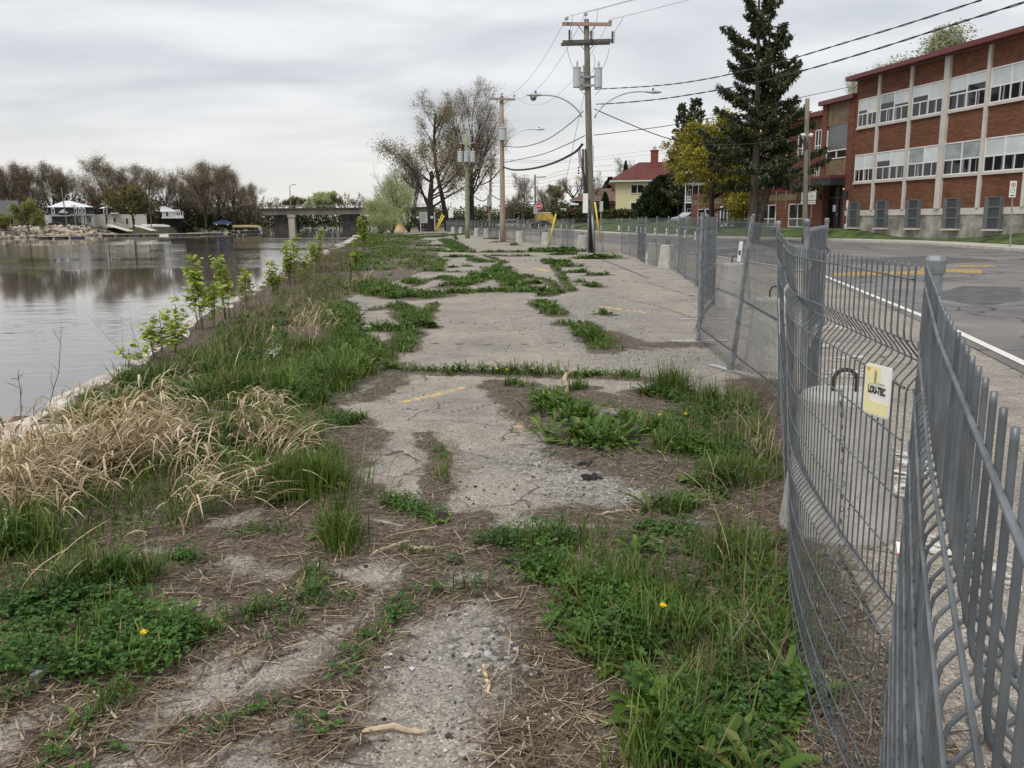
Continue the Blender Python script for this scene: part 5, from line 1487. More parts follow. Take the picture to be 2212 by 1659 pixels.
while uu < u_w1 - 1:
    rl.append((uu - .025, uu + .025, .12, .17, 1.6, 4.4)); uu += 1.75
rl.append((u_w0, u_w1 - 1, .11, .115, 4.4, 4.46))
part('terrace_railing', mSignPost, rl)
mb = MB()
# school sign on two legs in front of the wall
sg = empty('school_sign', (0, 0, 0), 0, 'white school sign partly hidden by the bare grey pole', 'sign')
Yg = 66.0; c = P(1748, 417.5, Yg); sg.location = tuple(c); sg.scale = (.53, 1, .53)
mb = MB(); pw, ph = 78 / 1850 * Yg * .5, 52 / 1850 * Yg
mb.prism([(-1.0, -.88), (-.93, -.95), (.93, -.95), (1.0, -.88), (1.0, .88), (.93, .95), (-.93, .95), (-1.0, .88)], .12, ((0, 0, 0), (1, 0, 0), (0, 0, 1))); s = mb.build('sign_plate', mTag, sg)
mb = MB(); mb.box((-.04, .06, -1.28), (2.02, .12, .48)); s2 = mb.build('lower_plate', mTag, sg)
mb = MB(); mb.box((-.5, .1, -2.2), (.08, .08, 2.4)); mb.box((.5, .1, -2.2), (.08, .08, 2.4)); mb.build('leg', mSignPost, sg)
mTealT = pmat('teal_print', (.10, .28, .30), rough=.6); mGreyT = pmat('grey_lettering_print', (.28, .29, .30), rough=.6)
for k, tx in enumerate(("Centre d'éducation", "des adultes", "l'E")):
    o = text_mesh(tx, 'lettering', mGreyT, .25 if k == 0 else .26, frame_m((-.86 + (.83, .5, .14)[k], -.012, .55 - k * .36), (1, 0, 0), (0, 0, 1)), s, ext=.002)
text_mesh('p', 'emblem', mTealT, .5, frame_m((.38, -.012, -.32), (1, 0, 0), (0, 0, 1)), s, ext=.002, bold=.01)
text_mesh('Formation Rivière', 'lower_lettering', mGreyT, .26, frame_m((-.04, -.012, -1.27), (1, 0, 0), (0, 0, 1)), s2, ext=.002, sx=.88)
# picnic table on the lawn
pt_ = P(1575, 488, 84); pt_[2] = .85
pk = empty('picnic_table', tuple(pt_), .25, 'dark wooden picnic table on the lawn before the white side door', 'picnic table'); mWoodD = pmat('dark_picnic_wood', (.09, .055, .04), var=.3, rough=.85)
mb = MB(); mb.box((0, 0, .76), (2.4, .8, .05)); mb.build('tabletop', mWoodD, pk)
for s_ in (-1, 1): mb = MB(); mb.box((0, .7 * s_, .45), (2.4, .28, .05)); mb.build('bench', mWoodD, pk)
for s_ in (-.8, .8): mb = MB(); mb.bar((s_, -.7, 0), (s_, .3, .74), .09, .05); mb.bar((s_ + .06, .7, 0), (s_ + .06, -.3, .74), .09, .05); mb.bar((s_ + .03, -.8, .42), (s_ + .03, .8, .42), .09, .04); mb.build('leg_frame', mWoodD, pk)

# ---- generic house helpers (own local frame: x right, y away, z up)
def hb(name, mat_, boxes, parent):
    mb = MB()
    for c, s in boxes: mb.box(c, s)
    return mb.build(name, mat_, parent)
def hip(mb, x0, x1, y0, y1, z0, z1, rx0, rx1, yr, th=.0):
    V = [(x0, y0, z0), (x1, y0, z0), (x1, y1, z0), (x0, y1, z0), (rx0, yr, z1), (rx1, yr, z1)]
    mb.add(V, [(0, 1, 5, 4), (1, 2, 5), (2, 3, 4, 5), (3, 0, 4), (3, 2, 1, 0)])
def win(parent, x, z, w, h, y=0.0, split=1, pane=None, bars=False):
    t = .09
    bb = [((x, y - .03, z + h / 2 - t / 2), (w, .12, t)), ((x, y - .03, z - h / 2 + t / 2), (w, .12, t)), ((x - w / 2 + t / 2, y - .03, z), (t, .126, h - 2 * t)), ((x + w / 2 - t / 2, y - .03, z), (t, .126, h - 2 * t))]
    for k in range(1, split + 1): bb.append(((x - w / 2 + w * k / (split + 1), y - .03, z), (t * 1.3, .114, h - 2 * t)))
    f = hb('window', mFrame, bb, parent); hb('pane', pane or mGlassD, [((x, y + .0, z), (w - 2 * t, .06, h - 2 * t))], f); return f

# yellow house with the red roof
Yh = 150.0
mSid = pmat('yellow_siding', (.62, .53, .27), var=.05, scale=.6, rough=.7)
m_, nt_, b_ = newmat('yellow_clapboard')
tcn = nt_.nodes.new('ShaderNodeTexCoord'); wv_ = N(nt_, 'ShaderNodeTexWave', Scale=.9); wv_.bands_direction = 'Z'; wv_.wave_profile = 'SAW'
nt_.links.new(tcn.outputs['Object'], wv_.inputs['Vector']); nt_.links.new(ramp(nt_, wv_.outputs['Fac'], [(.0, (.40, .34, .16)), (.12, (.58, .52, .31)), (1, (.62, .56, .34))]), b_.inputs['Base Color']); b_.inputs['Roughness'].default_value = .75
mClap = m_
mRoofR = pmat('dark_red_shingle', (.105, .028, .025), var=.2, scale=2.0, rough=.9, bump=.3)
h0 = P(1330, 456, Yh); hz0 = 2.6
yh = empty('yellow_house', (h0[0], Yh, hz0), -.10, 'pale yellow two-storey house with dark red hip roof and brick chimney', 'house')
hw = 11.5; wt = 5.6
hb('wall', mClap, [((hw / 2, 4.5, wt / 2 - .8), (hw, 9, wt + 1.6))], yh)
mb = MB(); hip(mb, -1.1, hw + 1, -1.0, 10, wt, wt + 3.2, 2.6 + 1.4, hw - 1.2, 4.5); rf = mb.build('roof', mRoofR, yh)
hb('eaves', mFrame, [((hw / 2 - .05, 4.5, wt - .14), (hw + 2.1, 10.9, .25))], yh)
ch = hb('chimney', pmat('red_chimney_brick', (.20, .055, .04), var=.2, scale=5, rough=.9), [((6.6, 3.2, wt + 3.2), (1.25, 1.0, 3.4)), ((6.6, 3.2, wt + 5.0), (1.45, 1.2, .25))], rf)
hb('chimney_cap', mAlu, [((6.6, 3.2, wt + 5.45), (.6, .5, .6))], ch)
win(yh, 3.6, 4.1, 2.2, 1.5, -.02); win(yh, 3.6, .9, 2.2, 2.0, -.02)
hb('side_porch_roof', mRoofR, [((-1.6, 5, 1.9), (3.2, 6, .4))], yh)
# brown low house and its roofs left of it
b0 = P(1297, 470, 168)
bh = empty('brown_house', (b0[0] - 2, 168, 2.4), -.1, 'low brown house with a shallow roof half hidden by cedars left of the yellow house', 'house')
hb('wall', pmat('brown_wall', (.10, .055, .035), var=.2, rough=.9), [((3, 4, 1.2), (12, 8, 3.6))], bh)
mb = MB(); hip(mb, -4, 10.5, -1, 9, 3.0, 5.2, 1, 6, 4); r_ = mb.build('roof', pmat('brown_shingle', (.13, .075, .06), var=.2, rough=.9), bh)
hb('eaves', mFrame, [((3.25, 4, 2.9), (14.3, 9.8, .2))], bh); hb('chimney', mBrick2, [((4.5, 3, 5.5), (.9, .9, 1.5))], r_); win(bh, 0, 1.2, 1.8, 1.2, -.02)
# white balconied house behind the maple
w0 = P(1499, 465, 112)
wh = empty('white_balcony_house', (w0[0], 112, 1.2), -.1, 'house with stacked white balconies showing between the round cedar and the brick wing', 'house')
hb('wall', pmat('dark_house_wall', (.07, .06, .06), rough=.9), [((1.0, 4, 2.6), (6, 5, 5.4))], wh)
hb('roof', pmat('grey_roof', (.25, .25, .26), rough=.9), [((1, 3, 5.6), (6.6, 7.5, .3))], wh)
bb = []
for z in (0.2, 2.9): bb += [((-.6, .3, z + .9), (3.4, .06, .08)), ((-.6, .3, z), (3.4, 2.2, .15))] + [((-2.2 + k * .2, .3, z + .48), (.05, .04, .76)) for k in range(17)]
bb += [((x, .25, 2.7), (.16, .16, 5.4)) for x in (-2.25, 1.0)]
hb('balcony', mFrame, bb, wh)
wh.scale = (.5, 1, .86)
win(wh, -.8, 1.3, 1.2, 1.6, 1.45); win(wh, -.8, 4.1, 1.2, 1.5, 1.45)

# ---- houses on the far bank
mWhiteW = pmat('white_wall', (.60, .60, .58), var=.06, scale=1.0, rough=.8)
mCream = pmat('cream_wall', (.52, .50, .43), var=.06, rough=.8)
mMetRoof = pmat('pale_metal_roof', (.62, .64, .66), var=.05, rough=.5)
mMans = pmat('dark_mansard_shingle', (.035, .033, .037), var=.25, rough=.9)
mGreenD = pmat('dark_green_wood', (.016, .024, .02), var=.2, rough=.8)
def zpx(px, py, Y): return P(px, py, Y)[2]
Yf = 216.0
k_ = Yf / 1850
o = P(165, 489, Yf); o[2] = .75
fh = empty('mansard_house', tuple(o), .46, 'white house with dark mansard, pale hip roof and black verandas on the far bank', 'house')
def fx(px): return (px - 165) * k_
def fz(py): return zpx(165, py, Yf) - .75
hb('wall', mWhiteW, [(((fx(110) + fx(206)) / 2, 4, fz(462) / 2), (fx(206) - fx(110), 8, fz(462)))], fh)
hb('side_annex', mWhiteW, [(((fx(101) + fx(112)) / 2, 3.5, fz(464) / 2), (fx(112) - fx(101), 6, fz(464)))], fh)
mb = MB(); mb.box(((fx(110) + fx(205)) / 2, 4, (fz(462) + fz(448)) / 2 + .05), (fx(205) - fx(110) + .5, 8.5, fz(448) - fz(462)), taper=.95); mb.build('mansard', mMans, fh)
mb = MB(); hip(mb, fx(108), fx(206), -.6, 8.6, fz(448) + .06, fz(433), fx(145), fx(158), 4); mb.build('roof', mMetRoof, fh)
for px in (120.5, 166.5, 175.5, 184): 
    d = hb('dormer', mWhiteW, [((fx(px), -.3, fz(455.5)), (.75, .7, 1.3))], fh); hb('pane', mGlassD, [((fx(px), -.66, fz(455.8)), (.42, .05, .8))], d)
    mb = MB(); x = fx(px); mb.add([(x - .5, -.8, fz(450)), (x + .5, -.8, fz(450)), (x, -.8, fz(447.3)), (x - .5, .4, fz(450)), (x + .5, .4, fz(450)), (x, .4, fz(447.3))], [(0, 1, 2), (1, 4, 5, 2), (3, 0, 2, 5), (4, 3, 5)]); mb.build('roof', mMetRoof, d)
mb = MB(); x0, x1 = fx(130), fx(152); xm = fx(141); mb.add([(x0, -1.8, fz(460)), (x1, -1.8, fz(460)), (xm, -1.8, fz(452)), (x0, .2, fz(460)), (x1, .2, fz(460)), (xm, .2, fz(452))], [(0, 1, 2), (1, 4, 5, 2), (3, 0, 2, 5), (4, 3, 5)]); mb.build('gable_roof', mMetRoof, fh)
hb('porch_beam', mMans, [((xm, -1.2, fz(461.5)), (x1 - x0, 1.5, .4))], fh)
hb('screened_porch', mGreenD, [(((fx(117) + fx(154)) / 2, -1.2, fz(474)), (fx(154) - fx(117), 2.4, fz(467) - fz(481)))], fh)
hb('porch_roof', mWhiteW, [(((fx(115) + fx(155)) / 2, -1.2, fz(466.3)), (fx(155) - fx(115), 2.8, .15))], fh)
hb('deck', mGreenD, [(((fx(108) + fx(176)) / 2, -2.4, fz(485)), (fx(176) - fx(108), 3.2, fz(481) - fz(488)))], fh)
mb = MB(); mb.box(((fx(154) + fx(202)) / 2, -1.4, fz(464.5)), (fx(202) - fx(154), 2.8, .3)); mb.build('veranda_roof', pmat('grey_metal_roof', (.36, .37, .37), rough=.5), fh)
hb('veranda_post', mWhiteW, [((fx(x), -2.6, fz(474)), (.14, .14, fz(465) - fz(487))) for x in (178, 181, 186, 200)], fh)
for px, pz in ((160, 476), (168, 476), (194, 475)): win(fh, fx(px), fz(pz), .7, 1.4, -.05, 0)
o2 = P(250, 490, 222); o2[2] = .8
fh2 = empty('cream_house', tuple(o2), .42, 'cream house with pale hip roof half hidden by trees right of the mansard house', 'house')
k_ = 222 / 1850
fx = lambda px: (px - 250) * k_
fz = lambda py: zpx(250, py, 222) - .8
hb('wall', mCream, [(((fx(201) + fx(318)) / 2, 4, fz(463) / 2), (fx(318) - fx(201), 8, fz(463)))], fh2)
hb('mansard', mMans, [(((fx(221) + fx(316)) / 2, 4, (fz(463) + fz(450)) / 2), (fx(316) - fx(221), 7.6, fz(450) - fz(463)))], fh2)
mb = MB(); hip(mb, fx(218), fx(318), -.6, 8.6, fz(450), fz(440), fx(245), fx(300), 4); mb.build('roof', mMetRoof, fh2)
for px, pz in ((232, 477), (249, 477), (275, 478), (290, 478)): win(fh2, fx(px), fz(pz), .8, 1.7, -.05, 0)
d = hb('dormer', mWhiteW, [((fx(231), -.1, fz(457)), (1.0, .8, 1.5))], fh2); hb('pane', mGlassD, [((fx(231), -.52, fz(457)), (.6, .05, 1.0))], d)
hb('porch_roof', mMetRoof, [((fx(250), -1, fz(461)), (2.2, 1.8, .3))], fh2)
o3 = P(372, 488, 236); o3[2] = .9
fh3 = empty('white_house', tuple(o3), .38, 'white two-storey house with gallery porch and pale roof above the boats', 'house')
k_ = 236 / 1850
fx = lambda px: (px - 372) * k_
fz = lambda py: zpx(372, py, 236) - .9
hb('upper_wall', mWhiteW, [(((fx(352) + fx(383)) / 2, 4, (fz(469) + fz(457)) / 2), (fx(383) - fx(352), 8, fz(457) - fz(469)))], fh3)
hb('lower_wall', mGreenD, [(((fx(352) + fx(393)) / 2, 4, fz(471) / 2), (fx(393) - fx(352), 6.5, fz(471)))], fh3)
mb = MB(); hip(mb, fx(348), fx(386), -.6, 8.6, fz(457), fz(445), fx(351), fx(362), 4); mb.build('roof', mMetRoof, fh3)
hb('gallery', mWhiteW, [(((fx(381) + fx(398)) / 2, -.5, fz(469)), (fx(398) - fx(381), 3, .9)), (((fx(381) + fx(392)) / 2, -.5, fz(456)), (fx(392) - fx(381), 3, .8))] + [((fx(x), -1.9, fz(462)), (.2, .2, fz(456) - fz(468))) for x in (383, 388, 392, 397)], fh3)
hb('gallery_glass', mGlassD, [(((fx(383) + fx(396)) / 2, 1, fz(462)), (fx(396) - fx(384), .3, fz(457) - fz(467)))], fh3)
hb('lower_eaves', mFrame, [(((fx(350) + fx(398)) / 2, -1, fz(470.5)), (fx(398) - fx(350), 4, .3))], fh3)
win(fh3, fx(363), fz(462.5), .8, 1.3, -.05, 0)
o4 = P(20, 490, 205); o4[2] = .8
fh4 = empty('grey_roofed_house', tuple(o4), .5, 'low house with a big dark grey roof at the far left edge', 'house')
k_ = 205 / 1850
fx = lambda px: (px - 20) * k_
fz = lambda py: zpx(20, py, 205) - .8
hb('wall', pmat('dim_wall', (.12, .11, .10), rough=.9), [((0, 5, fz(466) / 2), (fx(52) - fx(-40), 8, fz(466)))], fh4)
mb = MB(); x0, x1 = fx(-50), fx(44); mb.add([(x0, -1, fz(467)), (x1, -1, fz(467)), (x1, 5, fz(432)), (x0, 5, fz(432)), (x1, 11, fz(467)), (x0, 11, fz(467))], [(0, 1, 2, 3), (3, 2, 4, 5), (1, 4, 2), (5, 0, 3), (0, 5, 4, 1)]); mb.build('roof', pmat('slate_grey_roof', (.075, .08, .09), var=.15, rough=.8), fh4)
win(fh4, fx(30), fz(478), 1.5, 1.5, .95, 1)

# ---- road bridge over the river
Yb = 352.0
br = empty('road_bridge', (0, Yb, 0), 0, 'long grey concrete road bridge crossing the river in the distance', 'bridge')
mBrC = pmat('bridge_concrete', (.36, .33, .28), var=.18, scale=.25, rough=.9, stretch=(1, 1, .3)); mBrD = pmat('bridge_pier_dark', (.05, .046, .042), var=.35, scale=.5, rough=.9)
def bX(px): return P(px, 475, Yb)[0]
zt = zpx(700, 449, Yb); zb = zpx(700, 463, Yb)
mb = MB(); mb.box(((bX(520) + bX(935)) / 2, 8, (zt + zb) / 2 - .3), (bX(935) - bX(520), 1.2, zt - zb - .6)); mb.box(((bX(520) + bX(935)) / 2, 16, (zt + zb) / 2 - .3), (bX(935) - bX(520), 1.2, zt - zb - .6)); mb.build('girder', mBrC, br)
mb = MB(); mb.box(((bX(520) + bX(935)) / 2, 12, zt - .15), (bX(935) - bX(520), 14, .6)); mb.build('deck', mBrD, br)
mb = MB(); mb.box(((bX(480) + bX(935)) / 2, 5.2, zt + 1.15), (bX(935) - bX(480), .12, .15)); mb.box(((bX(480) + bX(935)) / 2, 5.2, zt + .7), (bX(935) - bX(480), .12, .15))
for x in np.arange(bX(480), bX(935), 3.0): mb.box((x, 5.2, zt + .6), (.15, .15, 1.2))
mb.build('railing', pmat('rail_grey', (.22, .21, .2), rough=.7), br)
for a, b_ in ((580, 622), (730, 762)):
    mb = MB(); mb.box(((bX(a) + bX(b_)) / 2, 14, (zb + WATER_Z) / 2 - .4), (bX(b_) - bX(a), 11, zb - WATER_Z + .8)); mb.build('pier', mBrD, br)
mb = MB(); mb.box(((bX(616) + bX(629)) / 2, 6.5, (zb + WATER_Z) / 2), (bX(629) - bX(616), 3, zb - WATER_Z)); mb.box(((bX(614) + bX(631)) / 2, 6.4, zb - .5), (bX(631) - bX(614), 3.4, 1.0)); mb.build('pier_column', mBrC, br)
lp = empty('bridge_lamp', (bX(625), Yb + 3.5, zt), 0, 'tall slim street lamp standing on the bridge', 'street lamp')
mb = MB(); hh = zpx(625, 398, Yb) - zt; mb.tube([(0, 0, 0), (0, 0, hh * .93), (.4, 0, hh * .98), (1.3, 0, hh)], .19, 6); mb.build('pole', mAlu, lp, smooth=True); mb = MB(); mb.box((1.8, 0, hh), (1.4, .5, .3)); mb.build('lamp_head', mSignPost, lp)
lp2 = empty('bridge_post', (bX(817), Yb + 4, zt), 0, 'short pale post on the bridge beside the willow', 'post'); mb = MB(); mb.tube([(0, 0, 0), (0, 0, 4)], .22, 6); mb.build('shaft', mFrame, lp2)

for h_ in (fh, fh2, fh3, fh4): h_.scale = (.91, 1, 1)
# ================================================================== GROUND COVER
wr = np.random.default_rng(21)
def blades(mb, base, ang, L, W, bend, prof=((0, .7), (.4, 1.0), (.75, .7), (1.0, .05)), twist=0.0, droop=0.0):
    n = len(base)
    if n == 0: return
    k = len(prof)
    s = np.array([p[0] for p in prof]); w = np.array([p[1] for p in prof])
    dx, dy = np.cos(ang), np.sin(ang)
    h = L[:, None] * bend[:, None] * (s ** 1.8)[None]
    v = L[:, None] * (s[None] * np.sqrt(np.clip(1 - bend[:, None] ** 2 * .75, .05, 1)) - (droop if np.isscalar(droop) else droop[:, None]) * s[None] ** 3)
    C = base[:, None, :] + np.stack([dx[:, None] * h, dy[:, None] * h, v], -1)
    tw = ang[:, None] + math.pi / 2 + (wr.normal(0, 1, n) * twist)[:, None] * s[None] if twist else np.repeat((ang + math.pi / 2)[:, None], k, 1)
    side = np.stack([np.cos(tw), np.sin(tw), np.zeros_like(tw)], -1) * (W[:, None] * w[None] * .5)[..., None]
    V = np.stack([C - side, C + side], 2)            # n,k,2,3
    i = np.arange(k - 1)[:, None] * 2
    f = np.concatenate([i, i + 1, i + 3, i + 2], 1)
    Fa = (np.arange(n)[:, None, None] * 2 * k + f[None]).reshape(-1, 4)
    mb.addk(V.reshape(-1, 3), Fa)
LANCE = [(0, .12), (.18, .30), (.32, .75), (.42, .55), (.56, 1.0), (.66, .75), (.8, .95), (.92, .5), (1.0, .05)]
OVAL = [(0, .1), (.2, .45), (.4, .85), (.6, 1.0), (.8, .75), (1.0, .1)]
def leaves(mb, base, ang, L, W, bend, prof=LANCE, fold=.25):
    n = len(base)
    if n == 0: return
    k = len(prof); s = np.array([p[0] for p in prof]); w = np.array([p[1] for p in prof])
    th0 = (1 - bend) * 1.35 + .1                        # start elevation; curls over with s
    th = th0[:, None] - (s[None] * (.5 + bend[:, None] * .9))
    ds = np.diff(s, prepend=0)
    h = np.cumsum(np.cos(th) * ds[None], 1) * L[:, None]; v = np.cumsum(np.sin(th) * ds[None], 1) * L[:, None]
    C = base[:, None, :] + np.stack([np.cos(ang)[:, None] * h, np.sin(ang)[:, None] * h, v], -1)
    hw = W[:, None] * w[None] * .5
    side = np.stack([-np.sin(ang)[:, None] * hw, np.cos(ang)[:, None] * hw, np.zeros_like(hw)], -1)
    upv = np.zeros_like(C); upv[..., 2] = hw * fold * 2
    V = np.stack([C - side + upv, C, C + side + upv], 2)
    i = np.arange(k - 1)[:, None] * 3
    f = np.concatenate([np.concatenate([i, i + 1, i + 4, i + 3], 1), np.concatenate([i + 1, i + 2, i + 5, i + 4], 1)])
    Fa = (np.arange(n)[:, None, None] * 3 * k + f[None]).reshape(-1, 4)
    mb.addk(V.reshape(-1, 3), Fa)
LF = np.array([(0, 0, 0), (.42, .38, .10), (.85, .42, .12), (1.0, 0, .0), (.85, -.42, .12), (.42, -.38, .10)])
def trefoil(mb, base, top, R, nleaf=3):
    n = len(base)
    if n == 0: return
    a0 = wr.uniform(0, 6.28, n)
    for j in range(nleaf):
        a = a0 + j * 2 * math.pi / nleaf + wr.normal(0, .15, n)
        tilt = wr.normal(.12, .25, n); roll = wr.normal(0, .25, n)
        x = np.stack([np.cos(a) * np.cos(tilt), np.sin(a) * np.cos(tilt), np.sin(tilt)], -1)
        y = np.stack([-np.sin(a) * np.cos(roll), np.cos(a) * np.cos(roll), np.sin(roll)], -1)
        z = np.cross(x, y)
        V = top[:, None, :] + R[:, None, None] * (LF[None, :, 0, None] * x[:, None] + LF[None, :, 1, None] * y[:, None] * 1.1 + LF[None, :, 2, None] * z[:, None])
        f = np.array([(0, 1, 2, 3), (0, 3, 4, 5)])
        mb.addk(V.reshape(-1, 3), (np.arange(n)[:, None, None] * 6 + f[None]).reshape(-1, 4))
def samp_strip(pts, hw, n):
    seg = np.linalg.norm(np.diff(pts, axis=0), axis=1); L = seg.sum()
    cum = np.concatenate([[0], np.cumsum(seg)])
    t = wr.uniform(0, L, n)
    x = np.interp(t, cum, pts[:, 0]); y = np.interp(t, cum, pts[:, 1])
    off_ = np.clip(wr.normal(0, .5, n), -1.15, 1.15) * hw
    i = np.clip(np.searchsorted(cum, t) - 1, 0, len(seg) - 1)
    d = np.diff(pts, axis=0)[i] / seg[i][:, None]
    x = x - d[:, 1] * off_ + wr.normal(0, hw * .15, n); y = y + d[:, 0] * off_ + wr.normal(0, hw * .15, n)
    return x, y, L
def samp_poly(poly, n):
    lo, hi = poly.min(0), poly.max(0)
    A = (hi - lo).prod()
    x = wr.uniform(lo[0], hi[0], n); y = wr.uniform(lo[1], hi[1], n)
    am = .14 * max(1.0, np.hypot(*poly.mean(0)) / 9)
    k = inpoly(x + (fbm(x, y, .9 / am * .2, 81) - .5) * am * 4, y + (fbm(x, y, .9 / am * .2, 83) - .5) * am * 6, poly)
    return x[k], y[k]
def poly_area(p):
    x, y = p[:, 0], p[:, 1]; return abs(np.dot(x, np.roll(y, -1)) - np.dot(y, np.roll(x, -1))) / 2
mbG, mbC, mbR = MB(), MB(), MB()
def sow(x, y, h, mix, tot):
    """scatter plants at the given spots; level of detail by distance"""
    ok_ = x - xbank(y) > .30 + .25 * vnoise(x, y, 1.5, 90)
    x, y = x[ok_], y[ok_]; n = len(x)
    if n == 0: return
    z = terrain(x, y) + .002
    B = np.stack([x, y, z], 1)
    dist = np.hypot(x, y); lod = np.clip(dist / 5.5, 1, 9)
    w = np.array(mix); w = w / w.sum()
    # clumpy choice of species
    cl = vnoise(x, y, 2.3, 40) + wr.normal(0, .18, n)
    q = np.argsort(np.argsort(cl)) / max(n, 1)
    kind = np.where(q < w[0], 0, np.where(q < w[0] + w[1], 1, 2))
    hv = h * (.45 + .9 * vnoise(x, y, 3.1, 44)) * wr.uniform(.6, 1.25, n)
    g = kind == 0
    if g.any():
        rep = 3
        Bg = np.repeat(B[g], rep, 0); Bg[:, :2] += wr.normal(0, .018, (len(Bg), 2)) * np.repeat(lod[g] ** .6, rep)[:, None]
        l = np.repeat(hv[g], rep) * wr.uniform(.7, 1.25, len(Bg)); lo = np.repeat(lod[g], rep)
        blades(mbG, Bg, wr.uniform(0, 6.28, len(Bg)), l, .0052 * lo ** .75 * wr.uniform(.7, 1.5, len(Bg)), wr.uniform(.1, .85, len(Bg)), droop=wr.uniform(0, .22, len(Bg)))
    c = kind == 1
    if c.any():
        rep = 2
        Bc = np.repeat(B[c], rep, 0); Bc[:, :2] += wr.normal(0, .03, (len(Bc), 2))
        T = Bc.copy(); T[:, 2] += np.repeat(hv[c], rep) * wr.uniform(.25, .75, len(Bc)) + .008
        trefoil(mbC, Bc, T, .0135 * np.repeat(lod[c], rep) ** .7 * wr.uniform(.7, 1.5, len(Bc)))
    r = kind == 2
    if r.any():
        idx = np.where(r)[0][::4]
        rep = 12
        Br = np.repeat(B[idx], rep, 0); lo = np.repeat(lod[idx], rep)
        Br[:, :2] += wr.normal(0, .012, (len(Br), 2)) * lo[:, None] ** .6
        l = np.repeat(hv[idx], rep) * wr.uniform(.5, 1.2, len(Br)) * np.where(lo < 2, .8, 1.0)
        near = lo < 2.4
        leaves(mbR, Br[near], wr.uniform(0, 6.28, near.sum()), l[near], l[near] * wr.uniform(.16, .27, near.sum()), wr.uniform(.15, .8, near.sum()))
        fa = ~near
        leaves(mbR, Br[fa], wr.uniform(0, 6.28, fa.sum()), l[fa], l[fa] * .33 * np.minimum(lo[fa] / 3, 2) ** .5, wr.uniform(.15, .8, fa.sum()), prof=OVAL)
for pts, hw, h, mix, dens in ST:
    L = np.linalg.norm(np.diff(pts, axis=0), axis=1).sum() + hw
    dist = np.hypot(*pts.mean(0)); lod = np.clip(dist / 5.5, 1, 9)
    n = int(L * 2 * hw * 1500 * dens / lod ** 1.25)
    x, y, _ = samp_strip(pts, hw, n)
    # gaps
    keep = fbm(x, y, 4.0 / lod ** .5, 50) > .33
    sow(x[keep], y[keep], h, mix, n)
for poly, h, mix, dens in PG:
    A = poly_area(poly); lo, hi = poly.min(0), poly.max(0)
    dist = np.hypot(*poly.mean(0)); lod = np.clip(dist / 5.5, 1, 9)
    n = int((hi - lo).prod() * 1300 * dens / lod ** 1.3)
    x, y = samp_poly(poly, n)
    far_ = dist > 20
    keep = fbm(x, y * (.45 if far_ else 1), 1.7 / lod ** .4, 60) + wr.normal(0, .04, len(x)) > (.50 if far_ else .44)
    sow(x[keep], y[keep], h, mix, n)
GREEN_G = [(0, (.042, .085, .012)), (.5, (.085, .15, .02)), (.82, (.135, .20, .036)), (.92, (.19, .20, .06)), (1, (.30, .235, .11))]
GREEN_C = [(0, (.026, .070, .011)), (.55, (.052, .122, .02)), (1, (.10, .185, .04))]
GREEN_R = [(0, (.038, .085, .011)), (.6, (.078, .145, .02)), (.93, (.14, .205, .04)), (1, (.24, .19, .07))]
mG = leafmat('grass_blades', GREEN_G, noise=2.0); mC = leafmat('clover_leaves', GREEN_C, noise=2.0); mR = leafmat('rosette_leaves', GREEN_R, noise=2.0)
for mb, nm, m in ((mbG, 'crack_grass', mG), (mbC, 'clover', mC), (mbR, 'broadleaf_weeds', mR)):
    tag(mb.build(nm, m), kind='stuff')

# ---- dead grass: a tall arching tuft area at the left, and strands elsewhere
mDry = leafmat('dry_grass_blades', [(0, (.20, .14, .075)), (.3, (.38, .28, .16)), (.7, (.56, .45, .29)), (1, (.74, .64, .47))], rough=.7, trans=.2)
mb = MB()
def dry(poly, n, Lr, lean, bendr, wr_=(.006, .013)):
    x, y = samp_poly(poly, n)
    cl = fbm(x, y, 1.6, 70) + wr.normal(0, .05, len(x)) > .45
    x, y = x[cl], y[cl]; n = len(x)
    B = np.stack([x, y, terrain(x, y)], 1)
    # shared lean of each tuft
    a = lean + (fbm(x, y, 1.3, 73) - .5) * 4.2 + wr.normal(0, .35, n)
    L = wr.uniform(*Lr, n)
    blades(mb, B, a, L, wr.uniform(*wr_, n), wr.uniform(*bendr, n), prof=((0, .5), (.25, .6), (.5, .9), (.68, 1.0), (.82, .9), (.93, .55), (1, .05)), twist=.9, droop=wr.uniform(.05, .55, n))
gp = lambda pts: np.array([G(*p)[:2] for p in pts])
dry(gp([(0, 1060), (120, 1000), (230, 960), (330, 940), (420, 960), (440, 1040), (420, 1100), (300, 1140), (120, 1160), (0, 1150)]), 2200, (.35, .62), .1, (.35, .9))
def dry_leaves(poly, n, zr, lean):
    x, y = samp_poly(poly, n); cl = fbm(x, y, 1.6, 70) > .40; x, y = x[cl], y[cl]; n = len(x)
    B = np.stack([x, y, terrain(x, y) + wr.uniform(*zr, n)], 1)
    blades(mb, B, lean + wr.normal(0, 1.0, n), wr.uniform(.14, .34, n), wr.uniform(.008, .017, n), wr.uniform(.6, .98, n), prof=((0, .4), (.25, .9), (.5, 1.0), (.7, .85), (.86, .5), (1, .04)), twist=1.3, droop=wr.uniform(.3, 1.1, n))
dry_leaves(gp([(0, 1080), (120, 1000), (230, 960), (400, 920), (560, 950), (640, 990), (600, 1040), (430, 1090), (300, 1150), (120, 1170), (0, 1160)]), 3000, (.10, .5), -.2)
dry_leaves(gp([(-50, 1000), (330, 920), (680, 980), (640, 1080), (450, 1130), (200, 1200), (-50, 1250)]), 2000, (.02, .2), -.4)
dry_leaves(gp([(570, 780), (640, 690), (720, 690), (690, 780)]), 300, (.05, .4), -.2)
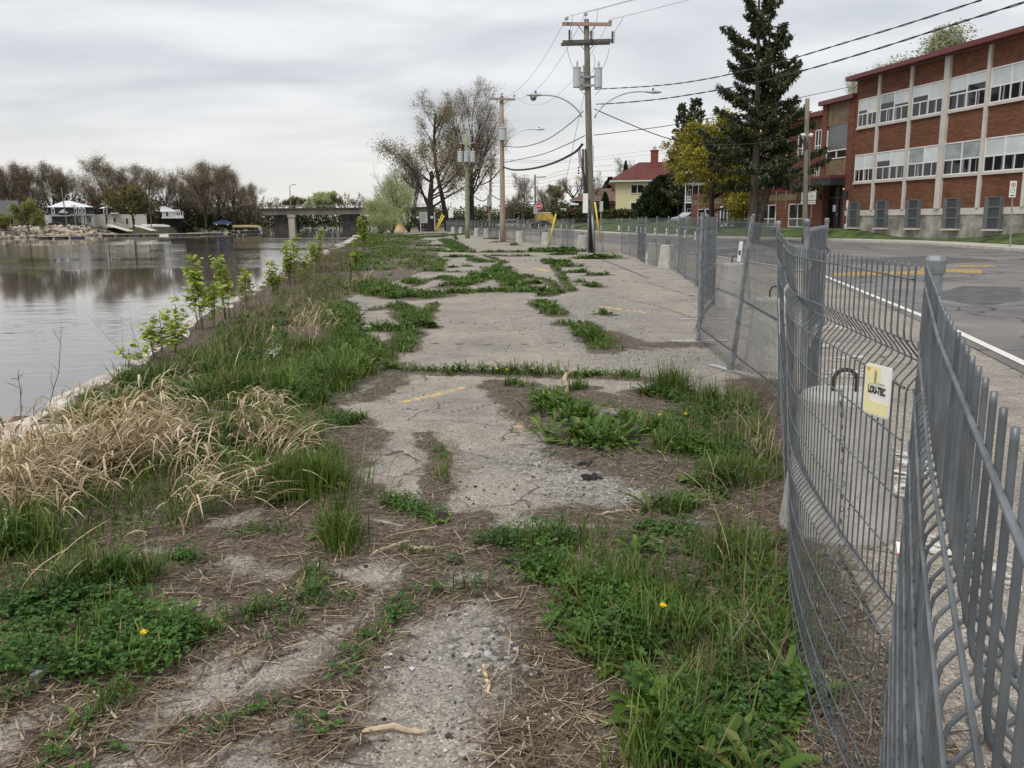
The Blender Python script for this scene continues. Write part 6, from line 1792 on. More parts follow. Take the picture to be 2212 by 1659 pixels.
dry(gp([(330, 930), (460, 900), (560, 950), (640, 990), (600, 1030), (480, 1040), (400, 1010)]), 1000, (.35, .7), -.2, (.5, .97))
dry(gp([(-100, 980), (100, 940), (330, 900), (560, 930), (680, 980), (600, 1100), (330, 1200), (-100, 1250)]), 1400, (.2, .55), .0, (.4, .97))
dry(gp([(600, 760), (640, 700), (700, 690), (690, 760), (640, 800)]), 500, (.35, .65), .2, (.2, .7))
dry(gp([(740, 610), (800, 600), (810, 620), (750, 630)]), 350, (.3, .5), .2, (.3, .9), (.01, .02))
dry(gp([(100, 930), (330, 790), (600, 630), (700, 600), (680, 720), (560, 850), (300, 950)]), 2600, (.15, .5), .2, (.3, .95), (.004, .008))
dry(gp([(-100, 1300), (100, 1270), (330, 1260), (420, 1300), (300, 1350), (-100, 1400)]), 160, (.2, .45), .1, (.5, .97), (.005, .01))
dry(gp([(1560, 950), (1650, 900), (1690, 1250), (1760, 1600), (1600, 1500), (1520, 1150)]), 1300, (.15, .42), 2.4, (.3, .95), (.0025, .005))
tag(mb.build('dry_grass', mDry), kind='stuff')

# ---- straw litter lying on the soil
mb = MB()
def litter(n, Ymax, lr, ww):
    Y = 2.1 + (Ymax - 2.1) * wr.uniform(0, 1, n) ** 1.5
    X = wr.uniform(-.72, .5, n) * (Y + .6)
    s_ = np.maximum(seg_mask(X, Y, ST, .11, .98), seg_mask(X, Y, SO, .09, .98))
    for poly, h, mix, dens in PG: s_ = np.maximum(s_, inpoly(X, Y, poly) * .8)
    k = s_ > wr.uniform(.15, 1.0, n); X, Y = X[k], Y[k]; n = len(X)
    a = wr.uniform(0, 6.28, n); L = wr.uniform(*lr, n) * wr.uniform(.5, 1, n)
    z = terrain(X, Y) + wr.uniform(.004, .03, n); tilt = wr.normal(0, .10, n)
    s = np.array([-.5, 0, .5]); bow = wr.normal(0, .12, n)
    C = np.stack([X[:, None] + np.cos(a)[:, None] * s * L[:, None] - np.sin(a)[:, None] * (s ** 2)[None] * (bow * L)[:, None], Y[:, None] + np.sin(a)[:, None] * s * L[:, None] + np.cos(a)[:, None] * (s ** 2)[None] * (bow * L)[:, None], z[:, None] + np.sin(tilt)[:, None] * s * L[:, None]], -1)
    w = wr.uniform(*ww, n)[:, None, None] * .5
    side = np.stack([-np.sin(a), np.cos(a), np.zeros(n)], -1)[:, None, :] * w
    V = np.stack([C - side, C + side], 2)
    f = np.array([(0, 1, 3, 2), (2, 3, 5, 4)])
    mb.addk(V.reshape(-1, 3), (np.arange(n)[:, None, None] * 6 + f[None]).reshape(-1, 4))
litter(38000, 7, (.03, .13), (.0014, .0036))
litter(5000, 5, (.10, .32), (.0016, .004))
litter(500, 4.5, (.08, .3), (.005, .010))
litter(34000, 15, (.05, .2), (.0025, .006))
litter(9000, 26, (.1, .3), (.005, .010))
mLit = leafmat('straw_litter', [(0, (.06, .04, .026)), (.45, (.135, .095, .06)), (.8, (.25, .19, .125)), (1, (.46, .38, .27))], rough=.85, trans=0)
tag(mb.build('straw_litter', mLit), kind='stuff')

# ---- loose pebbles
ico = np.array([(0, 0, 1), (.894, 0, .447), (.276, .851, .447), (-.724, .526, .447), (-.724, -.526, .447), (.276, -.851, .447), (.724, .526, -.447), (-.276, .851, -.447), (-.894, 0, -.447), (-.276, -.851, -.447), (.724, -.526, -.447), (0, 0, -1)])
icf = np.array([(0, 1, 2), (0, 2, 3), (0, 3, 4), (0, 4, 5), (0, 5, 1), (1, 6, 2), (2, 7, 3), (3, 8, 4), (4, 9, 5), (5, 10, 1), (6, 7, 2), (7, 8, 3), (8, 9, 4), (9, 10, 5), (10, 6, 1), (11, 7, 6), (11, 8, 7), (11, 9, 8), (11, 10, 9), (11, 6, 10)])
def stones(mb, X, Y, R, zoff=0.0):
    n = len(X); z = terrain(X, Y) + R * .25 + zoff
    sh = ico[None] * (1 + wr.normal(0, .16, (n, 12, 1))) * R[:, None, None] * np.stack([wr.uniform(.8, 1.3, n), wr.uniform(.7, 1.1, n), wr.uniform(.45, .8, n)], 1)[:, None, :]
    a = wr.uniform(0, 6.28, n); ca, sa = np.cos(a)[:, None], np.sin(a)[:, None]
    V = np.stack([sh[..., 0] * ca - sh[..., 1] * sa + X[:, None], sh[..., 0] * sa + sh[..., 1] * ca + Y[:, None], sh[..., 2] + z[:, None]], -1)
    mb.addk(V.reshape(-1, 3), (np.arange(n)[:, None, None] * 12 + icf[None]).reshape(-1, 3))
mb = MB()
n = 16000
Y = 2.1 + 12 * wr.uniform(0, 1, n) ** 1.7; X = wr.uniform(-.55, .5, n) * (Y + .5)
dn = seg_mask(X, Y, GRV, .25, .95) * .9 + .10 + .25 * seg_mask(X, Y, SO, .1, .9)
k = dn > wr.uniform(0, 1, n); X, Y = X[k], Y[k]
stones(mb, X, Y, np.abs(wr.normal(0, .0042, len(X))) + .003)
mSt = leafmat('pebbles', [(0, (.03, .028, .026)), (.35, (.12, .11, .10)), (.7, (.27, .255, .235)), (.93, (.42, .40, .37)), (1, (.62, .60, .56))], rough=.85, trans=0)
tag(mb.build('gravel', mSt), kind='stuff')
# ================================================================== TREES AND SHRUBS
tr = np.random.default_rng(5)
mBark = pmat('grey_brown_bark', (.095, .075, .058), var=.35, scale=2.0, rough=.95, stretch=(5, 5, .8), bump=.6)
mBarkD = pmat('dark_bark', (.042, .034, .028), var=.35, scale=2.0, rough=.95, stretch=(5, 5, .8), bump=.6)
mBarkR = pmat('reddish_twig_bark', (.105, .08, .06), var=.3, scale=1.0, rough=.95)
mBudBrown = leafmat('brown_buds', [(0, (.15, .115, .075)), (.5, (.24, .185, .12)), (1, (.36, .29, .19))], trans=.3)
mBudTan = leafmat('tan_green_buds', [(0, (.16, .125, .07)), (.5, (.27, .22, .12)), (1, (.37, .32, .19))], trans=.35)
mBudOlive = leafmat('olive_buds', [(0, (.10, .085, .035)), (.5, (.16, .135, .05)), (1, (.24, .22, .10))], trans=.35)
mLeafYel = leafmat('yellow_green_leaves', [(0, (.15, .135, .014)), (.5, (.28, .25, .03)), (1, (.43, .39, .07))], trans=.35)
mLeafWil = leafmat('willow_leaves', [(0, (.26, .30, .12)), (.5, (.40, .45, .20)), (1, (.52, .56, .30))], trans=.4)
mLeafPale = leafmat('pale_catkin_leaves', [(0, (.27, .28, .15)), (.5, (.38, .38, .22)), (1, (.50, .50, .33))], trans=.4)
mLeafSap = leafmat('fresh_sapling_leaves', [(0, (.22, .29, .035)), (.5, (.36, .44, .07)), (1, (.52, .58, .14))], trans=.4)
mNeedle = leafmat('spruce_needles', [(0, (.020, .030, .013)), (.45, (.042, .058, .023)), (.85, (.075, .09, .036)), (1, (.16, .115, .06))], trans=.05, rough=.7)
mCedar = leafmat('cedar_foliage', [(0, (.010, .018, .008)), (.5, (.022, .036, .013)), (1, (.042, .058, .022))], trans=.05, rough=.7)
mBush = leafmat('bush_leaves', [(0, (.05, .06, .02)), (.5, (.09, .10, .035)), (1, (.15, .15, .06))], trans=.3)

def rvec():
    v = tr.normal(size=3); return v / np.linalg.norm(v)
class Tree:
    """branch skeleton: tapered segments by level, and the ends of the last twigs"""
    def __init__(s): s.seg = [[], []]; s.tips = []
    def branch(s, p, d, L, r, lev, spec):
        n = spec['n'][lev]; jit = spec['jit'][lev]; up = spec['up'][lev]
        p = np.array(p, float); d = d / np.linalg.norm(d); st = L / n; kid = spec['kids'][lev]
        t0 = spec['t0'][lev]; r1 = r * spec['taper'][lev]
        where = np.sort(tr.uniform(t0, .98, kid)) if kid else []
        k = 0
        for i in range(n):
            d = d + rvec() * jit + np.array([0, 0, up]); d /= np.linalg.norm(d)
            q = p + d * st; f0, f1 = i / n, (i + 1) / n
            ra, rb = r + (r1 - r) * f0, r + (r1 - r) * f1
            s.seg[0 if lev <= spec['trunklev'] else 1].append((p, q, ra, rb))
            while k < kid and where[k] <= f1:
                f = (where[k] - f0) * n; pp = p + (q - p) * f
                side = np.cross(d, rvec()); side /= max(np.linalg.norm(side), 1e-6)
                an = math.radians(tr.uniform(*spec['ang'][lev]))
                nd = d * math.cos(an) + side * math.sin(an)
                nl = L * tr.uniform(*spec['len'][lev]) * (1 - .45 * where[k] * spec.get('cone', 1))
                s.branch(pp, nd, nl, max((ra + (rb - ra) * f) * spec['rr'][lev], spec['rmin']), lev + 1, spec)
                k += 1
            p = q
        if lev >= spec['tiplev']: s.tips.append((p, d))
VASE = dict(n=[7, 6, 5, 3, 2], jit=[.05, .10, .14, .18, .2], up=[.02, .07, .06, .05, .04], kids=[8, 7, 6, 4, 0], t0=[.28, .25, .2, .2, 0], taper=[.35, .3, .35, .5, .6], ang=[(22, 48), (22, 48), (25, 55), (25, 60)], len=[(.62, .95), (.42, .62), (.38, .6), (.4, .7)], rr=[.55, .55, .55, .6], rmin=.008, trunklev=1, tiplev=3)
def leaf_cloud(mb, C, size, n, spread, flat=0.0):
    """n small leaf faces round each point of C"""
    C = np.repeat(np.asarray(C), n, 0); m = len(C)
    C = C + tr.normal(0, spread, (m, 3))
    a = tr.normal(size=(m, 3)); a /= np.linalg.norm(a, axis=1, keepdims=True)
    b = np.cross(a, tr.normal(size=(m, 3))); b /= np.linalg.norm(b, axis=1, keepdims=True)
    sz = size * tr.uniform(.6, 1.4, m)[:, None]
    V = np.stack([C - a * sz, C - b * sz * .55 + a * sz * .1, C + a * sz, C + b * sz * .55 + a * sz * .1], 1)
    mb.addk(V.reshape(-1, 3), np.arange(m * 4).reshape(m, 4))
def make_tree(name, spec, H, r, trunk_mat, twig_mat, leaf_mat, leaf, lean=(0, 0, 1), stems=1, twr=1.0):
    """H: rough trunk length; leaf: (size, count per tip, spread)"""
    T = Tree()
    for k in range(stems):
        d = np.array(lean, float) + (np.array([math.cos(k * 2.4), math.sin(k * 2.4), 0]) * spec.get('stemspread', .25) if stems > 1 else 0)
        T.branch((0, 0, -.2), d, H * (tr.uniform(.8, 1.05) if stems > 1 else 1), r * (tr.uniform(.6, 1) if stems > 1 else 1), 0, spec)
    root = empty(name)
    mb = MB(); S = T.seg[0]
    mb.frusta([q[0] for q in S], [q[1] for q in S], [q[2] for q in S], [q[3] for q in S], 7); tk = mb.build('trunk', trunk_mat, root, smooth=True)
    mb = MB(); S = T.seg[1]
    mb.frusta([q[0] for q in S], [q[1] for q in S], [max(q[2], .006) * twr for q in S], [max(q[3], .005) * twr for q in S], 3)
    mats = [twig_mat, leaf_mat]
    n0 = sum(len(c) for c in mb.c)
    if leaf[1]:
        tips = np.array([t[0] for t in T.tips]); leaf_cloud(mb, tips, leaf[0], leaf[1], leaf[2]); mb.m[-1][:] = 1
    mb.build('crown', mats, root)
    zmax = max(q[1][2] for q in T.seg[0] + T.seg[1]); root['h'] = float(zmax)
    return root
def place(o, base, H=None, sx=1.0, rz=0.0, label=None, group=None, cat='tree'):
    o.location = tuple(base); o.rotation_euler = (0, 0, rz)
    k = (H / o['h']) if H else 1.0
    o.scale = (k * sx, k * sx, k); tag(o, label, cat, group); return o
def hgt(pyt, pyb, Y): return (pyb - pyt) / F * Y * 1.0

# far-bank bare trees (three builds, copied)
spF = dict(VASE, kids=[13, 9, 6, 5, 0], rmin=.022, cone=.75, up=[.02, .08, .08, .07, .05], jit=[.04, .08, .12, .15, .2], ang=[(18, 52), (18, 42), (22, 50), (25, 60)], len=[(.7, 1.0), (.42, .62), (.38, .6), (.4, .7)], rr=[.5, .5, .5, .6])
fa = [make_tree('bare_tree', dict(spF, t0=[.16, .2, .2, .2, 0]), 13, .45, mBarkD, mBarkR, mBudBrown, (.11, 4, .6), twr=.9) for _ in range(2)]
fb = make_tree('bare_tree', dict(spF, kids=[11, 7, 5, 4, 0]), 13, .35, mBark, mBark, mBudTan, (.09, 1, .3), twr=1.0)
used = set()
def take(o):
    if o.name in used: return copy_tree(o)
    used.add(o.name); return o
FGp = 'bare brown trees on the far bank'
spots = [(-6, 356, 250, 0, 1.15, 'bare brown tree cut by the left frame edge behind the grey-roofed house'), (32, 350, 246, 1, 1.1, 'tall bare brown tree behind the grey-roofed house on the far bank'), (78, 356, 250, 0, 1.0, 'bare brown tree behind the yellow-green willow on the far bank'), (118, 350, 255, 1, .95, 'bare brown tree just left of the mansard house'),
         (163, 362, 262, 2, .75, 'thin pale leafless tree right behind the mansard house roof'), (240, 338, 245, 0, 1.35, 'broadest bare brown tree, behind the cream house on the far bank'), (205, 400, 262, 1, 1.2, 'low bare tree between the mansard house and the broadest bare tree'), (318, 357, 240, 1, 1.25, 'round bare brown tree between the cream house and the white house'), (361, 362, 246, 2, .9, 'thin bare tree behind the white house with the gallery'),
         (408, 400, 262, 0, 1.1, 'smaller hazy bare tree right of the white house'), (447, 350, 232, 1, 1.3, 'big dark bare tree above the green lawn of the far bank'), (507, 358, 236, 0, 1.2, 'big bare tree at the right end of the far-bank row'), (282, 362, 252, 0, 1.1, 'bare brown tree filling the gap right of the broadest one'), (140, 372, 258, 1, 1.0, 'bare brown tree over the left half of the mansard house roof'), (52, 362, 262, 0, 1.1, 'hazier bare tree between the two tall ones at the far left'), (388, 385, 258, 1, 1.0, 'hazy bare tree behind the gallery of the white house'), (477, 362, 246, 0, 1.15, 'bare tree between the two big dark ones above the green lawn'), (425, 378, 250, 1, .9, 'bare tree at the left flank of the big dark one above the lawn'),
         (541, 398, 240, 1, .95, 'smallest bare tree closing the far-bank row by the bridge')]
for px, pt, Y, k, sx, lab in spots:
    o = take((fa + [fb])[k]); base = P(px, 488, Y); base[2] = 1.0
    place(o, base, hgt(pt, 488, Y), sx, tr.uniform(0, 6), lab, FGp)
# undergrowth behind the far bank
mb = MB()
def thicket(x0, x1, ylo, yhi, Yd, n, sz, spread=1.0):
    X = tr.uniform(x0, x1, n); a = np.array([P(x, 470, Yd) for x in X]); zl = P(700, ylo, Yd)[2]; zh = np.array([P(x, yhi, Yd)[2] for x in X])
    top = zl + (zh - zl) * (.45 + .75 * vnoise(X, X * 0, .06, 3))
    a[:, 2] = zl + (top - zl) * tr.uniform(0, 1, n) ** .8; a[:, 1] += tr.uniform(-4, 4, n)
    leaf_cloud(mb, a, sz, 10, spread)
thicket(-60, 560, 487, 420, 272, 2000, .34, .8)
thicket(-60, 560, 487, 458, 266, 2200, .45, 1.0)
thicket(380, 560, 487, 445, 262, 500, .34, .8)
tag(mb.build('far_bank_thicket', leafmat('thicket_twigs', [(0, (.055, .045, .03)), (.6, (.10, .085, .05)), (1, (.16, .145, .075))], trans=.2)), kind='stuff')
mb = MB(); thicket(540, 800, 490, 462, 378, 900, .42, 1.1); thicket(1085, 1250, 476, 444, 300, 900, .4, 1.0); thicket(880, 1100, 490, 452, 230, 900, .3, .9); thicket(1180, 1290, 470, 452, 215, 300, .3, .8)
tag(mb.build('riverside_brush', leafmat('brush_leaves', [(0, (.045, .055, .022)), (.6, (.08, .095, .035)), (1, (.13, .14, .06))], trans=.25)), kind='stuff')
# treeline beyond the bridge
sB = dict(VASE, kids=[7, 5, 4, 3, 0], rmin=.05)
fc = make_tree('distant_tree', sB, 10, .3, mBark, mBark, mBudOlive, (.35, 3, .6), twr=1.6); fd = make_tree('distant_tree', dict(sB, kids=[6, 5, 4, 2, 0]), 10, .3, mBark, mBark, mBudTan, (.2, 1, .5), twr=1.6); fe = make_tree('distant_tree', sB, 9, .3, mBark, mBark, mLeafWil, (.4, 7, .7))
for i, (px, pt, k) in enumerate(((556, 440, 1), (575, 434, 1), (592, 437, 1), (608, 436, 1), (628, 440, 0), (642, 436, 0), (660, 440, 1), (687, 431, 2), (706, 430, 2), (721, 435, 0), (738, 428, 1), (752, 432, 1), (769, 428, 1), (785, 434, 1))):
    o = take((fd, fc, fe)[[1, 0, 2].index(k)]); b = P(px, 460, 460); b[2] = 2
    place(o, b, hgt(pt, 488, 460), 1.1, tr.uniform(0, 6), 'small distant %s tree in the treeline above the bridge deck' % ('pale green' if k == 2 else 'leafless'), 'distant treeline beyond the bridge')
# big bare trees at the end of the lot
big1 = make_tree('big_bare_tree', dict(VASE, kids=[17, 10, 7, 6, 0], t0=[.26, .25, .2, .2, 0], rmin=.010, cone=.7, up=[.01, .10, .10, .08, .06], ang=[(16, 40), (18, 40), (20, 48), (25, 60)], len=[(.55, .8), (.40, .58), (.36, .56), (.4, .7)], rr=[.42, .5, .5, .6]), 18, .5, mBarkD, mBark, mBudTan, (.075, 3, .4), lean=(.05, 0, 1))
b = P(1019, 490, 152); b[2] = .3
place(big1, b, hgt(176, 490, 152), 1.12, 0, 'tallest upright bare tree with tan buds behind the three-transformer pole')
big2 = make_tree('big_bare_tree', dict(VASE, n=[9, 6, 5, 3, 2], jit=[.09, .16, .18, .2, .2], kids=[10, 8, 6, 6, 0], t0=[.45, .25, .2, .2, 0], rmin=.010, len=[(.28, .5), (.42, .62), (.38, .6), (.4, .7)], ang=[(25, 70), (22, 48), (25, 55), (25, 60)], rr=[.42, .5, .5, .6]), 20, .42, mBarkD, mBark, mBudTan, (.075, 3, .4), lean=(-.13, 0, 1))
b = P(966, 492, 148); b[2] = .2
place(big2, b, hgt(204, 492, 148), 1.15, 0, 'tall slender bare tree with open crown left of the tallest one')
big3 = make_tree('big_bare_tree', dict(VASE, n=[5, 7, 6, 4, 2], jit=[.08, .17, .2, .2, .2], kids=[13, 9, 7, 6, 0], t0=[.25, .25, .2, .2, 0], rmin=.010, len=[(.9, 1.5), (.42, .62), (.38, .6), (.4, .7)], ang=[(35, 80), (22, 50), (25, 55), (25, 60)], up=[.0, .07, .06, .05, .04], rr=[.36, .5, .5, .6]), 7, .5, mBarkD, mBark, mBudTan, (.075, 3, .45))
b = P(930, 493, 144); b[2] = .2
place(big3, b, hgt(285, 493, 144), 1.05, 2.0, 'broad low-limbed bare tree with crooked heavy boughs at the lot end')
bb_ = make_tree('bare_shrub', dict(VASE, n=[6, 5, 4, 3, 2], kids=[7, 4, 3, 2, 0], t0=[.2, .2, .2, .2, 0], ang=[(10, 28), (15, 35), (20, 45), (20, 50)], len=[(.5, .8), (.4, .6), (.4, .6), (.4, .6)], stemspread=.5), 9, .14, mBarkD, mBarkD, mBudTan, (.1, 0, .2), stems=9, lean=(-.25, 0, 1))
b = P(884, 497, 138); b[2] = .1
place(bb_, b, hgt(345, 497, 138), .95, .2, 'dark leafless shrub fanning out many stems beside the willow', cat='shrub')
wl = make_tree('willow', dict(VASE, n=[5, 6, 5, 4, 2], kids=[9, 7, 6, 4, 0], t0=[.12, .15, .15, .2, 0], ang=[(25, 60), (22, 50), (25, 60), (25, 60)], up=[.0, .02, .0, -.03, -.05], len=[(.8, 1.2), (.5, .75), (.4, .6), (.4, .7)], stemspread=.5, rr=[.45, .5, .5, .6]), 7, .25, mBarkD, mBarkD, mLeafWil, (.10, 4, .4), stems=3, lean=(-.25, 0, 1))
b = P(848, 500, 132); b[2] = -.1
place(wl, b, hgt(366, 500, 132), .72, 1.0, 'pale green willow leaning over the river at the lot end', cat='willow')
mb_s = [(815, 412, 128, .8, 'low pale green willow bush overhanging the water beside the larger willow')]
o = copy_tree(wl); b = P(822, 503, 124); b[2] = -.3; place(o, b, hgt(415, 503, 124), 1.0, 2.6, mb_s[0][4], cat='willow')
# street trees in the middle distance
md = make_tree('bare_tree', dict(VASE, kids=[10, 7, 5, 4, 0], ang=[(18, 45), (20, 45), (25, 55), (25, 60)], t0=[.12, .2, .2, .2, 0], rmin=.015), 9, .28, mBark, mBarkR, mBudBrown, (.1, 1, .3), stems=2)
for px, pt, pb, Y, sx, lab in ((1128, 372, 484, 180, 1.0, 'rounded leafless tree right of the tan wooden pole'), (1170, 400, 484, 200, 1.0, 'leafless tree behind the slim grey pole'), (1283, 372, 478, 215, .8, 'leafless tree showing right behind the crossarm pole'), (1105, 420, 484, 210, 1.1, 'low leafless tree behind the tan wooden pole foot'), (1352, 345, 470, 205, .9, 'leafless tree spreading behind the yellow house roof')):
    o = take(md); b = P(px, pb, Y); b[2] = 1.0; place(o, b, hgt(pt, 478, Y), sx, tr.uniform(0, 6), lab, 'leafless trees across the street')
mt = make_tree('bare_tree', dict(VASE, n=[5, 7, 6, 4, 2], jit=[.1, .2, .2, .2, .2], kids=[6, 7, 6, 5, 0], t0=[.3, .25, .2, .2, 0], len=[(.9, 1.5), (.42, .62), (.38, .6), (.4, .7)], ang=[(25, 55), (22, 50), (25, 55), (25, 60)]), 6, .7, mBarkD, mBark, mBudTan, (.1, 1, .3))
b = P(1238, 478, 172); b[2] = 1.2; place(mt, b, hgt(375, 474, 172), 1.15, 0.7, 'thick crooked leafless tree behind the speed sign')
pg_ = make_tree('budding_tree', dict(VASE, kids=[9, 7, 5, 4, 0]), 9, .3, mBark, mBark, mBudOlive, (.15, 5, .4)); b = P(1195, 478, 225); b[2] = 1; place(pg_, b, hgt(392, 478, 225), 1.2, 0, 'olive budding tree behind the stop sign')
# pale tree behind the school roof
pc = make_tree('pale_tree', dict(VASE, kids=[13, 8, 6, 4, 0], ang=[(12, 38), (15, 35), (20, 45), (25, 60)], up=[.02, .12, .12, .1, .08], t0=[.15, .2, .2, .2, 0]), 14, .5, mBark, mBark, mLeafPale, (.10, 10, .35))
b = P(2000, 470, 95); b[2] = 1; place(pc, b, hgt(84, 470, 95), 1.55, 0, 'pale budding tree rising behind the school roof')
pc2 = copy_tree(pc); b = P(1868, 470, 98); b[2] = 1; place(pc2, b, hgt(150, 470, 98), .7, 2, 'smaller pale tree top just showing over the school roof corner')
pc3 = copy_tree(pc); b = P(1790, 470, 125); b[2] = 1; place(pc3, b, hgt(225, 470, 125), .7, 4, 'pale tree top behind the entrance between spruce and school')
# light willows on the far bank
def bushy(name, leaf_mat, sz, n, bark=mBarkD):
    return make_tree(name, dict(VASE, kids=[9, 7, 5, 4, 0], t0=[.12, .15, .15, .2, 0], ang=[(25, 65), (25, 55), (25, 60), (25, 60)], len=[(.6, .95), (.5, .7), (.4, .6), (.4, .7)]), 8, .25, bark, bark, leaf_mat, (sz, n, .45))
fw = bushy('leafing_tree', leafmat('far_willow_leaves', [(0, (.16, .17, .045)), (.5, (.26, .27, .08)), (1, (.38, .38, .14))], trans=.3), .22, 9)
b = P(62, 495, 178); b[2] = .4; place(fw, b, hgt(425, 492, 178), 1.0, 0, 'yellow-green leafing tree on the rocky far bank')
o = copy_tree(fw); b = P(12, 492, 182); b[2] = .5; place(o, b, hgt(452, 492, 182), 1.6, 2, 'low green bush at the left frame edge on the rocky bank', cat='bush')
fo = bushy('leafing_tree', mBudOlive, .26, 6); b = P(290, 494, 206); b[2] = .8; place(fo, b, hgt(405, 490, 206), 1.15, 1, 'olive leafing tree hiding the cream house on the far bank')
# yellow-green maple
mp_ = make_tree('yellow_maple', dict(VASE, n=[6, 6, 5, 3, 2], kids=[16, 8, 6, 4, 0], t0=[.2, .25, .2, .2, 0], ang=[(40, 88), (25, 55), (25, 60), (25, 60)], len=[(.5, .72), (.45, .65), (.4, .6), (.4, .7)], up=[.02, .02, .02, .01, -.02], cone=.8), 8.0, .3, mBarkD, mBarkD, mLeafYel, (.12, 11, .26))
b = P(1536, 492, 82); b[2] = .9; place(mp_, b, hgt(268, 492, 82), 1.0, 2.2, 'yellow-green maple in fresh leaf before the brick wing', cat='maple')

# spruces
def make_spruce(name, H, R, seed, leaders=((0, 0, 1.0),), dense=1.0, z_low=.16, gap=.25, needle=(.30, .07), mat_=None, trunk_r=.34, quills=26):
    r = np.random.default_rng(seed); root = empty(name); mb = MB(); fo = []; br = MB()
    for lx, ly, hf in leaders:
        h = H * hf
        zf = np.linspace(0, 1, 10); px = lx * np.minimum(zf * 3.2, 1) + .12 * np.sin(zf * 5 + lx); py = ly * np.minimum(zf * 3.2, 1)
        mb.tube(np.stack([px, py, zf * h - .3 * (zf == 0)], 1), trunk_r * (.6 + .4 * hf) * (1 - zf * .96) + .015, 9)
        z = H * z_low
        while z < h * .985:
            f = z / h; nb = r.integers(3, 6)
            Rm = R * (1 - f) ** .72 * (.42 + .58 * min(1, (f + .05) * 3.5)) * hf ** .4
            for k in range(nb):
                if r.random() < gap * (1 - f * .5): continue
                a = r.uniform(0, 2 * math.pi); L = Rm * r.choice([r.uniform(.35, .7), r.uniform(.8, 1.25)]) + .25
                # away from the other leader
                cx_, cy_ = np.interp(z / h, zf, px), np.interp(z / h, zf, py)
                s = np.linspace(0, 1, 8); el = r.uniform(-.10, .22) + .25 * f
                out = L * s; zz = z + L * (el * s - .42 * s ** 1.6 * (1 - f) + .30 * s ** 3)
                pts = np.stack([cx_ + math.cos(a) * out, cy_ + math.sin(a) * out, zz], 1)
                br.tube(pts, np.linspace(.05 * (1 - f) + .012, .008, 8), 4, caps=False)
                nq = int(quills * L * dense)
                u = r.uniform(.16, 1.0, nq) ** .8; C = np.stack([np.interp(u, s, pts[:, i]) for i in range(3)], 1)
                lat = r.normal(0, .30 * min(L, 2.2) * .45, nq) * (1.15 - u)
                C[:, 0] += -math.sin(a) * lat; C[:, 1] += math.cos(a) * lat; C[:, 2] += -np.abs(lat) * .25 + r.normal(0, .05, nq)
                fo.append((C, np.full(nq, a), r.uniform(.6, 1.4, nq), u))
            z += H * .0165 * r.uniform(.7, 1.5)
        fo.append((np.stack([np.full(20, px[-1]), np.full(20, py[-1]), h - r.uniform(0, .9, 20)], 1), r.uniform(0, 6.28, 20), np.full(20, .8), np.ones(20)))
    mb.build('trunk', mBark if trunk_r > .25 else mBarkD, root, smooth=True)
    f_ = MB()
    for C, a, sc, u in fo:
        n = len(C)
        for rep in range(3):
            # sprays: some hang, some point outward
            th = a + r.normal(0, .8, n); hang = r.uniform(0, 1, n) < .5
            d = np.stack([np.cos(th), np.sin(th), np.where(hang, -1.6, r.normal(-.1, .3, n))], 1); d /= np.linalg.norm(d, axis=1, keepdims=True)
            w = np.cross(d, r.normal(size=(n, 3))); w /= np.linalg.norm(w, axis=1, keepdims=True)
            L = needle[0] * sc[:, None] * r.uniform(.6, 1.3, (n, 1)); W_ = needle[1] * sc[:, None]
            B = C + r.normal(0, .07, (n, 3))
            V = np.stack([B, B + d * L * .45 + w * W_, B + d * L, B + d * L * .45 - w * W_], 1)
            f_.addk(V.reshape(-1, 3), np.arange(n * 4).reshape(n, 4))
    nb_ = len(np.concatenate(f_.c))
    k0 = len(f_.c)
    f_.l += [q + f_.n for q in br.l]; f_.c += br.c; f_.m += [np.ones_like(q) for q in br.m]; f_.v += br.v; f_.n += br.n
    f_.build('crown', [mat_ or mNeedle, mBarkD], root); root['h'] = float(H); return root
Ysp = 60
sp = make_spruce('tall_spruce', 17.2, 4.5, 3, leaders=((-.12, 0, 1.0), (1.15, .2, .80)), dense=1.25, z_low=.2, gap=.52, quills=44, needle=(.23, .05))
b = P(1626, 503, Ysp); b[2] = .45
place(sp, b, None, 1, 0, 'tall dark twin-stemmed spruce standing before the brick wing', cat='spruce')
# low hanging boughs
s2 = make_spruce('far_spruce', 17, 2.6, 9, dense=1.0, gap=.2, needle=(.4, .12), trunk_r=.2, quills=16)
for px, pt, Y, sx, lab in ((1466, 232, 118, .85, 'left and shorter of two dark spruce tops above the yellow maple'), (1498, 222, 116, 1.1, 'right and taller of two dark spruce tops above the yellow maple')):
    o = take(s2); b = P(px, 470, Y); b[2] = 1.2; place(o, b, hgt(pt, 476, Y), sx, tr.uniform(0, 6), lab, 'dark spruces beyond the maple', cat='spruce')
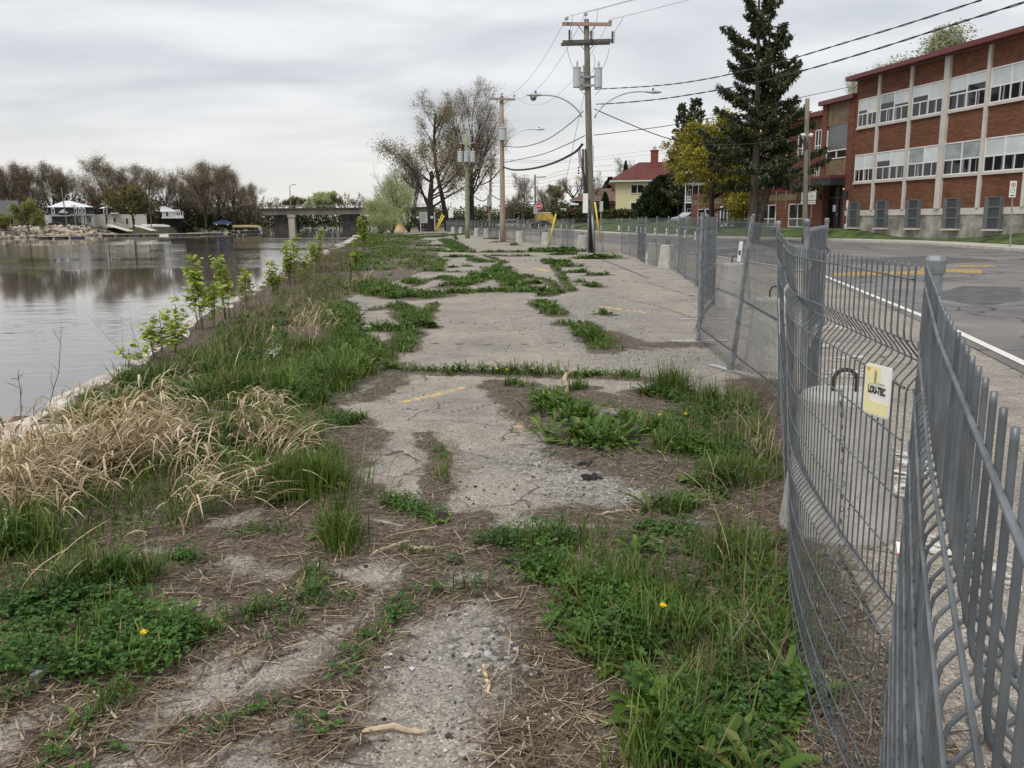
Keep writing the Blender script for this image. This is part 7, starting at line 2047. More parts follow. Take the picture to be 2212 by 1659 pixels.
# cedars and clipped shrubs as dense clouds of small sprays inside an uneven outline
def make_cedar(name, prof, seed, n, sz, mat_=None, lump=.16):
    r = np.random.default_rng(seed); root = empty(name); H = prof[-1][0]
    mb = MB(); mb.tube([(0, 0, -.2), (0, 0, H * .5), (0, 0, H * .9)], [H * .03, H * .025, .02], 6); mb.build('trunk', mBarkD, root)
    z = r.uniform(0, H, n); a = r.uniform(0, 2 * math.pi, n); R = np.interp(z, [p[0] for p in prof], [p[1] for p in prof])
    k = (1 + lump * np.sin(a * 5 + z * 2.1 + seed) + lump * .8 * np.sin(a * 9 - z * 3.3) + r.normal(0, .06, n)) * np.where(r.uniform(0, 1, n) < .75, 1, r.uniform(.5, 1, n))
    C = np.stack([np.cos(a) * R * k, np.sin(a) * R * k, z], 1)
    d = np.stack([np.cos(a) * .6, np.sin(a) * .6, r.uniform(.2, 1.2, n)], 1) + r.normal(0, .35, (n, 3)); d /= np.linalg.norm(d, axis=1, keepdims=True)
    w = np.cross(d, r.normal(size=(n, 3))); w /= np.linalg.norm(w, axis=1, keepdims=True); s_ = sz * r.uniform(.6, 1.5, (n, 1))
    V = np.stack([C - d * s_ * .3, C + d * s_ * .4 + w * s_ * .35, C + d * s_, C + d * s_ * .4 - w * s_ * .35], 1)
    mb = MB(); mb.addk(V.reshape(-1, 3), np.arange(n * 4).reshape(n, 4)); mb.build('crown', mat_ or mCedar, root); root['h'] = float(H); return root
rc = make_cedar('round_cedar', [(0, 2.4), (.8, 2.95), (2.2, 3.0), (3.8, 2.3), (5.2, 1.3), (6.0, .3)], 2, 11000, .34)
b = P(1430, 466, 122); b[2] = 1.6; place(rc, b, hgt(378, 466, 122), 1.0, 0, 'big round dark cedar bush before the yellow house', cat='cedar')
cc = make_cedar('column_cedar', [(0, .9), (1.5, 1.15), (4, .95), (6, .5), (7, .1)], 5, 4000, .34)
for px, pt, pb, Y, sx, lab in ((1307, 418, 466, 140, 1.0, 'column cedar at the left corner of the yellow house'), (1351, 352, 410, 172, .55, 'thin dark cedar top beside the yellow house chimney'), (1318, 388, 450, 178, 1.7, 'dark conifer mass rising left of the yellow house roof'), (1296, 412, 462, 185, 2.2, 'low dark conifer behind the brown house'), (431, 464, 488, 226, 1.2, 'left one of three dark cedars on the far lawn'), (456, 464, 488, 228, 1.7, 'middle one of three dark cedars on the far lawn'), (477, 468, 488, 230, 1.8, 'right one of three dark cedars on the far lawn')):
    o = take(cc); b = P(px, pb, Y); k_ = hgt(pt, pb, Y)
    place(o, b, k_, sx, tr.uniform(0, 6), lab, 'dark cedars', cat='cedar')
# hedge on the rise
def hedge(label, xa, xb, pyb, pyt, Y, mat_=mCedar):
    t = empty('hedge', tuple(P((xa + xb) / 2, pyb, Y)), 0, label, 'hedge'); o = P((xa + xb) / 2, pyb, Y); n = 5000
    A, B_ = P(xa, pyb, Y) - o, P(xb, pyb, Y) - o; h = hgt(pyt, pyb, Y); u = tr.uniform(0, 1, n); C = A[None] + (B_ - A)[None] * u[:, None]
    C[:, 2] += h * tr.uniform(0, 1, n) ** .7 * (.8 + .35 * vnoise(u * 40, u * 0, 1, 9)); C[:, 1] += tr.uniform(-.8, .8, n)
    mb = MB(); leaf_cloud(mb, C, .2, 2, .15); mb.build('foliage', mat_, t)
    mb = MB()
    for k in range(8): mb.tube([A + (B_ - A) * (k + .5) / 8, A + (B_ - A) * (k + .5) / 8 + (0, 0, h * .7)], .05, 5)
    mb.build('stems', mBarkD, t)
mHedge = leafmat('hedge_leaves', [(0, (.03, .035, .012)), (.6, (.06, .065, .022)), (1, (.11, .10, .035))], trans=.1)
hedge('trimmed dark hedge running along the rise in front of the yellow house', 1200, 1400, 471, 456, 138, mHedge)
hedge('dark hedge left of the yellow house above the street corner', 1195, 1290, 466, 453, 160, mHedge)

# ---- saplings along the river edge: a few thin stems in fresh leaf each
def sapling(px, pyb, pyt, label, nst=3, lsz=.055, seed=0, dn=26):
    r = np.random.default_rng(100 + seed); b = G(px, pyb, 0.0); Y = b[1]; H = hgt(pyt, pyb, np.linalg.norm(b[:2]))
    b[2] = float(terrain(b[0], b[1])); t = empty('sapling', tuple(b), 0, label, 'sapling', 'leafy saplings along the river edge'); mb = MB(); lf = MB()
    for k in range(nst):
        a = r.uniform(0, 6.28); ln = r.uniform(.02, .13); h = H * (1 if k == 0 else r.uniform(.5, .9)); s = np.linspace(0, 1, 7)
        w = r.normal(0, .03, (7, 2)).cumsum(0) * h * .35
        pts = np.stack([np.cos(a) * (.05 + h * ln * s) + w[:, 0], np.sin(a) * (.05 + h * ln * s) + w[:, 1], h * s - .05], 1)
        mb.tube(pts, np.linspace(.008, .003, 7) * (1 + H * .4), 5)
        n = int(dn * h); u = r.uniform(.30, 1.0, n) ** .8
        C = np.stack([np.interp(u, s, pts[:, i]) for i in range(3)], 1)
        th = r.uniform(0, 6.28, n); rad = r.uniform(.02, .10, n) * (1.3 - u * .5); C[:, 0] += np.cos(th) * rad; C[:, 1] += np.sin(th) * rad; C[:, 2] += r.normal(.02, .04, n)
        for q in range(4):
            D = C + r.normal(0, .028, C.shape); az = th + r.normal(0, .7, n); droop = r.uniform(-.7, .3, n); L = lsz * r.uniform(.7, 1.5, n) * 1.25
            x = np.stack([np.cos(az) * np.cos(droop), np.sin(az) * np.cos(droop), np.sin(droop)], 1); y = np.cross(x, np.array([0, 0, 1.0]) + r.normal(0, .3, (n, 3))); y /= np.linalg.norm(y, axis=1, keepdims=True)
            prof = [(0, 0), (.25, .42), (.42, .28), (.6, .45), (1, 0), (.6, -.45), (.42, -.28), (.25, -.42)]
            V = np.stack([D + x * L[:, None] * p + y * L[:, None] * q_ for p, q_ in prof], 1); lf.addk(V.reshape(-1, 3), (np.arange(n)[:, None] * 8 + np.arange(8)[None]))
    mb.build('stem', mBarkR, t, smooth=True); lf.build('leaves', mLeafSap, t)
for i, (px, pb, pt, ns, lab) in enumerate(((277, 798, 742, 1, 'smallest leafy sapling, alone at the river edge'), (340, 775, 672, 3, 'leafy sapling with big leaf tuft, second nearest on the river edge'), (372, 760, 655, 3, 'round-topped leafy sapling beside the second nearest one'), (437, 712, 560, 3, 'tallest of the near slim leafy saplings against dark water'), (462, 705, 610, 2, 'shorter leafy sapling right of the tallest near one'), (492, 690, 552, 3, 'leafy sapling bending left above the river edge'), (527, 672, 585, 3, 'leafy sapling at the inner end of the near group'), (598, 640, 560, 5, 'leafy sapling at the left of the farther bright clump'), (632, 622, 512, 6, 'bushy bright sapling in the farther clump'), (655, 610, 535, 4, 'lower bright sapling between two tall ones of the farther clump'), (686, 590, 498, 5, 'tall narrow bright sapling at the right of the farther clump'))):
    sapling(px, pb, pt, lab, ns, .055 if i < 7 else .06, i, 40 if i < 7 else 32)
sapling(786, 540, 470, 'tall leafy sapling near the bank bend before the willow', 5, .085, 40, 26)
sapling(770, 580, 520, 'olive leafy shrub on the bank by the dark dead twig', 4, .08, 41, 16)
# dry brush on the bank
mb = MB(); r = np.random.default_rng(77)
n = 5200
x, y = samp_poly(gp([(330, 810), (480, 700), (600, 625), (700, 560), (760, 540), (760, 620), (690, 700), (620, 780), (480, 830), (380, 850)]), n); n = len(x)
z = terrain(x, y); a = r.uniform(0, 6.28, n); L = r.uniform(.25, .9, n); t_ = r.uniform(.0, .75, n)
p0 = np.stack([x, y, z], 1); d = np.stack([np.cos(a) * t_, np.sin(a) * t_, np.sqrt(1 - t_ ** 2)], 1); p1 = p0 + d * L[:, None] * .5; p2 = p1 + (d + r.normal(0, .3, (n, 3))) * L[:, None] * .5
mb.frusta(p0, p1, np.full(n, .0035), np.full(n, .0025), 3); mb.frusta(p1, p2, np.full(n, .0025), np.full(n, .001), 3)
for q in range(2): mb.frusta(p1, p1 + (d + r.normal(0, .6, (n, 3))) * L[:, None] * .35, np.full(n, .002), np.full(n, .0008), 3)
x, y = samp_poly(gp([(1560, 900), (1650, 850), (1680, 1130), (1720, 1450), (1780, 1690), (1640, 1690), (1600, 1300)]), 900); n = len(x)
z = terrain(x, y); a = r.uniform(0, 6.28, n); L = r.uniform(.2, .65, n); t_ = r.uniform(.1, .9, n); p0 = np.stack([x, y, z], 1); d = np.stack([np.cos(a) * t_, np.sin(a) * t_, np.sqrt(1 - t_ ** 2)], 1)
p1 = p0 + d * L[:, None] * .5; p2 = p1 + (d + r.normal(0, .35, (n, 3))) * L[:, None] * .5
mb.frusta(p0, p1, np.full(n, .0016), np.full(n, .0012), 3); mb.frusta(p1, p2, np.full(n, .0012), np.full(n, .0006), 3)
for q in range(2): mb.frusta(p1, p1 + (d + r.normal(0, .6, (n, 3))) * L[:, None] * .3, np.full(n, .001), np.full(n, .0005), 3)
tag(mb.build('dry_brush', leafmat('dry_twigs', [(0, (.07, .045, .032)), (.5, (.15, .105, .075)), (1, (.27, .20, .14))], trans=0)), kind='stuff')
# ================================================================== SMALL THINGS
dr = np.random.default_rng(31)
mDrift = pmat('bleached_driftwood', (.46, .36, .25), var=.22, scale=9.0, rough=.9, stretch=(1, 1, 1), bump=.4)
mDriftG = pmat('grey_driftwood', (.30, .265, .22), var=.25, scale=12.0, rough=.9, bump=.4)
mFresh = pmat('fresh_splinter', (.62, .47, .27), var=.12, scale=14.0, rough=.8)
mTwig = pmat('dark_twig', (.085, .06, .045), var=.3, scale=9.0, rough=.9)
def stick(label, pts, r, mat_, name='stick', forks=(), z=.012):
    C = np.array([G(*p) for p in pts]); C[:, 2] = terrain(C[:, 0], C[:, 1]) + z
    C, _ = arc(C, 9); C[1:-1] += dr.normal(0, r * .5, (7, 3)); C[:, 2] = np.maximum(C[:, 2], z * .7)
    mb = MB(); k = np.array([.55, .9, 1.05, .95, 1.1, 1.0, .9, .8, .35]); mb.tube(C, r * k, 7)
    for (f, q) in forks:
        i = int(f * 8); D = G(*q); D[2] = z + .01; mb.tube([C[i], (C[i] + D) / 2 + (0, 0, .01), D], [r * .7, r * .5, r * .25], 6)
    tag(mb.build(name, mat_), label, 'stick')
stick('thick brown-ended driftwood stick lying on the asphalt at the bottom edge', [(782, 1588), (830, 1582), (922, 1587)], .011, mDrift, z=.014)
stick('pale yellow wood splinter lying upright in the picture on the near asphalt', [(1044, 1440), (1052, 1470), (1060, 1505)], .008, mFresh, z=.01)
stick('forked grey twig on the asphalt between crack weeds', [(938, 1337), (960, 1330), (998, 1326)], .005, mDriftG, forks=((.35, (942, 1345)),))
stick('bent dark-tipped stick on the round asphalt patch', [(832, 984), (868, 975), (908, 998)], .009, mDriftG)
stick('grey splintered stick lying in litter left of the clover patch', [(806, 1127), (840, 1135), (872, 1140)], .010, mDriftG)
stick('pale short stick under the grey splintered one', [(884, 1190), (915, 1192), (940, 1185)], .012, mDrift)
stick('pale bleached stick pointing away among the litter', [(800, 1205), (840, 1185), (880, 1172)], .010, mDrift)
stick('long bleached branch lying on the near left litter', [(335, 1345), (380, 1325), (440, 1312)], .013, mDrift)
stick('thin straw-coloured stick at the far rim of the near asphalt patch', [(1290, 1115), (1330, 1108), (1380, 1105)], .008, mDrift)
stick('thin dark stick on the asphalt near the yellow paint', [(1095, 962), (1125, 962), (1160, 962)], .006, mDriftG)
stick('dark twig lying on the asphalt left of the steel base plate', [(1300, 760), (1340, 752), (1420, 758)], .008, mTwig)
c0 = G(1222, 848); t = c0 + np.array([.02, .1, .22]); mb = MB(); mb.tube([c0 + (0, 0, -.02), c0 + (.005, .0, .08), c0 + (-.012, .02, .14), c0 + (.012, .04, .20)], [.035, .028, .026, .016], 8)
tag(mb.build('driftwood_stump', mDrift), 'pale crooked driftwood piece standing up in the crack weeds', 'driftwood')
# stones
SG = 'loose stones on the near asphalt'
for i, (px, py, R, c, lab) in enumerate(((1135, 1452, .028, (.20, .20, .20), 'dark grey flat stone beside the whitish one in the litter'), (1150, 1458, .020, (.40, .40, .42), 'bluish white stone touching the dark grey one'), (1176, 1452, .020, (.50, .46, .38), 'cream stone right of the bluish white one'), (1053, 1415, .018, (.36, .35, .34), 'grey stone above the tip of the yellow splinter'), (1058, 1440, .018, (.42, .38, .33), 'tan stone right of the yellow splinter tip'), (890, 1445, .013, (.46, .46, .46), 'small pale stone left on the near asphalt'), (1114, 1405, .018, (.34, .33, .32), 'grey stone at the asphalt edge by the litter'), (1053, 1300, .018, (.33, .32, .31), 'grey stone at the upper end of the near asphalt'), (85, 1463, .05, (.30, .30, .30), 'large grey stone in the clover at the left edge'), (845, 1415, .012, (.70, .68, .64), 'white chip beside the crack weeds, upper one'), (838, 1443, .012, (.70, .68, .64), 'white chip beside the crack weeds, lower one'), (1180, 1445, .016, (.60, .58, .52), 'white stone in the litter right of the cream one'))):
    p = G(px, py); mb = MB(); stones(mb, np.array([p[0]]), np.array([p[1]]), np.array([R])); tag(mb.build('stone', pmat('stone_surface', c, var=.2, scale=30, rough=.85)), lab, 'stone', SG)
mChar = pmat('charred_black', (.012, .011, .011), var=.4, scale=20, rough=.8)
for px, py, s_, lab in ((1268, 1004, 1.0, 'upper of two black charred lumps on the gravelly asphalt'), (1272, 1032, 1.25, 'lower and larger of two black charred lumps on the gravelly asphalt')):
    p = G(px, py); mb = MB(); k = 16; stones(mb, np.full(k, 0.0) + dr.normal(0, .035 * s_, k), np.full(k, 0.0) + dr.normal(0, .022 * s_, k), dr.uniform(.012, .028, k) * s_); V = np.concatenate(mb.v); V[:, 2] = V[:, 2] - V[:, 2].min(); o = mb.build('charred_lump', mChar); o.location = tuple(p); tag(o, lab, 'charred lump', 'charred lumps')
# dandelions
mDand = pmat('dandelion_yellow', (.82, .62, .015), var=.12, scale=60, rough=.6); mStalk = pmat('dandelion_stalk', (.12, .17, .05), rough=.6)
zd = lambda x, y: ((1200 + x / 1.301) / 1.8228, (1400 + y / 1.301) / 1.8228)
DL = [(zd(950, 40), 'first from the left'), (zd(970, 52), 'second from the left'), (zd(985, 68), 'third from the left'), (zd(1035, 28), 'fourth from the left, set back'), (zd(1036, 72), 'fourth from the left, in front'), (zd(1112, 40), 'fifth from the left'), (zd(1168, 66), 'sixth from the left'), (zd(1272, 52), 'seventh from the left'), (zd(1347, 92), 'rightmost')]
DL = [(p, 'yellow dandelion in the weed line across the lot, %s' % l) for p, l in DL] + [(zd(1818, 304), 'yellow dandelion in the grass by the gravelly asphalt, left of two'), (zd(1950, 299), 'yellow dandelion in the grass by the gravelly asphalt, right of two'), ((311, 1366), 'yellow dandelion alone in the clover at the lower left'), ((1432, 1308), 'yellow dandelion in the tall grass left of the bowed fence'), ((511, 907), 'yellow dandelion behind the dead grass, left of two'), ((531, 903), 'yellow dandelion behind the dead grass, right of two')]
def make_dandelion():
    t = empty('dandelion'); mb = MB(); n = 60; a = dr.uniform(0, 6.28, n); el = dr.uniform(.0, 1.3, n); L = dr.uniform(.014, .019, n)
    d = np.stack([np.cos(a) * np.cos(el), np.sin(a) * np.cos(el), np.sin(el) * .7], 1); w = np.cross(d, dr.normal(size=(n, 3))); w /= np.linalg.norm(w, axis=1, keepdims=True); B = np.tile([[0, 0, .15]], (n, 1))
    V = np.stack([B, B + d * L[:, None] * .6 + w * .003, B + d * L[:, None], B + d * L[:, None] * .6 - w * .003], 1); mb.addk(V.reshape(-1, 3), np.arange(n * 4).reshape(n, 4)); mb.lathe([(.004, .142), (.010, .150), (.006, .156)], 8); mb.build('flower_head', mDand, t)
    mb = MB(); mb.tube([(.015, 0, 0), (.006, 0, .08), (0, 0, .146)], .002, 5); mb.build('stalk', mStalk, t); return t
dd_ = make_dandelion(); first = True
for p, lab in DL:
    o = dd_ if first else copy_tree(dd_); first = False
    d0 = ray(*p); g = G(*p, .15); s_ = 1.05; g2 = G(*p, .15 * s_)
    o.location = (g2[0], g2[1], 0); o.scale = (s_,) * 3; tag(o, lab, 'dandelion', 'dandelions in bloom')
# single rosettes and grass clumps that stand out
def clump(label, px, py, n, h, kind, name, cat, spread=.12):
    b = G(px, py); t = empty(name, (b[0], b[1], 0), 0, label, cat); mb = MB()
    B = np.zeros((n, 3)); B[:, :2] = dr.normal(0, spread, (n, 2)); a = np.arctan2(B[:, 1], B[:, 0]) + dr.normal(0, .7, n); L = h * dr.uniform(.6, 1.2, n)
    if kind == 'leaf': leaves(mb, B, a, L, L * dr.uniform(.2, .3, n), dr.uniform(.1, .7, n)); mb.build('leaves', mR, t)
    elif kind == 'dock': leaves(mb, B, a, L, L * dr.uniform(.28, .36, n), dr.uniform(.1, .6, n), prof=OVAL); mb.build('leaves', mR, t)
    else: blades(mb, B, a, L, dr.uniform(.004, .008, n), dr.uniform(.05, .5, n), droop=dr.uniform(0, .15, n)); mb.build('blades', mG, t)
clump('big bright dandelion clump right of the yellow paint marks', 1290, 945, 210, .17, 'leaf', 'leafy_clump', 'weed clump', .2)
clump('broad-leaved dock plant at the lower right beside the fence', 1415, 1545, 12, .17, 'dock', 'dock_plant', 'dock plant', .06)
clump('tall upright grass tuft behind the leafy weeds near the fence', 1452, 852, 170, .34, 'grass', 'grass_tuft', 'grass tuft', .13)
clump('shorter upright grass tuft right of the tall one', 1535, 876, 120, .26, 'grass', 'grass_tuft', 'grass tuft', .13)
clump('bright green grass tuft right of the dead grass', 690, 1075, 260, .30, 'grass', 'grass_tuft', 'grass tuft', .16)
clump('leafy clump beside the driftwood piece', 1215, 888, 120, .15, 'leaf', 'leafy_clump', 'weed clump', .15)
clump('large-leaved plant at the lower left corner', 165, 1630, 18, .085, 'dock', 'dock_plant', 'dock plant', .05)
clump('drooping long-leaved plant against the near fence', 1560, 985, 60, .32, 'grass', 'long_leaved_plant', 'weed plant', .06)
# dead stalks and burnt shrubs
mStem = pmat('dead_stalk_brown', (.11, .075, .05), var=.3, rough=.9)
def stalk(label, px, pb, pt, lean=0.0, n=3, seed=0, r=.004, name='dead_stalk', mat_=None):
    rr = np.random.default_rng(300 + seed); b = G(px, pb); b[2] = float(terrain(b[0], b[1])); H = hgt(pt, pb, np.hypot(b[0], b[1])); t_ = np.linspace(0, 1, 8)
    w = rr.normal(0, .02, (8, 2)).cumsum(0) * H * .5; C = np.stack([b[0] + lean * H * t_ + w[:, 0], b[1] + w[:, 1], b[2] - .03 + H * t_], 1); mb = MB(); mb.tube(C, np.linspace(r, r * .35, 8), 5)
    for k in range(n):
        i = rr.integers(3, 7); d = np.array([rr.normal(0, .6), rr.normal(0, .6), rr.uniform(.3, 1)]) * H * rr.uniform(.1, .28); mb.tube([C[i], C[i] + d * .6, C[i] + d + rr.normal(0, .02, 3)], [r * .5, r * .4, r * .2], 4)
    tag(mb.build(name, mat_ or mStem), label, 'dead stalk')
stalk('dark knobbly dead stalk at the left frame edge above the rusty plank', 48, 915, 792, .12, 7, 1, .006)
stalk('tall thin reddish dead stalk above the river edge', 105, 925, 718, .22, 3, 2, .005)
stalk('thin branching dead stalk by the river edge', 125, 920, 850, .1, 6, 3, .004)
stalk('dark dead stem standing in the dead grass', 460, 1020, 780, .2, 3, 4, .006)
stalk('second dark dead stem leaning right in the dead grass', 500, 1000, 800, .45, 3, 5, .005)
stalk('curved dark dead stem at the left among clover', 20, 1190, 1010, .25, 2, 6, .006)
stalk('dead seed stalk near the fence foot', 1500, 1600, 1330, .18, 7, 7, .003)
stalk('long pale dead stem leaning before the bowed fence', 1540, 1440, 1270, .55, 2, 8, .004, mat_=mDriftG)
stalk('thin dead stalk at the asphalt edge of the bank', 370, 860, 760, -.1, 6, 9, .005)
stalk('charred dead shrub on the grassy bank before the willow', 757, 605, 566, .0, 6, 10, .05, 'dead_shrub', mTwig)
stalk('lower charred dead shrub nearer on the grassy bank', 718, 650, 622, .1, 6, 11, .035, 'dead_shrub', mTwig)
# river wall, rusty plank, broken slabs
mWall = pmat('crumbling_concrete', (.47, .42, .37), var=.25, scale=5.0, rough=.95, bump=.8, bscale=14, col2=(.66, .61, .55))
yy = np.concatenate([np.arange(4.5, 30, .35), np.arange(30, 126, 2.0)])
xx = xbank(yy); J = lambda s: dr.normal(0, .035, len(yy))
V = np.stack([np.stack([xx - .20 + J(1), yy, np.full(len(yy), -1.2)], 1), np.stack([xx - .16 + J(1), yy, -.02 + J(1) * .7], 1), np.stack([xx - .02, yy, .045 + J(1) * .8], 1), np.stack([xx + .10 + J(1), yy, .035 + J(1) * .6], 1), np.stack([xx + .14 + J(1), yy, np.full(len(yy), -.25)], 1)], 1)
mb = MB(); mb.grid(V.reshape(-1, 3), len(yy), 5); tag(mb.build('river_wall', mWall, smooth=False), 'low crumbling pale concrete wall edging the river bank', 'wall')
a_, b_ = G(-70, 985), G(62, 905); mb = MB(); q = b_ - a_; q /= np.linalg.norm(q); nn_ = np.array([-q[1], q[0], 0]); mb.bar(a_ + (0, 0, -.10), b_ + (0, 0, -.10), .03, .26); mb.bar(a_ + nn_ * .07 + (0, 0, .02), b_ + nn_ * .07 + (0, 0, .02), .12, .025)
tag(mb.build('rusty_beam', mRust), 'rusty steel beam end sticking out over the river at the left edge', 'steel beam')
def slab(label, pts, h):
    poly = [G(*p) for p in pts]; o = np.mean(poly, 0); k = len(poly); mb = MB(); top = [p + (dr.normal(0, .02), dr.normal(0, .02), h) for p in poly]; V = np.array(top + [p + (0, 0, -.15) for p in poly])
    mb.add(V, [list(range(k))[::-1] if False else list(range(k))] + [[i, k + i, k + (i + 1) % k, (i + 1) % k] for i in range(k)]); tag(mb.build('concrete_slab', mWall), label, 'concrete slab')
slab('pale broken concrete slab at the left edge behind the dead grass', [(-60, 985), (60, 960), (150, 965), (215, 945), (180, 932), (100, 930), (-40, 950)], .06)
slab('tan concrete chunk half hidden in the bank grass', [(568, 788), (596, 778), (606, 752), (594, 745), (574, 765)], .05)
# ---- river things
mDockW = pmat('dock_wood', (.36, .30, .24), var=.25, scale=.6, rough=.9); mFloat = pmat('blue_float', (.014, .03, .08), var=.3, scale=.6, rough=.5); mFloatD = pmat('black_float', (.015, .016, .02), rough=.6)
def dock(label, xa, xb, py, Yd, hh=.34, step=3.2):
    A, B_ = P(xa, py, Yd), P(xb, py, Yd); t = empty('floating_dock', (A[0], Yd, WATER_Z), 0, label, 'dock', 'floating docks on the far shore'); L = B_[0] - A[0]
    mb = MB(); mb.box((L / 2, 0, hh + .06), (L, 2.2, .12)); mb.build('deck', mDockW, t); x = .6; k = 0
    while x < L - .4: mb = MB(); mb.box((x, -.6, hh / 2 - .05), (step * .62, 1.5, hh)); mb.build('float', (mFloat, mFloatD, mFloat, mFloatD, mTag)[k % 5] if k % 7 else mFloatD, t); x += step; k += 1
dock('blue and black floating dock below the mansard house', 94, 188, 505, 172); dock('long dark floating dock below the cream and white houses', 230, 440, 502, 196); dock('right part of the floating dock row below the green far lawn', 408, 498, 500, 205); dock('outermost dark floating dock near the white motorboat', 500, 563, 496, 246)
dock('short blue dock end at the left frame edge', -30, 10, 511, 160)
mRail = pmat('ramp_rail', (.40, .36, .28), var=.15, rough=.8)
for xa, ya, xb, yb2, Yd, lab in ((236, 486, 282, 499, 200, 'left wooden gangway with railing down to the docks'), (295, 487, 333, 498, 200, 'right wooden gangway with railing down to the docks'), (118, 494, 168, 502, 175, 'plain pale plank ramp below the mansard house')):
    A, B_ = P(xa, ya, Yd), P(xb, yb2, Yd - 4); t = empty('gangway', tuple(A), 0, lab, 'gangway'); d = B_ - A; mb = MB(); mb.bar((0, 0, 0), d, 1.3, .16); mb.build('ramp', mFrame if 'left' in lab or 'right' in lab else mDockW, t)
    if 'railing' in lab:
        mb = MB(); mb.bar((0, -.6, 1.0), d + (0, -.6, 1.0), .08, .1); mb.bar((0, -.6, .5), d + (0, -.6, .5), .06, .06)
        for f in np.linspace(0, 1, 9): mb.bar(d * f + (0, -.6, 0), d * f + (0, -.6, 1.0), .08, .08)
        mb.build('railing', mRail, t)
def hull(parent, L, W_, H, mat_, name='hull', bow=1):
    s = np.linspace(0, 1, 11); w = W_ / 2 * np.where(s < .55, 1, np.cos((s - .55) / .45 * math.pi / 2) ** .7); keel = .35 * (s ** 4); V = []
    for i in range(11):
        for k, (f, z) in enumerate(((-1, H * (1 + .15 * s[i] ** 2)), (-.85, H * .45 + keel[i] * .5), (0, keel[i]), (.85, H * .45 + keel[i] * .5), (1, H * (1 + .15 * s[i] ** 2)))): V.append((s[i] * L - L / 2, w[i] * f, z))
    mb = MB(); mb.grid(np.array(V), 11, 5); V = np.array(V).reshape(11, 5, 3); mb.addk(V[:, [0, 4]].reshape(-1, 3) - (0, 0, .08), [(2 * i, 2 * i + 1, 2 * i + 3, 2 * i + 2) for i in range(10)]); mb.addk(V[0], [(0, 1, 2, 3, 4)]); return mb.build(name, mat_, parent, smooth=False)
b = P(560, 494, 290); b[2] = WATER_Z - .15; t = empty('motorboat', tuple(b), -1.1, 'white motorboat moored at the outermost dock near the bridge', 'boat'); hull(t, 5.2, 2.2, 1.0, mFrame)
mb = MB(); mb.box((.2, 0, 1.35), (1.5, 1.7, .65), taper=.75); mb.build('windscreen', mGlassG, t); mb = MB(); mb.box((-2.75, 0, .9), (.4, .5, .9)); mb.build('outboard_motor', mFrame, t)
def rowboat(label, px, py, Y, mat_, L, rz):
    b = P(px, py, Y); t = empty('rowboat', tuple(b), rz, label, 'boat', 'upturned boats on the far bank'); h = hull(t, L, 1.4, .6, mat_); h.rotation_euler = (math.pi, 0, 0); h.location = (0, 0, .65); mb = MB(); mb.bar((-L * .45, 0, .62), (L * .35, 0, .64), .08, .06); mb.build('keel_strip', mDockW, t)
rowboat('upturned yellow boat on the far bank near the bridge', 534, 491, 236, pmat('yellow_hull', (.55, .45, .22), rough=.6), 7.5, .1); rowboat('upturned white boat on the lawn beside the white house', 337, 490, 215, mFrame, 6.8, .05)
# rocks of the far bank
mb = MB(); n = 1500; Yr = dr.uniform(150, 222, n); xs_ = xleft(Yr); t_ = dr.uniform(0, 1, n); X = xs_ + .6 - 5.2 * t_; Z = gz(X, Yr); R = dr.uniform(.22, .6, n)
sh = ico[None] * (1 + dr.normal(0, .2, (n, 12, 1))) * R[:, None, None]; V = sh + np.stack([X, Yr, np.maximum(Z, WATER_Z - .1) + R * .3], 1)[:, None]
mb.addk(V.reshape(-1, 3), (np.arange(n)[:, None, None] * 12 + icf[None]).reshape(-1, 3)); tag(mb.build('riprap_rocks', leafmat('rock_shades', [(0, (.12, .10, .08)), (.5, (.30, .25, .20)), (1, (.50, .43, .35))], rough=.9, trans=0, noise=.2)), kind='stuff')
# far-bank poles
for px, pb, pt, Y, arm, lab in ((145, 487, 408, 208, 1, 'slim utility pole with a lamp arm before the mansard house'), (164, 487, 446, 200, 0, 'short lamp post with twin heads before the mansard house'), (231, 487, 443, 206, 0, 'dark lamp post at the corner of the cream house'), (327, 490, 415, 208, 0, 'slim pale pole beside the olive tree on the far bank')):
    b = P(px, pb, Y); h = hgt(pt, pb, Y); t = empty('far_pole', tuple(b), 0, lab, 'pole', 'slim poles on the far bank'); mb = MB(); mb.tube([(0, 0, 0), (-.05 * h * (px == 145), 0, h)], .13, 6); mb.build('shaft', mPoleGrey if px != 231 else mPoleDark, t)
    mb = MB()
    if arm: mb.tube([(-.3, 0, h * .62), (.6, 0, h * .8), (2.2, 0, h * .84)], .07, 5)
    else: mb.box((0, 0, h), (1.1 if px != 327 else .2, .3, .2))
    mb.build('lamp_head', mAlu, t)
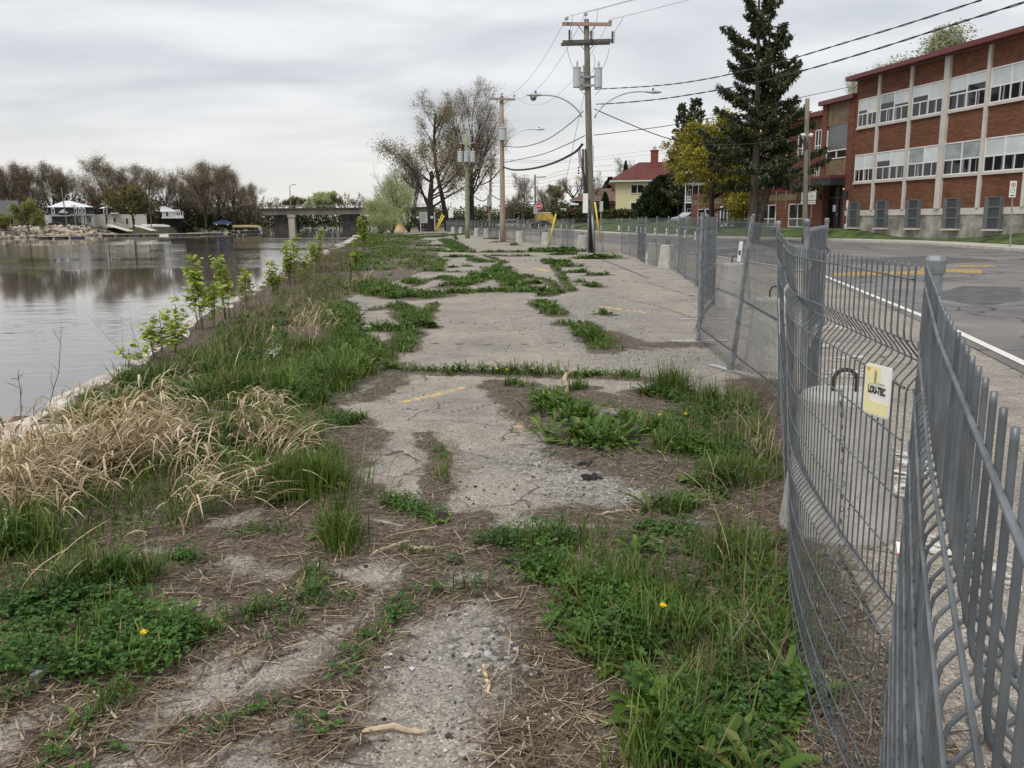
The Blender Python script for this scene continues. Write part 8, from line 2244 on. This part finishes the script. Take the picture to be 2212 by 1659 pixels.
# ---- vehicles
mRub = pmat('tyre_rubber', (.02, .02, .02), rough=.8); mGlz = glass('car_glass', (.02, .022, .025), .08)
def car(label, base, rz, body_mat, prof, glassprof, L, W_, wb, name='parked_car', cat='car', wr_=.33):
    t = empty(name, tuple(base), rz, label, cat); mb = MB(); mb.prism(prof, W_, ((0, -W_ / 2, 0), (1, 0, 0), (0, 0, 1))); b_ = mb.build('body', body_mat, t)
    m = b_.modifiers.new('bevel', 'BEVEL'); m.width = .07; m.segments = 3; m.limit_method = 'ANGLE'
    for gp_ in glassprof:
        mb = MB(); mb.prism(gp_, W_ + .03, ((0, -W_ / 2 - .015, 0), (1, 0, 0), (0, 0, 1))); mb.build('window', mGlz, t)
    for x in wb:
        for y in (-W_ / 2 + .08, W_ / 2 - .08):
            mb = MB(); a = np.linspace(0, 2 * math.pi, 19)[:-1]; V = np.concatenate([np.stack([x + wr_ * np.cos(a), np.full(18, y - .12), wr_ + wr_ * np.sin(a)], 1), np.stack([x + wr_ * np.cos(a), np.full(18, y + .12), wr_ + wr_ * np.sin(a)], 1)]); mb.addk(V, [(i, (i + 1) % 18, 18 + (i + 1) % 18, 18 + i) for i in range(18)]); mb.add(V, [list(range(18)), list(range(18, 36))[::-1]]); w_ = mb.build('wheel', mRub, t)
            mb = MB(); V = V.copy(); V[:, 0] = x + (V[:, 0] - x) * .6; V[:, 2] = wr_ + (V[:, 2] - wr_) * .6; V[:18, 1] -= .012; V[18:, 1] += .012; mb.addk(V, [(i, (i + 1) % 18, 18 + (i + 1) % 18, 18 + i) for i in range(18)]); mb.add(V, [list(range(18)), list(range(18, 36))[::-1]]); mb.build('hubcap', mAlu, w_)
    return t
VAN = [(-2.35, .35), (2.35, .35), (2.4, .75), (2.25, 1.05), (1.95, 1.62), (1.6, 1.74), (-.3, 1.76), (-.7, 1.68), (-1.55, 1.08), (-2.2, .88), (-2.4, .62)]
VANG = [[(-1.25, 1.1), (-.45, 1.1), (-.45, 1.6), (-.62, 1.6)], [(-.35, 1.1), (.75, 1.1), (.75, 1.62), (-.35, 1.62)], [(.85, 1.1), (1.85, 1.1), (1.6, 1.6), (.85, 1.62)]]
mSilver = pmat('silver_paint', (.42, .43, .43), var=.04, rough=.3, metal=.4)
b = P(1097, 492.5, 176); b[2] = .05; v = car('silver minivan seen side-on behind the far fence', b, .06, mSilver, VAN, VANG, 4.8, 1.9, (-1.45, 1.5), 'minivan', 'minivan')
mb = MB(); mb.box((2.36, -.75, .95), (.1, .3, .3)); mb.build('tail_light', mRed, v)
CARP = [(-2.2, .32), (2.2, .32), (2.25, .75), (1.9, .95), (1.2, 1.4), (.6, 1.48), (-.4, 1.46), (-1.1, 1.0), (-2.1, .85), (-2.25, .6)]; CARG = [[(-.95, .98), (-.1, .98), (-.1, 1.38), (-.38, 1.38)], [(0, .98), (1.55, .98), (1.1, 1.35), (.5, 1.4), (0, 1.4)]]
for px, py, Y, z, rz, col, lab in ((480, 487, 225, 1.0, .3, (.05, .08, .22), 'blue car parked under the gallery of the white house'), (1168, 492, 178, .1, .1, (.02, .02, .022), 'black car parked right of the silver minivan'), (1250, 484, 175, .6, .1, (.035, .035, .04), 'dark car parked behind the fence left of the crossarm pole'), (1488, 469, 110, 1.0, .5, (.33, .34, .35), 'white car nose beside the left end of the brick wing'), (118, 489, 205, .8, .2, (.015, .015, .017), 'black car beside the mansard house deck')):
    b = P(px, py, Y); b[2] = z; car(lab, b, rz, pmat('car_paint', col, var=.05, rough=.3), CARP, CARG, 4.4, 1.75, (-1.35, 1.35))
b = P(1177, 491, 185); b[2] = .2; t = empty('yellow_container', tuple(b), 0, 'yellow container with a white top edge behind the far fence', 'container'); mb = MB(); mb.box((0, 0, 1.6), (3.8, 2.4, 2.6)); mb.build('body', pmat('yellow_container_paint', (.58, .42, .08), var=.25, scale=1.2, rough=.7), t); mb = MB(); mb.box((0, 0, 2.98), (3.9, 2.5, .16)); mb.build('top_edge', mTag, t); mb = MB(); mb.box((0, 0, .15), (3.4, 2.0, .3)); mb.build('underframe', mPoleDark, t)
# pile of dark beams at the lot end
mBeam = pmat('dark_green_steel', (.028, .034, .032), var=.35, scale=1.5, rough=.7)
BGp = 'stacked dark beams at the lot end'
for i, (xa, xb, py) in enumerate(((905, 935, 497), (904, 936, 492), (906, 934, 487), (903, 936, 482), (908, 933, 476.5), (909, 932, 471))):
    A, B_ = P(xa, py, 147 + (i % 2)), P(xb, py, 147 + (i % 2)); mb = MB(); mb.bar(A, B_, 1.6, .30); mb.bar(A + (0, 0, -.22), A + (B_ - A) * .08 + (0, 0, -.22), 1.2, .14); mb.bar(B_ - (B_ - A) * .08 + (0, 0, -.22), B_ + (0, 0, -.22), 1.2, .14)
    tag(mb.build('steel_beam', mBeam), 'dark steel beam in the pile at the lot end, %s from the bottom' % ORD[i], 'beam', BGp)
